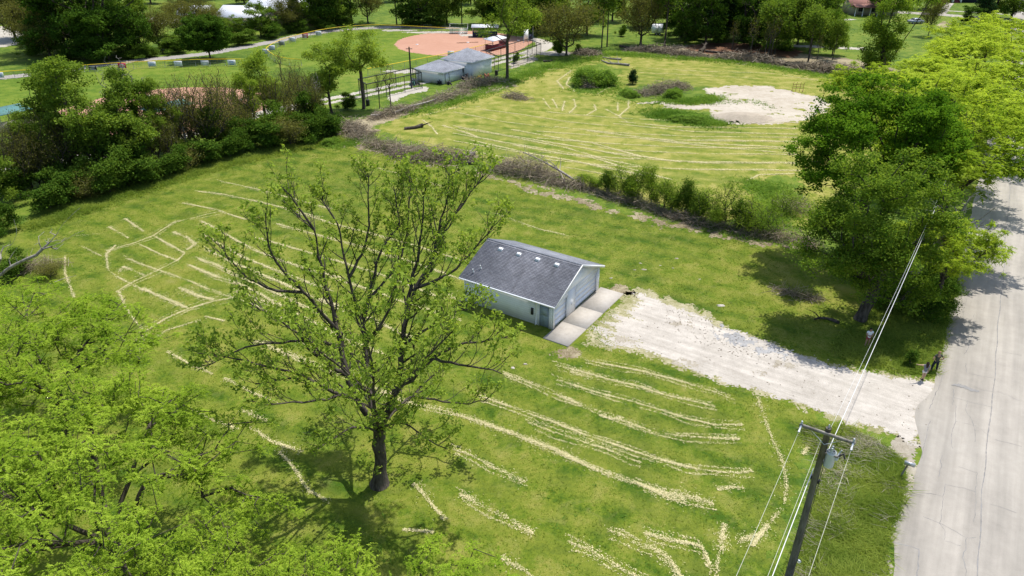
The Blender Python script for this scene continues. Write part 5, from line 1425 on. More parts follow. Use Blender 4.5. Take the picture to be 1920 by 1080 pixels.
# ================================================================== GARAGE
M['siding'] = plain('white_siding', (0.86, 0.88, 0.92), 0.55, 0, 0.06, 1.2)
nt = M['siding'].node_tree; b_ = nt.nodes['Principled BSDF']; src_ = b_.inputs['Base Color'].links[0].from_socket
sx_ = nnode(nt, 'ShaderNodeSeparateXYZ'); nt.links.new(opos(nt), sx_.inputs[0])
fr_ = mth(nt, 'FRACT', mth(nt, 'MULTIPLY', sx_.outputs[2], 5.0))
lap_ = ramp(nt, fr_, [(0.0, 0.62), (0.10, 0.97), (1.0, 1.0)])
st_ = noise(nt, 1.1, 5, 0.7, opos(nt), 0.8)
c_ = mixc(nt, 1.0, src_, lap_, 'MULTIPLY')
c_ = mixc(nt, ramp(nt, st_, [(0.55, 0.0), (0.8, 0.25)]), c_, (0.5, 0.5, 0.47))
nt.links.new(c_, b_.inputs['Base Color'])
M['trim'] = plain('white_trim', (0.84, 0.85, 0.86), 0.5, 0, 0.04, 2.0)
M['doorw'] = plain('white_steel_door', (0.80, 0.85, 0.93), 0.45, 0, 0.05, 1.0)
M['doorb'] = plain('blue_grey_door', (0.30, 0.37, 0.45), 0.5, 0, 0.12, 2.0)
M['metal'] = plain('galvanised_metal', (0.55, 0.57, 0.58), 0.4, 0.6, 0.15, 4.0)
M['white'] = plain('white_paint', (0.86, 0.87, 0.88), 0.5, 0, 0.06, 3.0)
M['black'] = plain('black_paint', (0.03, 0.03, 0.032), 0.5, 0, 0.2, 3.0)
M['rubber'] = plain('rubber', (0.02, 0.02, 0.02), 0.85, 0, 0.2, 6.0)
M['foundation'] = plain('concrete_footing', (0.38, 0.36, 0.33), 0.9, 0, 0.15, 2.0)

def shinglemat(name, cols, course=0.14):
    m, nodes, links = newmat(name); nt = m.node_tree
    b = nodes['Principled BSDF']; p = opos(nt)
    br = nnode(nt, 'ShaderNodeTexBrick')
    br.inputs['Scale'].default_value = 1.0; br.inputs['Brick Width'].default_value = 0.32; br.inputs['Row Height'].default_value = course
    br.inputs['Mortar Size'].default_value = 0.012; br.inputs['Bias'].default_value = 0.0
    br.inputs['Color1'].default_value = (*cols[0], 1); br.inputs['Color2'].default_value = (*cols[1], 1); br.inputs['Mortar'].default_value = (*[c * .5 for c in cols[0]], 1)
    links.new(p, br.inputs['Vector'])
    n = noise(nt, 0.6, 5, .65, p, .5); n2 = noise(nt, 30, 3, .7, p)
    c = mixc(nt, 1.0, br.outputs['Color'], ramp(nt, n, [(.3, .72), (.7, 1.15)]), 'MULTIPLY')
    c = mixc(nt, 1.0, c, ramp(nt, n2, [(.3, .8), (.7, 1.15)]), 'MULTIPLY')
    mp = nnode(nt, 'ShaderNodeMapping'); mp.inputs['Scale'].default_value = (1.6, 0.22, 1); links.new(p, mp.inputs[0])
    st = noise(nt, 1.0, 4, .6, mp.outputs[0])
    c = mixc(nt, ramp(nt, st, [(.55, 0.0), (.75, 0.55)]), c, (0.05, 0.05, 0.055))
    links.new(c, b.inputs['Base Color']); b.inputs['Roughness'].default_value = .85; b.inputs['Specular IOR Level'].default_value = .25
    links.new(bump(nt, br.outputs['Fac'], -.5, .015), b.inputs['Normal'])
    return m
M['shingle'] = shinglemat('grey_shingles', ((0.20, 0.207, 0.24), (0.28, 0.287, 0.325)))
M['shingle2'] = shinglemat('pale_grey_shingles', ((0.25, 0.265, 0.30), (0.31, 0.325, 0.365)))  # paler: sunlight on the garage's far slope put into the colour

# local frame of the garage: x along the front (U), y back from the front (-N)
GRZ = math.atan2(U[1], U[0])
gar = thing('garage', 'white garage with grey shingle gable roof beside the gravel drive', 'garage', GO, GRZ)
W_, Dp, EH, RH = 8.2, 9.0, 2.55, 4.35
mb = MB()
def wall_x(mb, y0, y1, holes, top):
    pass
T_ = 0.14
# front wall in pieces round the openings
front = [(0, 0.22, 0, EH), (0.22, 2.3, 2.15, EH), (2.3, 3.72, 0, EH), (3.72, 7.78, 2.15, EH), (7.78, W_, 0, EH)]
mb = MB()
for x0, x1, z0, z1 in front: mb.span(x0, x1, 0, T_, z0, z1)
mb.prism([(0, EH), (W_, EH), (W_ / 2, RH - 0.03)], (1, 0, 0), (0, 0, 1), (0, T_, 0))
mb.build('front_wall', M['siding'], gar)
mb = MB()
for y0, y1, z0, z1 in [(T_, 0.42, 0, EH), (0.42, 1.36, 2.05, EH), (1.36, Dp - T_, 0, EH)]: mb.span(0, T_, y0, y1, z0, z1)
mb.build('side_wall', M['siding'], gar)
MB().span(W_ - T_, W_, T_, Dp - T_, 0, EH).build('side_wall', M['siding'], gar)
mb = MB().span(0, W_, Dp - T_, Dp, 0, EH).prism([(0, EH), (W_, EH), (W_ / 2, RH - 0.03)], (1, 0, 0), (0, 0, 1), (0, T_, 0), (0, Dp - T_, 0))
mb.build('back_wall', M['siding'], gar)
MB().span(T_, W_ - T_, T_, Dp - T_, 0.01, 0.04).build('floor', M['foundation'], gar)
# doors
def overhead(x0, x1, name='overhead_door'):
    d = MB().span(x0, x1, 0.16, 0.19, 0.02, 2.15).build(name, M['doorw'], gar)
    n = 4; hh = 2.11 / n
    for i in range(n):
        z0 = 0.03 + i * hh
        mbp = MB().span(x0 + .01, x1 - .01, 0.135, 0.158, z0, z0 + hh - .012)
        mbp.build('panel', M['doorw'], d)
    return d
overhead(0.22, 2.3); overhead(3.72, 7.78)
mb = MB()
for x in (0.16, 2.3, 3.65, 7.78): mb.span(x, x + 0.07, -0.02, 0.0, 0.0, 2.15)
for x0, x1 in ((0.16, 2.37), (3.65, 7.85)): mb.span(x0, x1, -0.02, 0.0, 2.151, 2.23)
mb.build('door_casing', M['trim'], gar)
dr = MB().span(0.05, 0.09, 0.44, 1.34, 0.03, 2.03).build('side_door', M['doorb'], gar)
MB().span(0.02, 0.05, 0.56, 1.22, 1.1, 1.9).build('panel', M['doorb'], dr)
MB().tube([(0.03, 1.24, 1.0), (-0.05, 1.24, 1.0)], .03).build('handle', M['metal'], dr)
mb = MB().span(-.02, 0, .36, .42, 0, 2.05).span(-.02, 0, 1.36, 1.42, 0, 2.05).span(-.02, 0, .36, 1.42, 2.051, 2.12)
mb.build('door_casing', M['trim'], gar)
# corner boards, fascia
for x, y in ((-.012, -.012), (W_ - .09, -.012), (-.012, Dp - .09)): MB().span(x, x + .1, y, y + .1, 0.0, EH - .02).build('corner_board', M['trim'], gar)
# roof
OV = 0.32
sl = (RH - EH) / (W_ / 2)
ze = EH - sl * OV
L = math.hypot(W_ / 2 + OV, RH - ze)
tilt = math.atan2(RH - ze, W_ / 2 + OV)
for side in (0, 1):
    mbr = MB().span(0, Dp + 2 * OV, 0, L, 0, 0.07)
    rf = mbr.build('roof_slope', M['shingle'] if side == 0 else M['shingle2'], gar)  # far slope takes the paler copy, its sunlit brightness painted in
    if side == 0:   # local x runs back along the ridge, y up the slope
        rf.location = (-OV, Dp + OV, ze)
        from mathutils import Matrix
        X_, Y_ = Vector((0, -1, 0)), Vector((math.cos(tilt), 0, math.sin(tilt)))
    else:
        rf.location = (W_ + OV, -OV, ze)
        X_, Y_ = Vector((0, 1, 0)), Vector((-math.cos(tilt), 0, math.sin(tilt)))
    Zv = X_.cross(Y_)
    rf.rotation_euler = Matrix((X_, Y_, Zv)).transposed().to_euler()
    if side == 0:
        # shingle courses as real steps
        mbc = MB(); yy = 0.0; rs = rng_(3)
        for c in range(int((L - .1) / .145)):
            mbc.prism([(0, 0.071), (.15, 0.071), (0, 0.084)], (0, 1, 0), (0, 0, 1), (Dp + 2 * OV - .01, 0, 0), (.005, .01 + c * .145, 0))
        mbc.build('shingle_courses', M['shingle'], rf)['kind'] = 'stuff'
        for q, bx in enumerate((1.9, 3.8, 5.7, 7.6)):
            v = MB().prism([(-.14, 0), (.14, 0), (.12, .11), (-.12, .13)], (0, 1, 0), (0, 0, 1), (.30, 0, 0), (Dp + OV - bx, L - .75, .075)).build('roof_vent', M['white'], rf)
            MB().span(Dp + OV - bx - .06, Dp + OV - bx + .4, L - .98, L - .52, .072, .088).build('flashing', M['metal'], v)
        for bx, up_ in ((7.9, 1.5), (8.3, .9)):
            MB().tube([(Dp + OV - bx, up_, .05), (Dp + OV - bx, up_ + .05, .45)], .05).build('vent_pipe', M['white'], rf)
MB().prism([(-.13, -.05), (0, .02), (.13, -.05), (.13, -.03), (0, .05), (-.13, -.03)], (1, 0, 0), (0, 0, 1), (0, Dp + 2 * OV, 0), (W_ / 2, -OV, RH + .075)).build('ridge_cap', M['shingle2'], gar)
for sx in (0, 1):
    y0 = -OV - 0.03
    a = np.array((-OV if sx == 0 else W_ + OV, y0, ze - .13)); b_ = np.array((W_ / 2, y0, RH - .13))
    MB().add([a, b_, b_ + (0, 0, .20), a + (0, 0, .20), a + (0, .028, 0), b_ + (0, .028, 0), b_ + (0, .028, .20), a + (0, .028, .20)],
             [[(0, 1, 2, 3), (7, 6, 5, 4), (0, 4, 5, 1), (3, 2, 6, 7), (0, 3, 7, 4), (1, 5, 6, 2)]]).build('rake_board', M['trim'], gar)
    x = -OV - .03 if sx == 0 else W_ + OV
    MB().span(x, x + .03, -OV, Dp + OV, ze - .12, ze + .05).build('fascia', M['trim'], gar)
MB().prism([(-.12, 0), (0, 0), (0, .10), (-.02, .10), (-.02, .02), (-.10, .02), (-.12, .10), (-.135, .10)], (1, 0, 0), (0, 0, 1), (0, Dp + 2 * OV - .04, 0), (-OV - .031, -OV + .02, ze - .07)).build('gutter', M['trim'], gar)
MB().tube([(-.06, 1.62, 2.3), (-.06, 1.62, .15), (-.2, 1.62, .08)], .045).build('downspout', M['trim'], gar)
MB().span(-.12, -.001, 1.9, 2.1, .9, 1.5).build('meter_box', M['black'], gar)
MB().span(-.16, -.017, 1.5, 1.62, 2.12, 2.3).build('wall_lamp', M['black'], gar)
MB().span(3.0, 3.12, -.06, -.001, .95, 1.12).build('keypad', M['white'], gar)
MB().tube([(2.5, .0, .35), (2.5, -.06, .35)], .04).build('outlet', M['metal'], gar)

# ================================================================== UTILITY POLE, WIRES, MAILBOX
M['pole'] = barkmat('weathered_pole_wood', (0.075, 0.068, 0.055), (0.20, 0.185, 0.155), 3.0)
M['arm'] = barkmat('crossarm_wood', (0.16, 0.145, 0.12), (0.33, 0.31, 0.27), 3.0)
M['trans'] = plain('transformer_grey', (0.52, 0.56, 0.60), 0.4, 0.1, 0.08, 2.0)
M['cable'] = plain('aluminium_cable', (0.72, 0.72, 0.70), 0.45, 0.2, 0.08, 2.0)
M['thinwire'] = plain('copper_wire', (0.60, 0.60, 0.48), 0.5, 0.2, 0.1, 2.0)
M['insul'] = plain('porcelain', (0.55, 0.58, 0.62), 0.25, 0, 0.08, 4.0)
PB = at(1553, 806, 24.8); PH = 10.45
PB = np.array((PB[0], PB[1], 0.0))
pole = thing('utility_pole', 'wooden utility pole with crossarm and grey transformer beside the mailbox', 'utility pole', PB)
MB().tube([(0, 0, 0), (0, 0, 3), (0, 0, 6), (0, 0, PH)], [.19, .175, .155, .125], 14).build('post', M['pole'], pole, True)
ca = MB().box(np.array((0, 0, PH - .22)) - U * .17, (2.35, .10, .12), N, U).build('crossarm', M['arm'], pole)
for s in (-1, 1):
    MB().tube([N * s * .75 - U * .17 + Z * (PH - .24), Z * (PH - .85) - U * .145], .018, 6).build('brace', M['metal'], ca)
    e = N * s * 1.1 - U * .17 + Z * (PH - .16)
    MB().lathe([(.02, 0), (.05, .03), (.03, .06), (.05, .09), (.03, .12), (.04, .17)], 8, e).build('insulator', M['insul'], ca)
    q = N * s * 1.1 - U * .22 + Z * (PH - .22)
    MB().tube([q, q - U * .18 - Z * .05, q - U * .36 - Z * .12], [.05, .035, .05], 8).build('insulator', M['insul'], ca)
MB().lathe([(.02, 0), (.05, .03), (.03, .08), (.05, .11), (.03, .18)], 8, np.array((0, 0, PH))).build('insulator', M['insul'], pole)
tc = N * .36 + U * .10 + Z * (PH - 2.1)
tr = MB().lathe([(.21, 0), (.225, .03), (.225, .72), (.235, .74), (.235, .80), (.15, .86)], 16, tc).build('transformer', M['trans'], pole)
for s in (-1, 1):
    MB().lathe([(.05, 0), (.075, .06), (.05, .1), (.075, .14), (.04, .26)], 8, tc + Z * .82 + U * s * .09).build('bushing', M['insul'], tr)
    MB().box(tc + Z * (.15 + .5 * (s > 0)) - N * .24, (.1, .16, .06), N, U).build('bracket', M['metal'], tr)
MB().lathe([(.06, 0), (.09, .08), (.09, .2), (.05, .26)], 8, tc + N * .26 + Z * .45).build('arrester', M['insul'], tr)
ca2 = MB().box(np.array((0, 0, PH - 1.35)) + N * .38 - U * .05, (.62, .06, .08), N, U).build('side_arm', M['arm'], pole)
MB().tube([N * .7 + Z * (PH - 1.3), N * .86 - U * .05 + Z * (PH - 1.05), N * .95 + Z * (PH - 1.35)], [.05, .06, .04], 8).build('fuse_cutout', M['black'], ca2)
MB().tube([N * .66 + Z * (PH - 1.28), N * .74 + U * .08 + Z * (PH - 1.0)], .035, 8).build('insulator', M['insul'], ca2)
MB().tube([N * .13 + Z * (PH - .5), N * .15 + Z * (PH - 1.6), N * .2 + Z * (PH - 2.4), N * .18 + Z * .3], .012, 6).build('ground_wire', M['black'], pole)
MB().box(-N * .16 + U * .05 + Z * (PH - 3.0), (.08, .18, .22), N, U).build('bracket', M['black'], pole)
MB().box(N * .17 + Z * (PH - 3.1), (.12, .10, .20), N, U).build('bracket', M['black'], pole)
for dz in (.4, 3.2, 3.9): MB().tube([-N * .2 + Z * (PH - dz), N * .22 + Z * (PH - dz)], .014, 6).build('bolt', M['metal'], pole)
MB().lathe([(.08, 0), (.1, .05), (.06, .12)], 8, N * .28 + Z * 2.05).build('cable_clamp', M['white'], pole)
# next poles along the line: one hidden among the trees, one behind the camera
def plainpole(loc, label):
    p = thing('utility_pole', label, 'utility pole', loc)
    MB().tube([(0, 0, 0), (0, 0, 5), (0, 0, PH)], [.19, .16, .125], 12).build('post', M['pole'], p, True)
    MB().box(np.array((0, 0, PH - .22)) - U * .17, (2.35, .10, .12), N, U).build('crossarm', M['arm'], p)
UW = (at(1718, 490, 46.6) - at(1556, 842, 24.8)); UW[2] = 0; UW /= np.linalg.norm(UW)
far_p = PB + UW * 46.0; back_p = PB - U * 46.0
plainpole(far_p, 'utility pole standing hidden among the roadside trees')
plainpole(back_p, 'utility pole farther along the line, nearest the viewer')
def wire(name, a, b, sag, r, mat, label, k=6):
    t = np.linspace(0, 1, 40)
    p = a[None] * (1 - t)[:, None] + b[None] * t[:, None]
    p[:, 2] -= sag * 4 * t * (1 - t)
    tag(MB().tube(p, r, k).build(name, M[mat], None, True), label, 'cable', 'overhead lines on the utility pole')
wire('service_cable', PB + N * .18 + Z * 8.9, far_p + Z * 8.9, .35, .018, 'cable', 'thick pale cable from the pole up into the roadside trees')
wire('power_line', PB + N * .05 + Z * 10.3, far_p + Z * 10.0, .9, .007, 'cable', 'thin wire running above the thick cable to the trees')
wire('service_cable', PB - N * .18 + Z * 8.0, back_p + Z * 8.6, .8, .020, 'cable', 'thick pale cable leaving the pole towards the bottom of the picture')
for s, nm, zz, lb in ((-1.1, 'power_line', PH - .34, 'thin wire from the left end of the crossarm to the bottom edge'), (1.1, 'power_line', PH - .34, 'thin wire from the right end of the crossarm down past the pole'),
                      (-.15, 'power_line', PH - .45, 'thin wire from the pole head to the bottom edge')):
    wire(nm, PB + N * s - U * .55 + Z * zz, back_p + N * s + Z * (PH - .2), .9, .008, 'thinwire', lb)

MBX = gp(1688, 894)
mx = thing('mailbox', 'silver rural mailbox on a leaning brown post at the road edge', 'mailbox', MBX)
topm = N * .16 + Z * 1.05
MB().tube([(0, 0, 0), tuple(topm * .5), tuple(topm)], .055, 6).build('post', M['arm'], mx)
prof = [(-.09, 0), (.09, 0), (.09, .13)] + [(.09 * math.cos(a), .13 + .09 * math.sin(a)) for a in np.linspace(.3, math.pi - .3, 7)] + [(-.09, .13)]
bo = topm + N * .06 + Z * .02
MB().prism(prof, U, Z, N * .55, bo - N * .26).build('box', M['metal'], mx)
MB().prism([(p[0] * .97, p[1] * .98 + .002) for p in prof], U, Z, N * .02, bo + N * .292).build('door', M['trans'], mx)
MB().box(bo + N * .05 + U * .1 + Z * .12, (.05, .012, .16), N, U).build('flag', plain('red_flag', (.5, .04, .03)), mx)

# ================================================================== PEOPLE
SK = plain('skin', (0.52, 0.33, 0.24), 0.55, 0, 0.05, 8)
SK2 = plain('tanned_skin', (0.40, 0.24, 0.16), 0.55, 0, 0.05, 8)
def skin_obj(name, verts, edges, radii, mat, parent, sub=2):
    me = bpy.data.meshes.new(name)
    me.from_pydata([tuple(v) for v in verts], edges, [])
    o = link(name, me, mat, parent)
    o.modifiers.new('skin', 'SKIN').use_smooth_shade = True
    sv = me.skin_vertices
    if not sv: return o
    for i, rr_ in enumerate(radii):
        a = rr_ if isinstance(rr_, tuple) else (rr_, rr_)
        sv[0].data[i].radius = a
    sv[0].data[0].use_root = True
    ss = o.modifiers.new('sub', 'SUBSURF'); ss.levels = sub; ss.render_levels = sub
    return o
class Sk:
    def __init__(s): s.v, s.e, s.r = [], [], []
    def p(s, co, r, par=None):
        s.v.append(np.asarray(co, float)); s.r.append(r)
        if par is not None: s.e.append((par, len(s.v) - 1))
        return len(s.v) - 1
    def chain(s, par, pts):
        for co, r in pts: par = s.p(co, r, par)
        return par
def person(label, loc, rz, J, hgt, skin, top, bottom, hair, long_hair=False, shorts=True, cap_=None, sleeves=0.5):
    """J: joint positions for a 1.75 m figure facing -y (x to the figure's left)"""
    k = hgt / 1.75
    root = thing('person', label, 'person', loc, rz)
    P = {a: np.array(b) * k for a, b in J.items()}
    b = Sk()
    pel = b.p(P['pelvis'], (.135 * k, .10 * k))
    ch = b.chain(pel, [(P['waist'], (.125 * k, .09 * k)), (P['chest'], (.15 * k, .105 * k))])
    nk = b.chain(ch, [(P['neck'], .06 * k)])
    jaw = b.chain(nk, [(P['head'] - Z * .05 * k, .075 * k), (P['head'] + Z * .05 * k, .095 * k), (P['head'] + Z * .12 * k, .06 * k)])
    f = np.array((0, -1.0, 0)) if 'face' not in J else np.array(J['face'], float)
    for s in ('l', 'r'):
        sh = b.chain(ch, [(P['sh' + s], .06 * k), (P['el' + s], .042 * k), (P['wr' + s], .03 * k)])
        wd = P['wr' + s] - P['el' + s]; wd /= np.linalg.norm(wd)
        side = np.cross(wd, f + .01); side /= np.linalg.norm(side) + 1e-9
        palm = b.chain(sh, [(P['wr' + s] + wd * .06 * k, (.036 * k, .016 * k))])
        for q, ln in zip((-1.5, -.5, .5, 1.5), (.065, .08, .075, .06)):
            o_ = P['wr' + s] + wd * .095 * k + side * q * .019 * k
            b.chain(palm, [(o_, .0095 * k), (o_ + (wd * .6 + f * .25) * ln * k, .008 * k), (o_ + (wd * .9 + f * .6) * ln * k, .007 * k)])
        b.chain(palm, [(P['wr' + s] + wd * .05 * k - side * .045 * k, .011 * k), (P['wr' + s] + wd * .09 * k - side * .06 * k + f * .015 * k, .009 * k)])
        hp_ = b.chain(pel, [(P['hip' + s], .095 * k), (P['kn' + s], .062 * k), (P['an' + s], .042 * k)])
        b.chain(hp_, [(P['an' + s] + f * .11 * k - Z * .045 * k, (.042 * k, .025 * k))])
    skin_obj('body', b.v, b.e, b.r, skin, root)
    # clothes: the same lines, a little fuller
    c = Sk(); w0 = c.p(P['pelvis'] - Z * .10 * k, (.158 * k, .122 * k))
    c.p(P['pelvis'] + Z * .02 * k, (.152 * k, .115 * k), w0); w0 = 1
    c1 = c.chain(w0, [(P['waist'], (.145 * k, .105 * k)), (P['chest'], (.172 * k, .122 * k)), (P['neck'] - Z * .03 * k, .075 * k)])
    for s in ('l', 'r'):
        c.chain(3, [(P['sh' + s], .075 * k), (P['sh' + s] * (1 - sleeves) + P['el' + s] * sleeves, .062 * k)])
    skin_obj('shirt', c.v, c.e, c.r, top, root)
    c = Sk(); w0 = c.p(P['pelvis'] + Z * .05 * k, (.142 * k, .108 * k))
    for s in ('l', 'r'):
        a = c.chain(w0, [(P['hip' + s] - Z * .03 * k, .112 * k)])
        if shorts: c.chain(a, [(P['hip' + s] * .45 + P['kn' + s] * .55, .09 * k)])
        else: c.chain(a, [(P['kn' + s], .08 * k), (P['an' + s] + Z * .03, .062 * k)])
    skin_obj('trousers' if not shorts else 'shorts', c.v, c.e, c.r, bottom, root)
    h = P['head']
    hb = MB()
    if long_hair:
        hb.tube([h + Z * .15 * k, h + Z * .10 * k - f * .02 * k, h - f * .07 * k, h - f * .09 * k - Z * .16 * k, h - f * .085 * k - Z * .36 * k], np.array((.05, .112, .112, .10, .05)) * k, 10)
    else:
        hb.tube([h + Z * .155 * k - f * .01, h + Z * .13 * k - f * .015 * k, h + Z * .07 * k - f * .03 * k, h - Z * .0 * k - f * .045 * k], np.array((.03, .085, .102, .075)) * k, 10)
    hb.build('hair' if cap_ is None else 'cap', hair if cap_ is None else cap_, root, True)
    sd = np.cross(f, Z)
    for q in (-1, 1):
        MB().lathe([(.004, -.012), (.013, -.006), (.013, .006), (.004, .012)], 6, h + f * .092 * k + sd * q * .033 * k + Z * .03 * k).build('eye', M['black'], root)
        MB().lathe([(.008, -.03), (.02, -.01), (.02, .015), (.008, .03)], 6, h + sd * q * .098 * k + Z * .01 * k).build('ear', skin, root)
        a = P['an' + ('l' if q > 0 else 'r')]
        MB().tube([a - f * .07 * k - Z * .045 * k, a + f * .02 * k - Z * .03 * k, a + f * .13 * k - Z * .05 * k, a + f * .19 * k - Z * .055 * k], np.array((.04, .052, .045, .02)) * k, 8).build('shoe', M['black'], root, True)
    MB().tube([h + f * .095 * k + Z * .03 * k, h + f * .118 * k - Z * .005 * k, h + f * .095 * k - Z * .012 * k], np.array((.008, .017, .012)) * k, 6).build('nose', skin, root)
    MB().tube([h + f * .09 * k - Z * .045 * k - sd * .022 * k, h + f * .097 * k - Z * .047 * k, h + f * .09 * k - Z * .045 * k + sd * .022 * k], .006 * k, 5).build('mouth', plain('lips', (.35, .13, .11)), root)
    return root
STAND = dict(pelvis=(0, 0, .93), waist=(0, 0, 1.08), chest=(0, 0, 1.30), neck=(0, -.01, 1.48), head=(0, -.02, 1.60), shl=(.19, 0, 1.41), shr=(-.19, 0, 1.41),
             ell=(.25, .03, 1.13), elr=(-.25, .03, 1.13), wrl=(.24, -.06, .88), wrr=(-.24, -.06, .88), hipl=(.10, 0, .88), hipr=(-.10, 0, .88), knl=(.11, -.02, .49), knr=(-.11, -.02, .49), anl=(.12, .02, .09), anr=(-.12, .02, .09))
# man with his back to us, hands on hips
mj = dict(STAND, ell=(.40, .12, 1.16), elr=(-.40, .12, 1.16), wrl=(.20, -.06, 1.0), wrr=(-.20, -.06, 1.0), anl=(.20, .02, .09), anr=(-.20, .02, .09), knl=(.17, -.02, .49), knr=(-.17, -.02, .49))
person('man in dark green shirt and navy trousers with elbow out at the road edge', gp(1750, 696), R(180), mj, 1.80, SK2, plain('dark_green_shirt', (0.055, 0.065, 0.045)), plain('navy_trousers', (0.012, 0.018, 0.04)),
       plain('grey_brown_hair', (0.25, 0.17, 0.11)), shorts=False, cap_=plain('tan_cap', (0.42, 0.26, 0.15)))
wj = dict(STAND, elr=(-.46, -.10, 1.46), wrr=(-.70, -.16, 1.50), anl=(.06, .02, .09), anr=(-.06, .02, .09), knl=(.07, -.02, .49), knr=(-.07, -.02, .49), ell=(.28, .02, 1.15), wrl=(.18, -.1, .98))
# her right arm points across the field
person('woman with long dark hair and white shorts pointing across the field', gp(1729, 713), R(-10), dict(wj, face=(0, 1, 0)), 1.65, SK, plain('slate_top', (0.16, 0.17, 0.21)), plain('white_shorts', (0.72, 0.70, 0.68)), plain('dark_brown_hair', (0.03, 0.016, 0.010)), long_hair=True, sleeves=.35)
pj = dict(STAND, ell=(.27, -.06, 1.15), elr=(-.27, -.06, 1.15), wrl=(-.02, -.20, 1.14), wrr=(.02, -.17, 1.08), head=(0, -.05, 1.58))
person('person in white shirt and red shorts with folded arms under the leaning tree', gp(1624, 650), R(0), pj, 1.75, SK2, plain('white_shirt', (0.80, 0.82, 0.86), .8, 0, .04), plain('red_shorts', (0.36, 0.085, 0.085)), plain('black_hair', (0.012, 0.010, 0.009)))
# ================================================================== BRUSH, LOGS, STONES
def brush(name, label, pts, width, height, n, seed, rmax=0.035, ln=(0.7, 3.4), cat='brush pile'):
    """a tangle of cut twigs along a line on the ground"""
    r = rng_(seed); p = resample(gpl(pts), 0.4); i = r.integers(0, len(p), n)
    c = p[i].copy(); e = np.minimum(i, len(p) - 1 - i) / max(1, len(p) / 2)
    prof = 0.35 + 0.65 * np.clip(e * 1.6, 0, 1)
    lat = r.normal(0, 1, (n, 2)) * width * 0.45
    c[:, :2] += lat
    env = np.clip(1 - (np.linalg.norm(lat, axis=1) / (width * 1.1)) ** 2, 0.05, 1) * prof
    height = height * 1.35
    c[:, 2] = height * env * r.random(n) ** 0.9 + 0.03
    l = r.uniform(*ln, n) * (0.5 + 0.5 * env)
    a = r.uniform(0, 6.28, n); el = r.normal(0.12, 0.5, n)
    d = np.stack((np.cos(a) * np.cos(el), np.sin(a) * np.cos(el), np.sin(el)), 1)
    P0 = c - d * l[:, None] / 2; P2 = c + d * l[:, None] / 2
    P1 = c + r.normal(0, 0.08, (n, 3)) * l[:, None]
    for q in (P0, P1, P2): q[:, 2] = np.clip(q[:, 2], 0.02, None)
    rad = rmax * r.uniform(0.25, 1.0, n) ** 1.5
    V1, F1 = frustums(P0, P1, rad, rad * 0.8, 3); V2, F2 = frustums(P1, P2, rad * 0.8, rad * 0.3, 3)
    t = np.repeat(r.random(n), 3)
    o = link(name, me_np(name, np.concatenate((V1, V2)), [np.concatenate((F1, F2 + len(V1)))], {'tint': np.concatenate((t, t))}), M['brush'])
    return tag(o, label, cat, 'brush piles')
brush('brush_pile', 'grey tangle of cut brush at the corner by the left tree row', [(640, 240), (665, 250), (690, 262)], 2.6, 1.5, 900, 601, .045)
brush('brush_pile', 'long brush pile between the corner and the far-field stump', [(690, 272), (740, 285), (790, 290)], 2.0, 1.2, 900, 602, .045)
brush('brush_pile', 'brush pile behind the top of the big spreading tree', [(745, 292), (800, 300), (840, 302), (885, 300)], 2.2, 1.6, 1200, 603, .045)
brush('brush_pile', 'bushy reddish heap of cut branches left of the fallen grey trunk', [(930, 318), (965, 326), (1000, 330), (1040, 342)], 2.3, 2.0, 1700, 604, .035)
brush('brush_pile', 'twiggy debris round the butt of the fallen grey trunk', [(1040, 345), (1075, 352), (1110, 358)], 1.4, .8, 420, 605, .04)
brush('brush_pile', 'low brush under the green shrub pair', [(1120, 362), (1180, 380), (1250, 402)], 1.3, .8, 700, 606, .03)
brush('brush_pile', 'low dry brush under the dark upright shrub and beyond', [(1250, 405), (1320, 422), (1400, 436)], 1.3, .8, 700, 607, .03)
brush('brush_pile', 'brown brush at the right end of the row by the big trees', [(1400, 440), (1460, 448), (1530, 462)], 1.3, .8, 620, 608, .03)
brush('brush_pile', 'brush pile with pale logs beside the gravel lane', [(700, 225), (740, 212), (780, 205)], 1.8, 1.1, 620, 609, .05)
brush('brush_pile', 'brush line behind the white buildings', [(790, 198), (840, 185), (880, 172)], 2.2, 1.0, 700, 610, .05)
brush('brush_pile', 'brown brush pile at the foot of the lone lane tree', [(860, 168), (900, 160), (940, 152)], 2.4, 1.4, 800, 611, .05)
brush('brush_pile', 'dead branches heap in front of the overgrown mound', [(1092, 162), (1105, 165)], 1.3, 1.6, 420, 612, .06)
brush('brush_pile', 'brown brush heap left of the sand pad', [(1195, 178), (1220, 178), (1250, 172), (1285, 165)], 2.0, 1.6, 1100, 613, .05)
brush('brush_pile', 'pale cut branches at the foot of the low budding tree', [(1085, 100), (1100, 104), (1120, 102)], 2.2, 1.0, 420, 614, .08)
brush('brush_pile', 'dark brush along the left part of the far log line', [(1180, 94), (1240, 100), (1320, 107)], 2.2, 1.4, 1200, 615, .09)
brush('brush_pile', 'dark brush along the middle of the far log line', [(1340, 108), (1400, 114), (1470, 122)], 2.4, 1.4, 1300, 616, .09)
brush('brush_pile', 'grey brush along the right part of the far log line', [(1490, 126), (1560, 136), (1640, 146)], 2.6, 1.4, 1500, 617, .09)
brush('brush_pile', 'fallen grey twigs lying in the far field left of the mound', [(950, 182), (985, 187)], 1.4, .9, 300, 618, .05)
brush('brush_pile', 'twiggy debris in the shade left of the thick grey trunk', [(1455, 545), (1490, 555), (1530, 562)], .8, .4, 220, 619, .03)
brush('brush_pile', 'bare twigs at the left skirt of the big road trees', [(1470, 385), (1495, 400), (1515, 395)], 1.5, 1.6, 260, 620, .03)
brush('brush_pile', 'brown twigs low at the left edge under the dead limbs', [(20, 512), (60, 505), (110, 498)], 1.0, .9, 420, 621, .025)

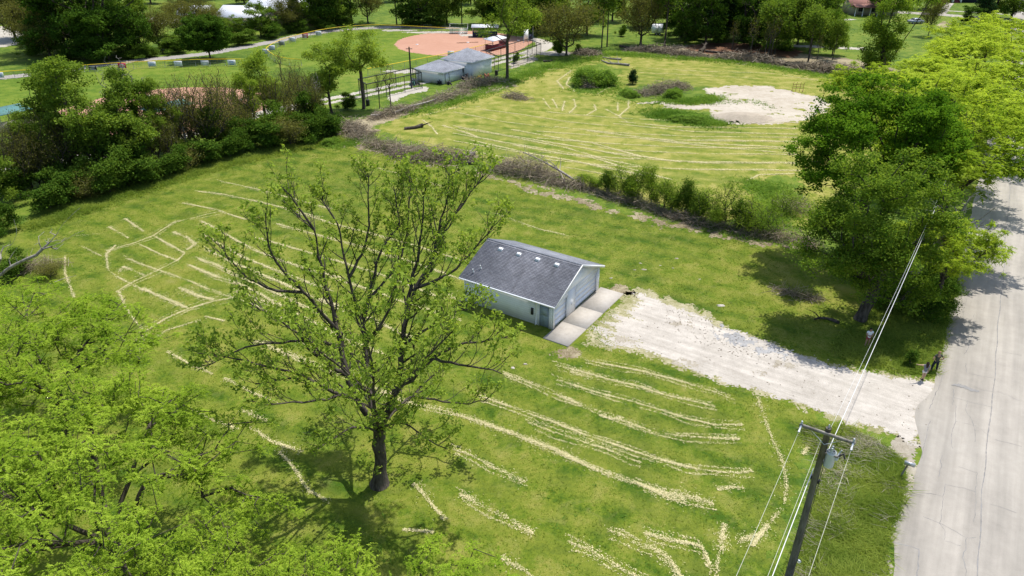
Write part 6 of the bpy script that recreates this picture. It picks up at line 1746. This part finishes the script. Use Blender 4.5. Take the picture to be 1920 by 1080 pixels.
def log_(name, label, pts, r0, r1, mat='dead', seed=0, zs=None, branches=0, cat='log'):
    p = resample(gpl(pts), 0.5); r = rng_(seed + 700); n = len(p)
    p[:, :2] += np.cumsum(r.normal(0, .02, (n, 2)), 0)
    rad = np.linspace(r0, r1, n) * r.uniform(.92, 1.08, n)
    p[:, 2] = rad * .9 if zs is None else np.interp(np.linspace(0, 1, n), np.linspace(0, 1, len(zs)), zs)
    root = thing(name, label, cat, p[0] * (1, 1, 0))
    o = p[0] * (1, 1, 0)
    MB().tube(p - o, rad, 8).build('stem', M[mat], root, True)
    for b in range(branches):
        i = int(n * r.uniform(.3, .95)); i = min(i, n - 2)
        d = p[i + 1] - p[i]; d /= np.linalg.norm(d)
        q = d + r.normal(0, .7, 3); q[2] = abs(q[2]) + .2; q /= np.linalg.norm(q)
        l = r.uniform(.8, 2.4)
        a = p[i] - o
        MB().tube([a, a + q * l * .5 + r.normal(0, .08, 3), a + q * l + r.normal(0, .2, 3)], [rad[i] * .45, rad[i] * .3, .012], 5).build('branch', M[mat], root)
    return root
log_('fallen_tree', 'long grey fallen trunk with bare branches in the brush row', [(1078, 342), (1045, 328), (1010, 315), (980, 306)], .17, .06, 'dead', 1, (.25, .7, 1.1, 1.6), 7)
log_('log', 'pale stripped log leaning at the foot of the fallen trunk', [(1050, 335), (1058, 345), (1062, 352)], .09, .05, 'dead', 2, (.9, .4, .08), 3)
log_('log', 'dark rotten stump log lying alone in the far field', [(758, 243), (775, 242), (792, 238)], .22, .30, 'bark', 3, (.18, .22, .3), 1)
log_('log', 'thick grey log at the right end of the brush behind the big tree', [(850, 300), (870, 298), (892, 296)], .32, .28, 'dead', 4, (.5, .5, .6), 3)
log_('log', 'brown split log below the thick grey log in the brush', [(868, 308), (885, 308), (898, 306)], .25, .2, 'bark', 5, None, 1)
log_('log', 'long pale log along the lane brush', [(740, 215), (770, 205), (800, 198), (820, 190)], .2, .1, 'dead', 6, (.4, .5, .6, .5), 2)
log_('log', 'pale log end poking from the lane brush', [(696, 224), (718, 220)], .16, .12, 'dead', 7, (.7, .5), 0)
log_('fallen_branch', 'forked grey log on the grass right of the low budding tree', [(1180, 124), (1155, 121), (1140, 120), (1127, 114)], .28, .12, 'dead', 8, None, 2)
log_('fallen_branch', 'pale log behind the forked grey log', [(1165, 113), (1145, 111), (1130, 108)], .22, .12, 'dead', 9, None, 1)
log_('fallen_branch', 'bleached branch at the left start of the far log line', [(1120, 104), (1108, 100), (1100, 96)], .15, .08, 'dead', 10, None, 2)
log_('log', 'long dark log at the left of the far log line', [(1162, 88), (1200, 95), (1235, 97)], .3, .2, 'bark', 11, None, 2)
log_('log', 'dark log in the middle left of the far log line', [(1235, 98), (1270, 101), (1310, 104)], .3, .2, 'bark_dark', 12, None, 2)
log_('log', 'grey log in the middle of the far log line', [(1322, 98), (1360, 101), (1410, 105)], .3, .18, 'bark', 13, None, 2)
log_('log', 'upturned dark stump on the far log line', [(1312, 100), (1318, 98), (1322, 93)], .5, .25, 'bark_dark', 14, (.4, .9, 1.5), 3)
log_('log', 'dark log at the right of the far log line', [(1440, 119), (1475, 124), (1505, 130)], .3, .18, 'bark_dark', 15, None, 3)
log_('log', 'grey log at the far right of the log line', [(1520, 127), (1570, 136), (1620, 144)], .28, .15, 'dead', 16, None, 3)
log_('log', 'dark bark log lying in the shade beside the person in white', [(1572, 607), (1556, 600), (1540, 597), (1528, 600)], .16, .06, 'bark', 17, None, 3)
log_('fallen_branch', 'thin fallen branch pointing at the mown rows on the left edge', [(92, 534), (115, 524), (142, 517)], .04, .015, 'dead', 18, None, 0)
log_('log', 'short log near the lane tree', [(1018, 116), (1028, 116), (1035, 114)], .2, .15, 'bark', 19, None, 0)

def stone(label, x, y, s, seed, mat='gravel', name='flat_stone'):
    r = rng_(seed); c = gp(x, y); n = 9
    a = np.sort(r.uniform(0, 6.28, n)); rr_ = s * r.uniform(.6, 1.2, n)
    bot = np.stack((np.cos(a) * rr_, np.sin(a) * rr_ * .7, np.zeros(n)), 1); top = bot * .8 + np.column_stack((r.normal(0, .02, (n, 2)), r.uniform(.5, 1, n) * s * .25))
    i = np.arange(n); j = (i + 1) % n
    me = me_np(name, np.concatenate((bot, top)), [np.stack((i, j, j + n, i + n), 1), (i + n)[None]])
    return tag(link(name, me, M[mat], None, c), label, 'stone', 'scattered pale stones')
for k, (x, y, s, lb) in enumerate([(1351, 573, .55, 'flat pale stone alone in the grass right of the drive head'), (1201, 494, .35, 'small white stone in the grass behind the garage, top one'), (1207, 506, .5, 'pale broken slab lying behind the garage'), (1148, 522, .4, 'white rubble close to the garage corner'),
                                 (1268, 485, .4, 'pale slab farthest right behind the garage'), (1261, 503, .25, 'tiny white stone right of the broken slab'), (1238, 498, .2, 'tiny pale stone between the slabs'), (1190, 506, .3, 'small pale stone left of the broken slab'),
                                 (1313, 524, .3, 'narrow pale stone in the open grass'), (1667, 676, .35, 'pale stone in the bright verge grass'), (1678, 693, .4, 'white stone nearest the drive edge in the verge'), (1604, 723, .10, 'small dark lump on the drive under the cable'), (962, 690, .3, 'pale rubble beside the garage apron corner'),
                                 (985, 683, .3, 'pale stone in the shade below the garage side')]):
    stone(lb, x, y, s * .6, 800 + k, 'shoulder' if k % 3 else 'gravel')

# ================================================================== BALL GROUNDS
M['yellow'] = plain('yellow_fence_cap', (0.78, 0.55, 0.02), 0.5, 0, 0.05, 1)
M['teal'] = plain('teal_metal_roof', (0.085, 0.20, 0.19), 0.7, 0.0, 0.08, 1)
M['maroon'] = plain('maroon_boards', (0.16, 0.03, 0.035), 0.7, 0, 0.15, 2)
M['navy'] = plain('dark_blue_boards', (0.025, 0.03, 0.06), 0.7, 0, 0.15, 2)
M['roofw'] = plain('white_metal_roof', (0.74, 0.75, 0.77), 0.4, 0.1, 0.05, .5)
M['tan'] = plain('tan_metal_wall', (0.36, 0.32, 0.24), 0.6, 0, 0.08, 1)
M['wirem'] = plain('chain_link_wire', (0.30, 0.31, 0.31), 0.5, 0.5, 0.1, 3)
M['blackpost'] = plain('dark_fence_post', (0.045, 0.047, 0.05), 0.6, 0.3, 0.1, 3)
M['redbrown'] = plain('red_brown_shingles', (0.28, 0.13, 0.10), 0.8, 0, 0.15, 2)
M['glass'] = plain('dark_glass', (0.02, 0.025, 0.03), 0.1, 0, 0.1, 2)

def fence(label, pts, h, cap, post_gap=3.0, capr=0.065, mat='wirem', rows=4, world=False):
    p = np.asarray(pts, float) if world else gpl(pts)
    o = p[0].copy()
    root = thing('fence', label, 'fence', o)
    P = resample(p, post_gap) - o
    for q in P: MB().tube([q, q + Z * h], .04, 5).build('post', M[mat], root)
    MB().tube([q + Z * h for q in P], capr, 6).build('top_rail', M[cap], root)
    V, F, n = [], [], 0
    P0, P1 = [], []
    for a, b in zip(P[:-1], P[1:]):
        for k in range(rows): P0.append(a + Z * h * k / rows + Z * .05); P1.append(b + Z * h * k / rows + Z * .05)
        m = max(2, int(np.linalg.norm(b - a) / .5))
        for t in np.arange(m) / m: P0.append(a + (b - a) * t + Z * .05); P1.append(a + (b - a) * min(1, t + .5 / m) + Z * h)
    nn = len(P0)
    V, F = frustums(P0, P1, np.full(nn, .012), np.full(nn, .012), 3)
    w = link('wire_mesh', me_np('wire_mesh', V, [F]), M[mat], root); w['kind'] = 'stuff'
    return root
f2 = [(-40, 152), (0, 148), (60, 144), (100, 140), (160, 135), (230, 130), (290, 127), (370, 124), (440, 123), (475, 124)]
fence('left outfield fence with a yellow top rail and small banners', f2, 1.4, 'yellow')
f1 = [(566, 124), (540, 122), (518, 117), (505, 108), (500, 102), (512, 93), (532, 84), (562, 75), (602, 66), (642, 60), (700, 56), (760, 58), (830, 62), (868, 64)]
fence('curved outfield fence with a yellow top rail round the right ball field', f1, 1.4, 'yellow')
fence('straight foul line fence with a yellow top rail behind the white buildings', [(690, 142), (770, 126), (850, 110), (905, 96), (925, 92)], 1.4, 'yellow')
def banner(x, y, w, h, c, mark, label, ang=None):
    b = gp(x, y); D = b[1]
    root = thing('banner', label, 'banner', (b[0], b[1] - .12, 0), 0.0, 'banners on the outfield fences')
    M_ = plain('banner_print', c, .6, 0, .03)
    bb = MB().span(-w / 2, w / 2, -.02, .02, .30, .30 + h).build('sheet', M_, root)
    mk = plain('banner_mark', mark, .6, 0, .03)
    r = rng_(int(x)); m = MB()
    for q in range(3):
        ww = w * r.uniform(.25, .4)
        m.span(-ww, ww, -.026, -.022, .36 + q * h * .3, .36 + q * h * .3 + h * .14)
    m.build('lettering', mk, bb)
    for s in (-1, 1): MB().tube([(s * (w / 2 - .05), .03, 0), (s * (w / 2 - .05), .03, .3 + h)], .025, 5).build('post', M['wirem'], root)
WHT, BLK, RED, BLU, GRY = (.72, .74, .76), (.03, .03, .035), (.45, .04, .06), (.10, .22, .45), (.45, .46, .46)
for x, y, c, m, lb in [(176, 134, BLK, GRY, 'black banner on the left outfield fence'), (231, 130, RED, WHT, 'red banner on the left outfield fence'), (287, 127, WHT, BLU, 'white and blue banner right of the red one'), (336, 126, WHT, GRY, 'white banner left of the round tree'),
                       (386, 125, GRY, WHT, 'grey-white banner below the round tree'), (436, 124, WHT, BLU, 'white banner right of the round tree'), (2, 148, WHT, BLU, 'pale blue banner at the left picture edge')]:
    banner(x, y + .3, 1.7, 1.05, c, m, lb)
for x, y, c, m, lb in [(499, 103, WHT, GRY, 'small white banner at the outfield corner'), (511, 96, WHT, BLU, 'white banner just right of the outfield corner'), (529, 87, GRY, BLK, 'grey banner on the curved fence'), (549, 80, WHT, GRY, 'white banner left of the red one on the curved fence'),
                       (573, 73, RED, WHT, 'red banner on the curved outfield fence'), (598, 68, WHT, GRY, 'white banner right of the red one on the curved fence'), (846, 107, WHT, GRY, 'white banner on the foul line fence')]:
    banner(x, y + .3, 1.5, 1.1, c, m, lb)

def hip_house(name, label, F0, F1, F2, h, rh, ov=.45, roofm='shingle2', cat='building'):
    """F0 front corner, F1 along U side, F2 along -N side"""
    a, b = np.linalg.norm(F1 - F0), np.linalg.norm(F2 - F0)
    root = thing(name, label, cat, F0, GRZ)
    for nm, s in (('wall', (0, a, 0, .15)), ('wall', (0, a, b - .15, b)), ('wall', (0, .15, .15, b - .15)), ('wall', (a - .15, a, .15, b - .15))):
        MB().span(*s, 0, h).build(nm, M['white'], root)
    c = np.array((a / 2, b / 2, h + rh)); e = [(-ov, -ov, h), (a + ov, -ov, h), (a + ov, b + ov, h), (-ov, b + ov, h)]
    MB().add(e + [tuple(c)] + [(x, y, z - .16) for x, y, z in e], [[(0, 1, 4), (1, 2, 4), (2, 3, 4), (3, 0, 4)], [(5, 8, 7, 6)]]).build('roof', M[roofm], root)
    MB().add([(x, y, z + d) for d in (-.165, .0) for x, y, z in [(-ov - .02, -ov - .02, h), (a + ov + .02, -ov - .02, h), (a + ov + .02, b + ov + .02, h), (-ov - .02, b + ov + .02, h)]],
             [[(0, 1, 5, 4), (1, 2, 6, 5), (2, 3, 7, 6), (3, 0, 4, 7)]]).build('fascia', M['trim'], root)
    return root, a, b
F0 = gp(832, 158)
bA, aa, bb_ = hip_house('field_building', 'lower white building with grey hip roof beside the light pole', F0, F0 + U * 6.2, F0 - N * 6.8, 2.3, 1.55)
MB().span(.5, 1.7, -.05, -.003, .1, 1.9).build('door', M['trim'], bA)
for x0, x1, z0, z1 in ((.42, .5, .1, 2), (1.7, 1.78, .1, 2), (.42, 1.78, 2.0, 2.08)): MB().span(x0, x1, -.07, -.003, z0, z1).build('door_frame', M['blackpost'], bA)
F0b = gp(885, 147)
bB, aa2, bb2 = hip_house('field_building', 'taller white building with grey hip roof behind the lower one', F0b, F0b + U * 7.0, F0b - N * 7.0, 3.2, 1.9)
MB().span(-.05, -.003, 2.0, 3.2, .9, 2.2).build('window', M['glass'], bB)
# clutter along the back of the two buildings
def heap(name, label, x, y, c, s, cat, n=3):
    b = gp(x, y); r = rng_(int(x * 7)); root = thing(name, label, cat, b)
    m = plain(name + '_paint', c, .6)
    for q in range(n):
        a = r.uniform(0, 6.28)
        pp = [np.array((r.uniform(-.5, .5) * s, r.uniform(-.3, .3) * s, .06)), np.array((r.uniform(-.5, .5) * s, r.uniform(-.3, .3) * s, s * r.uniform(.4, .8))), np.array((r.uniform(-.7, .7) * s, r.uniform(-.3, .3) * s, .06))]
        MB().tube(pp, [s * .12, s * .16, s * .1], 7).build('bundle', m, root)
def drum(label, x, y, r_, h, c, name='barrel', cat='barrel'):
    b = gp(x, y); root = thing(name, label, cat, b)
    m = plain(name + '_paint', c, .6)
    MB().lathe([(r_ * .94, 0), (r_, .03), (r_, h * .33), (r_ * 1.04, h * .35), (r_, h * .37), (r_, h * .66), (r_ * 1.04, h * .68), (r_, h * .7), (r_ * .97, h)], 12).build('shell', m, root)
    MB().lathe([(r_ * .99, h + .002), (r_ * .9, h + .04), (r_ * .2, h + .05)], 12).build('lid', m, root)
heap('tarp_bundle', 'dark tarp bundle at the left corner of the lower white building', 778, 158, (.03, .05, .055), 1.6, 'tarp', 4)
heap('tarp_bundle', 'green tarp bundle beside the light pole', 772, 160, (.04, .12, .10), 1.3, 'tarp', 3)
heap('wheelbarrow_heap', 'dark wheelbarrow and tools against the lower white building', 824, 158, (.03, .03, .035), 1.0, 'tools', 4)
heap('mower_deck', 'dark machine parts by the framed white door', 842, 159, (.035, .035, .04), 1.0, 'machine', 3)
heap('rake_pile', 'dark rakes leaning between the two white buildings', 872, 150, (.03, .03, .035), 1.5, 'tools', 4)
heap('hose_coil', 'yellow hose coil behind the taller white building', 900, 147, (.55, .38, .05), 1.0, 'hose', 3)
heap('clay_bags', 'orange bags behind the taller white building', 913, 146, (.50, .16, .09), 1.1, 'bags', 4)
drum('black trash barrel at the right corner of the taller white building', 931, 141, .32, .95, (.02, .02, .022), 'trash_barrel')
drum('dark trash barrel beside the forked tree trunk', 690, 198, .34, 1.0, (.02, .025, .022), 'trash_barrel')
# light pole
lp = thing('light_pole', 'plain dark wooden light pole in front of the lower white building', 'pole', gp(772, 166))
MB().tube([(0, 0, 0), (0, 0, 4), (0, 0, 7.6)], [.17, .15, .12], 8).build('post', M['blackpost'], lp)
MB().span(-.6, .6, -.06, .06, 7.2, 7.3).build('lamp_bar', M['blackpost'], lp)
# batting cages
def cage(label, A, B, C, h):
    """netted frame: corner A, B and C in photo pixels"""
    p = [gp(*A), gp(*B), gp(*C)]; p.append(p[0] + p[2] - p[1])
    o = p[0].copy(); root = thing('batting_cage', label, 'batting cage', o)
    p = [q - o for q in p]
    for i in range(4):
        a, b = p[i], p[(i + 1) % 4]
        for t in np.linspace(0, 1, 4)[:-1]: MB().tube([a + (b - a) * t, a + (b - a) * t + Z * h], .06, 6).build('post', M['blackpost'], root)
        MB().tube([a + Z * h, b + Z * h], .09, 5).build('top_rail', M['blackpost'], root)
    P0, P1 = [], []
    for i in range(4):
        a, b = p[i], p[(i + 1) % 4]
        for t in np.linspace(0, 1, 26): P0.append(a + (b - a) * t); P1.append(a + (b - a) * t + Z * h)
        for t in np.linspace(0.05, .95, 9): P0.append(a + Z * h * t); P1.append(b + Z * h * t)
    V, F = frustums(P0, P1, np.full(len(P0), .011), np.full(len(P0), .011), 3)
    link('net', me_np('net', V, [F]), M['blackpost'], root)['kind'] = 'stuff'
cage('black netted batting cage left of the white buildings', (690, 190), (792, 166), (775, 157), 3.0)
cage('black netted batting cage right of the lone lane tree', (935, 134), (1014, 108), (990, 98), 3.0)
# dugouts
def dugout(label, x, y, w, d, h, wallm, roofm, name='dugout', rz=None):
    root = thing(name, label, 'dugout', gp(x, y), GRZ if rz is None else rz)
    MB().span(0, w, 0, .12, 0, h * .62).build('back_wall', M[wallm], root)
    MB().span(0, .12, .121, d, 0, h * .62).build('side_wall', M[wallm], root)
    MB().span(w - .12, w, .121, d, 0, h * .62).build('side_wall', M[wallm], root)
    MB().add([(-.3, -.3, h), (w + .3, -.3, h), (w + .3, d + .4, h + .35), (-.3, d + .4, h + .35), (-.3, -.3, h + .1), (w + .3, -.3, h + .1), (w + .3, d + .4, h + .45), (-.3, d + .4, h + .45)],
             [[(3, 2, 1, 0), (4, 5, 6, 7), (0, 1, 5, 4), (1, 2, 6, 5), (2, 3, 7, 6), (3, 0, 4, 7)]]).build('roof', M[roofm], root)
    for px_ in (.06, w / 2, w - .06):
        for py in (.06, d): MB().tube([(px_, py, 0), (px_, py, h + .02 + .3 * (py > .1))], .05, 6).build('post', M['metal'], root)
    b = MB().span(.3, w - .3, .5, .9, .38, .44).build('bench', M['arm'], root)
    for px_ in (.5, w - .5): MB().span(px_, px_ + .08, .52, .88, 0, .38).build('leg', M['arm'], b)
    return root
dugout('maroon dugout with a white flat roof on the near side of the right ball field', 924, 96, 6.0, 2.2, 2.2, 'maroon', 'roofw')
dugout('long dark blue and maroon dugout on the far side of the right ball field', 886, 70, 6.5, 2.4, 2.4, 'navy', 'roofw', rz=0.0)
dugout('dugout with a teal roof at the left picture edge', -18, 255, 6.5, 3.2, 2.6, 'tan', 'teal')
dugout('dugout with a teal roof glimpsed through the left tree row', 292, 240, 7.0, 2.4, 2.3, 'maroon', 'teal')
# bleachers
bl = thing('bleachers', 'small aluminium bleachers beyond the right outfield', 'bleachers', gp(843, 64), 0.0)
for q in range(4):
    MB().span(0, 4.8, q * .65, q * .65 + .3, .35 + q * .28, .40 + q * .28).build('seat_plank', M['metal'], bl)
    MB().span(0, 4.8, q * .65 + .32, q * .65 + .6, .10 + q * .28, .14 + q * .28).build('foot_plank', M['metal'], bl)
for x in (.2, 2.4, 4.6):
    MB().prism([(0, 0), (2.6, 0), (2.6, 1.15), (.05, .3)], (0, 1, 0), (0, 0, 1), (.06, 0, 0), (x, .02, 0)).build('frame', M['metal'], bl)
MB().tube([(0, .1, .4), (0, .1, 1.2), (0, 2.6, 2.3), (4.8, 2.6, 2.3), (4.8, .1, 1.2), (4.8, .1, .4)], .035, 6).build('guard_rail', M['metal'], bl)
MB().tube([(0, 2.6, 1.0), (0, 2.6, 2.3)], .035, 6).build('rail_post', M['metal'], bl); MB().tube([(4.8, 2.6, 1.0), (4.8, 2.6, 2.3)], .035, 6).build('rail_post', M['metal'], bl)
# backstop panel
bs = thing('backstop', 'white and blue panel of the backstop behind home plate', 'backstop', gp(982, 80), GRZ)
for x in (0, 2.2, 4.4): MB().tube([(x, 0, 0), (x, 0, 3.6)], .06, 6).build('post', M['metal'], bs)
MB().span(.1, 2.1, -.03, .03, .4, 3.0).build('panel', M['white'], bs); MB().span(2.3, 4.3, -.03, .03, .3, 1.6).build('panel', M['navy'], bs)
for hm, an, fl in ((home1, a1, 'right'), (home2, a2, 'left')):
    d = np.array((math.cos(an), math.sin(an)))
    for nm, q in (('home plate', hm), ('base nearest first along the clay', hm + 18.3 * np.array((math.cos(an - R(45)), math.sin(an - R(45))))), ('second base at the back of the clay', hm + d * 25.9),
                  ('third base', hm + 18.3 * np.array((math.cos(an + R(45)), math.sin(an + R(45))))), ('pitching plate at the centre of the clay', hm + d * 13.1)):
        o = MB().prism([(-.3, -.3), (.3, -.3), (.34, 0), (.3, .3), (-.3, .3), (-.34, 0)], (1, 0, 0), (0, 1, 0), (0, 0, .09)).build('base', M['white'], None, loc=(q[0], q[1], .012))
        tag(o, f'white {nm} of the {fl} ball field', 'base', 'bases of the ball fields')

# ================================================================== FAR BUILDINGS, TRAILER, CARS
def gable(name, label, loc, rz, w, d, h, rh, wallm, roofm, ov=.5, cat='building', wins=()):
    root = thing(name, label, cat, loc, rz)
    for s in ((0, w, 0, .15), (0, w, d - .15, d)): MB().span(*s, 0, h).build('wall', M[wallm], root)
    for x in (0, w - .15):
        MB().prism([(.152, 0), (d - .152, 0), (d - .152, h), (d / 2, h + rh * .92), (.152, h)], (0, 1, 0), (0, 0, 1), (.15, 0, 0), (x, 0, 0)).build('wall', M[wallm], root)
    for s in (0, 1):
        y0, y1 = (-ov, d / 2) if s == 0 else (d + ov, d / 2)
        zz = h - rh * ov / (d / 2)
        P = [(-ov, y0, zz), (w + ov, y0, zz), (w + ov, y1, h + rh), (-ov, y1, h + rh)]
        MB().add(P + [(x, y, z + .12) for x, y, z in P], [[(0, 1, 2, 3)[::-1] if s == 0 else (0, 1, 2, 3), (4, 5, 6, 7), (0, 1, 5, 4), (1, 2, 6, 5), (2, 3, 7, 6), (3, 0, 4, 7)]]).build('roof', M[roofm], root)
    for x0, x1, z0, z1 in wins:
        q = MB().span(x0, x1, -.05, -.004, z0, z1).build('window', M['trim'], root)
        MB().span(x0 + .08, x1 - .08, -.07, -.052, z0 + .08, z1 - .08).build('pane', M['glass'], q)
    return root
gable('metal_barn', 'long barn with a bright white metal roof behind the round tree', gp(408, 55), R(-12), 13, 11, 3.4, 2.2, 'tan', 'roofw', wins=((2, 3.5, 1.2, 2.4), (8, 9.5, 1.2, 2.4)))
gable('metal_barn', 'large barn with a white roof behind the first barn', gp(462, 46), R(-12), 20, 15, 4.2, 2.8, 'tan', 'roofw')
gable('metal_barn', 'small tan barn with a pale roof left of the white-roofed barns', gp(338, 50), R(8), 8, 8, 3.2, 1.8, 'tan', 'roofw')
hs = gable('house', 'house with a red-brown porch roof among the far trees', gp(1594, 28), R(-6), 14, 9, 2.8, 1.8, 'tan', 'redbrown', wins=((2, 3.6, .9, 2.2), (6, 7.4, .9, 2.2)))
MB().add([(0.2, -3.2, 2.5), (7.2, -3.2, 2.5), (7.2, 0, 3.1), (.2, 0, 3.1), (.2, -3.2, 2.62), (7.2, -3.2, 2.62), (7.2, 0, 3.22), (.2, 0, 3.22)],
         [[(3, 2, 1, 0), (4, 5, 6, 7), (0, 1, 5, 4), (1, 2, 6, 5), (2, 3, 7, 6), (3, 0, 4, 7)]]).build('porch_roof', M['redbrown'], hs)
for x in (.4, 2.6, 4.8, 7.0): MB().tube([(x, -3.0, 0), (x, -3.0, 2.5)], .08, 6).build('porch_post', M['white'], hs)
hd = gable('house', 'dark house with front steps at the top right', gp(1758, 4), R(-6), 15, 10, 4.6, 2.4, 'navy', 'blackpost', wins=((1.5, 3, 1.4, 3), (9, 10.5, 1.4, 3), (12, 13.4, 1.4, 3)))
for q in range(4): MB().span(4.6, 7.0, -1.6 + q * .4, -1.2 + q * .4, 0, .2 + q * .2).build('step', M['maroon'], hd)
for x in (4.4, 7.0): MB().span(x, x + .25, -1.6, -.2, 0, 1.2).build('stair_wall', M['white'], hd)
MB().span(5.2, 6.4, -.05, -.004, .9, 3.0).build('door', M['maroon'], hd)
# trailer
tl = thing('cargo_trailer', 'white box trailer parked under the dark trees at the top', 'trailer', gp(1222, 66), R(-4))
MB().prism([(.0, .55), (3.2, .55), (3.3, .7), (3.3, 2.35), (3.15, 2.55), (.15, 2.55), (0, 2.35)], (1, 0, 0), (0, 0, 1), (0, 2.2, 0)).build('body', M['white'], tl)
for x in (.3, 1.75): MB().span(x, x + 1.3, -.03, -.003, .75, 2.3).build('door', M['trim'], tl)
for y in (-.02, 2.02):
    for x in (1.2, 2.0):
        w = MB().tube([(x, y, .33), (x, y + .2, .33)], .33, 14).build('wheel', M['rubber'], tl); MB().tube([(x, y - .012, .33), (x, y + .212, .33)], .18, 10).build('rim', M['metal'], w)
MB().tube([(-.9, 1.1, .5), (0, 1.1, .55)], .06, 6).build('hitch', M['blackpost'], tl); MB().tube([(-.85, 1.1, 0), (-.85, 1.1, .5)], .05, 6).build('jack', M['blackpost'], tl)
def car(label, x, y, rz, c):
    root = thing('parked_car', label, 'car', gp(x, y), rz)
    m = plain('car_paint', c, .25, 0, .04)
    side = [(-2.2, .35), (-2.25, .75), (-2.1, .95), (-1.4, 1.0), (-.8, 1.42), (.7, 1.45), (1.4, 1.0), (2.1, .92), (2.25, .7), (2.2, .35)]
    MB().prism(side, (1, 0, 0), (0, 0, 1), (0, 1.75, 0), (0, -.875, 0)).build('body', m, root)
    for yy in (-.885, .877):
        MB().prism([(-1.25, 1.0), (-.75, 1.36), (.62, 1.38), (1.2, 1.0)], (1, 0, 0), (0, 0, 1), (0, .008, 0), (0, yy, 0)).build('side_window', M['glass'], root)
    for xx, yy in ((-1.35, -.9), (1.35, -.9), (-1.35, .7), (1.35, .7)):
        w = MB().tube([(xx, yy, .32), (xx, yy + .2, .32)], .32, 14).build('wheel', M['rubber'], root); MB().tube([(xx, yy - .008, .32), (xx, yy + .208, .32)], .19, 10).build('rim', M['metal'], w)
    for yy in (-.6, .6): MB().span(2.2, 2.27, yy - .18, yy + .18, .62, .78).build('headlight', M['white'], root); MB().span(-2.28, -2.22, yy - .18, yy + .18, .7, .86).build('tail_light', M['maroon'], root)
    MB().add([(-1.32, -.8, 1.06), (-1.32, .8, 1.06), (-.86, .74, 1.41), (-.86, -.74, 1.41)], [(0, 1, 2, 3)]).build('rear_window', M['glass'], root)
    MB().add([(1.40, -.8, 1.04), (1.40, .8, 1.04), (.80, .74, 1.41), (.80, -.74, 1.41)], [(3, 2, 1, 0)]).build('windscreen', M['glass'], root)
car('pale car glimpsed beneath the slanting trunk at the side street', 1716, 44, R(10), (.30, .34, .40))
car('white car parked behind the leafy trees near the red-brown porch', 1563, 50, R(-10), (.75, .75, .75))
# rusty rack on the far edge of the sand
rk = thing('metal_rack', 'small rusty metal rack standing at the far edge of the sand pad', 'rack', gp(1495, 172), R(-10))
rust = plain('rusty_steel', (0.22, 0.09, 0.05), .8, 0, .2, 5)
for x in (-.95, -.35, .35, .95): MB().tube([(x, 0, 0), (x, 0, 1.5), (x + .12, .1, 1.7)], .035, 6).build('upright', rust, rk)
for z in (.6, .95, 1.3): MB().tube([(-.95, 0, z), (.95, 0, z)], .03, 6).build('bar', rust, rk)
for x in (-.95, .95): MB().tube([(x, 0, .06), (x, .7, .06)], .035, 6).build('foot', rust, rk)
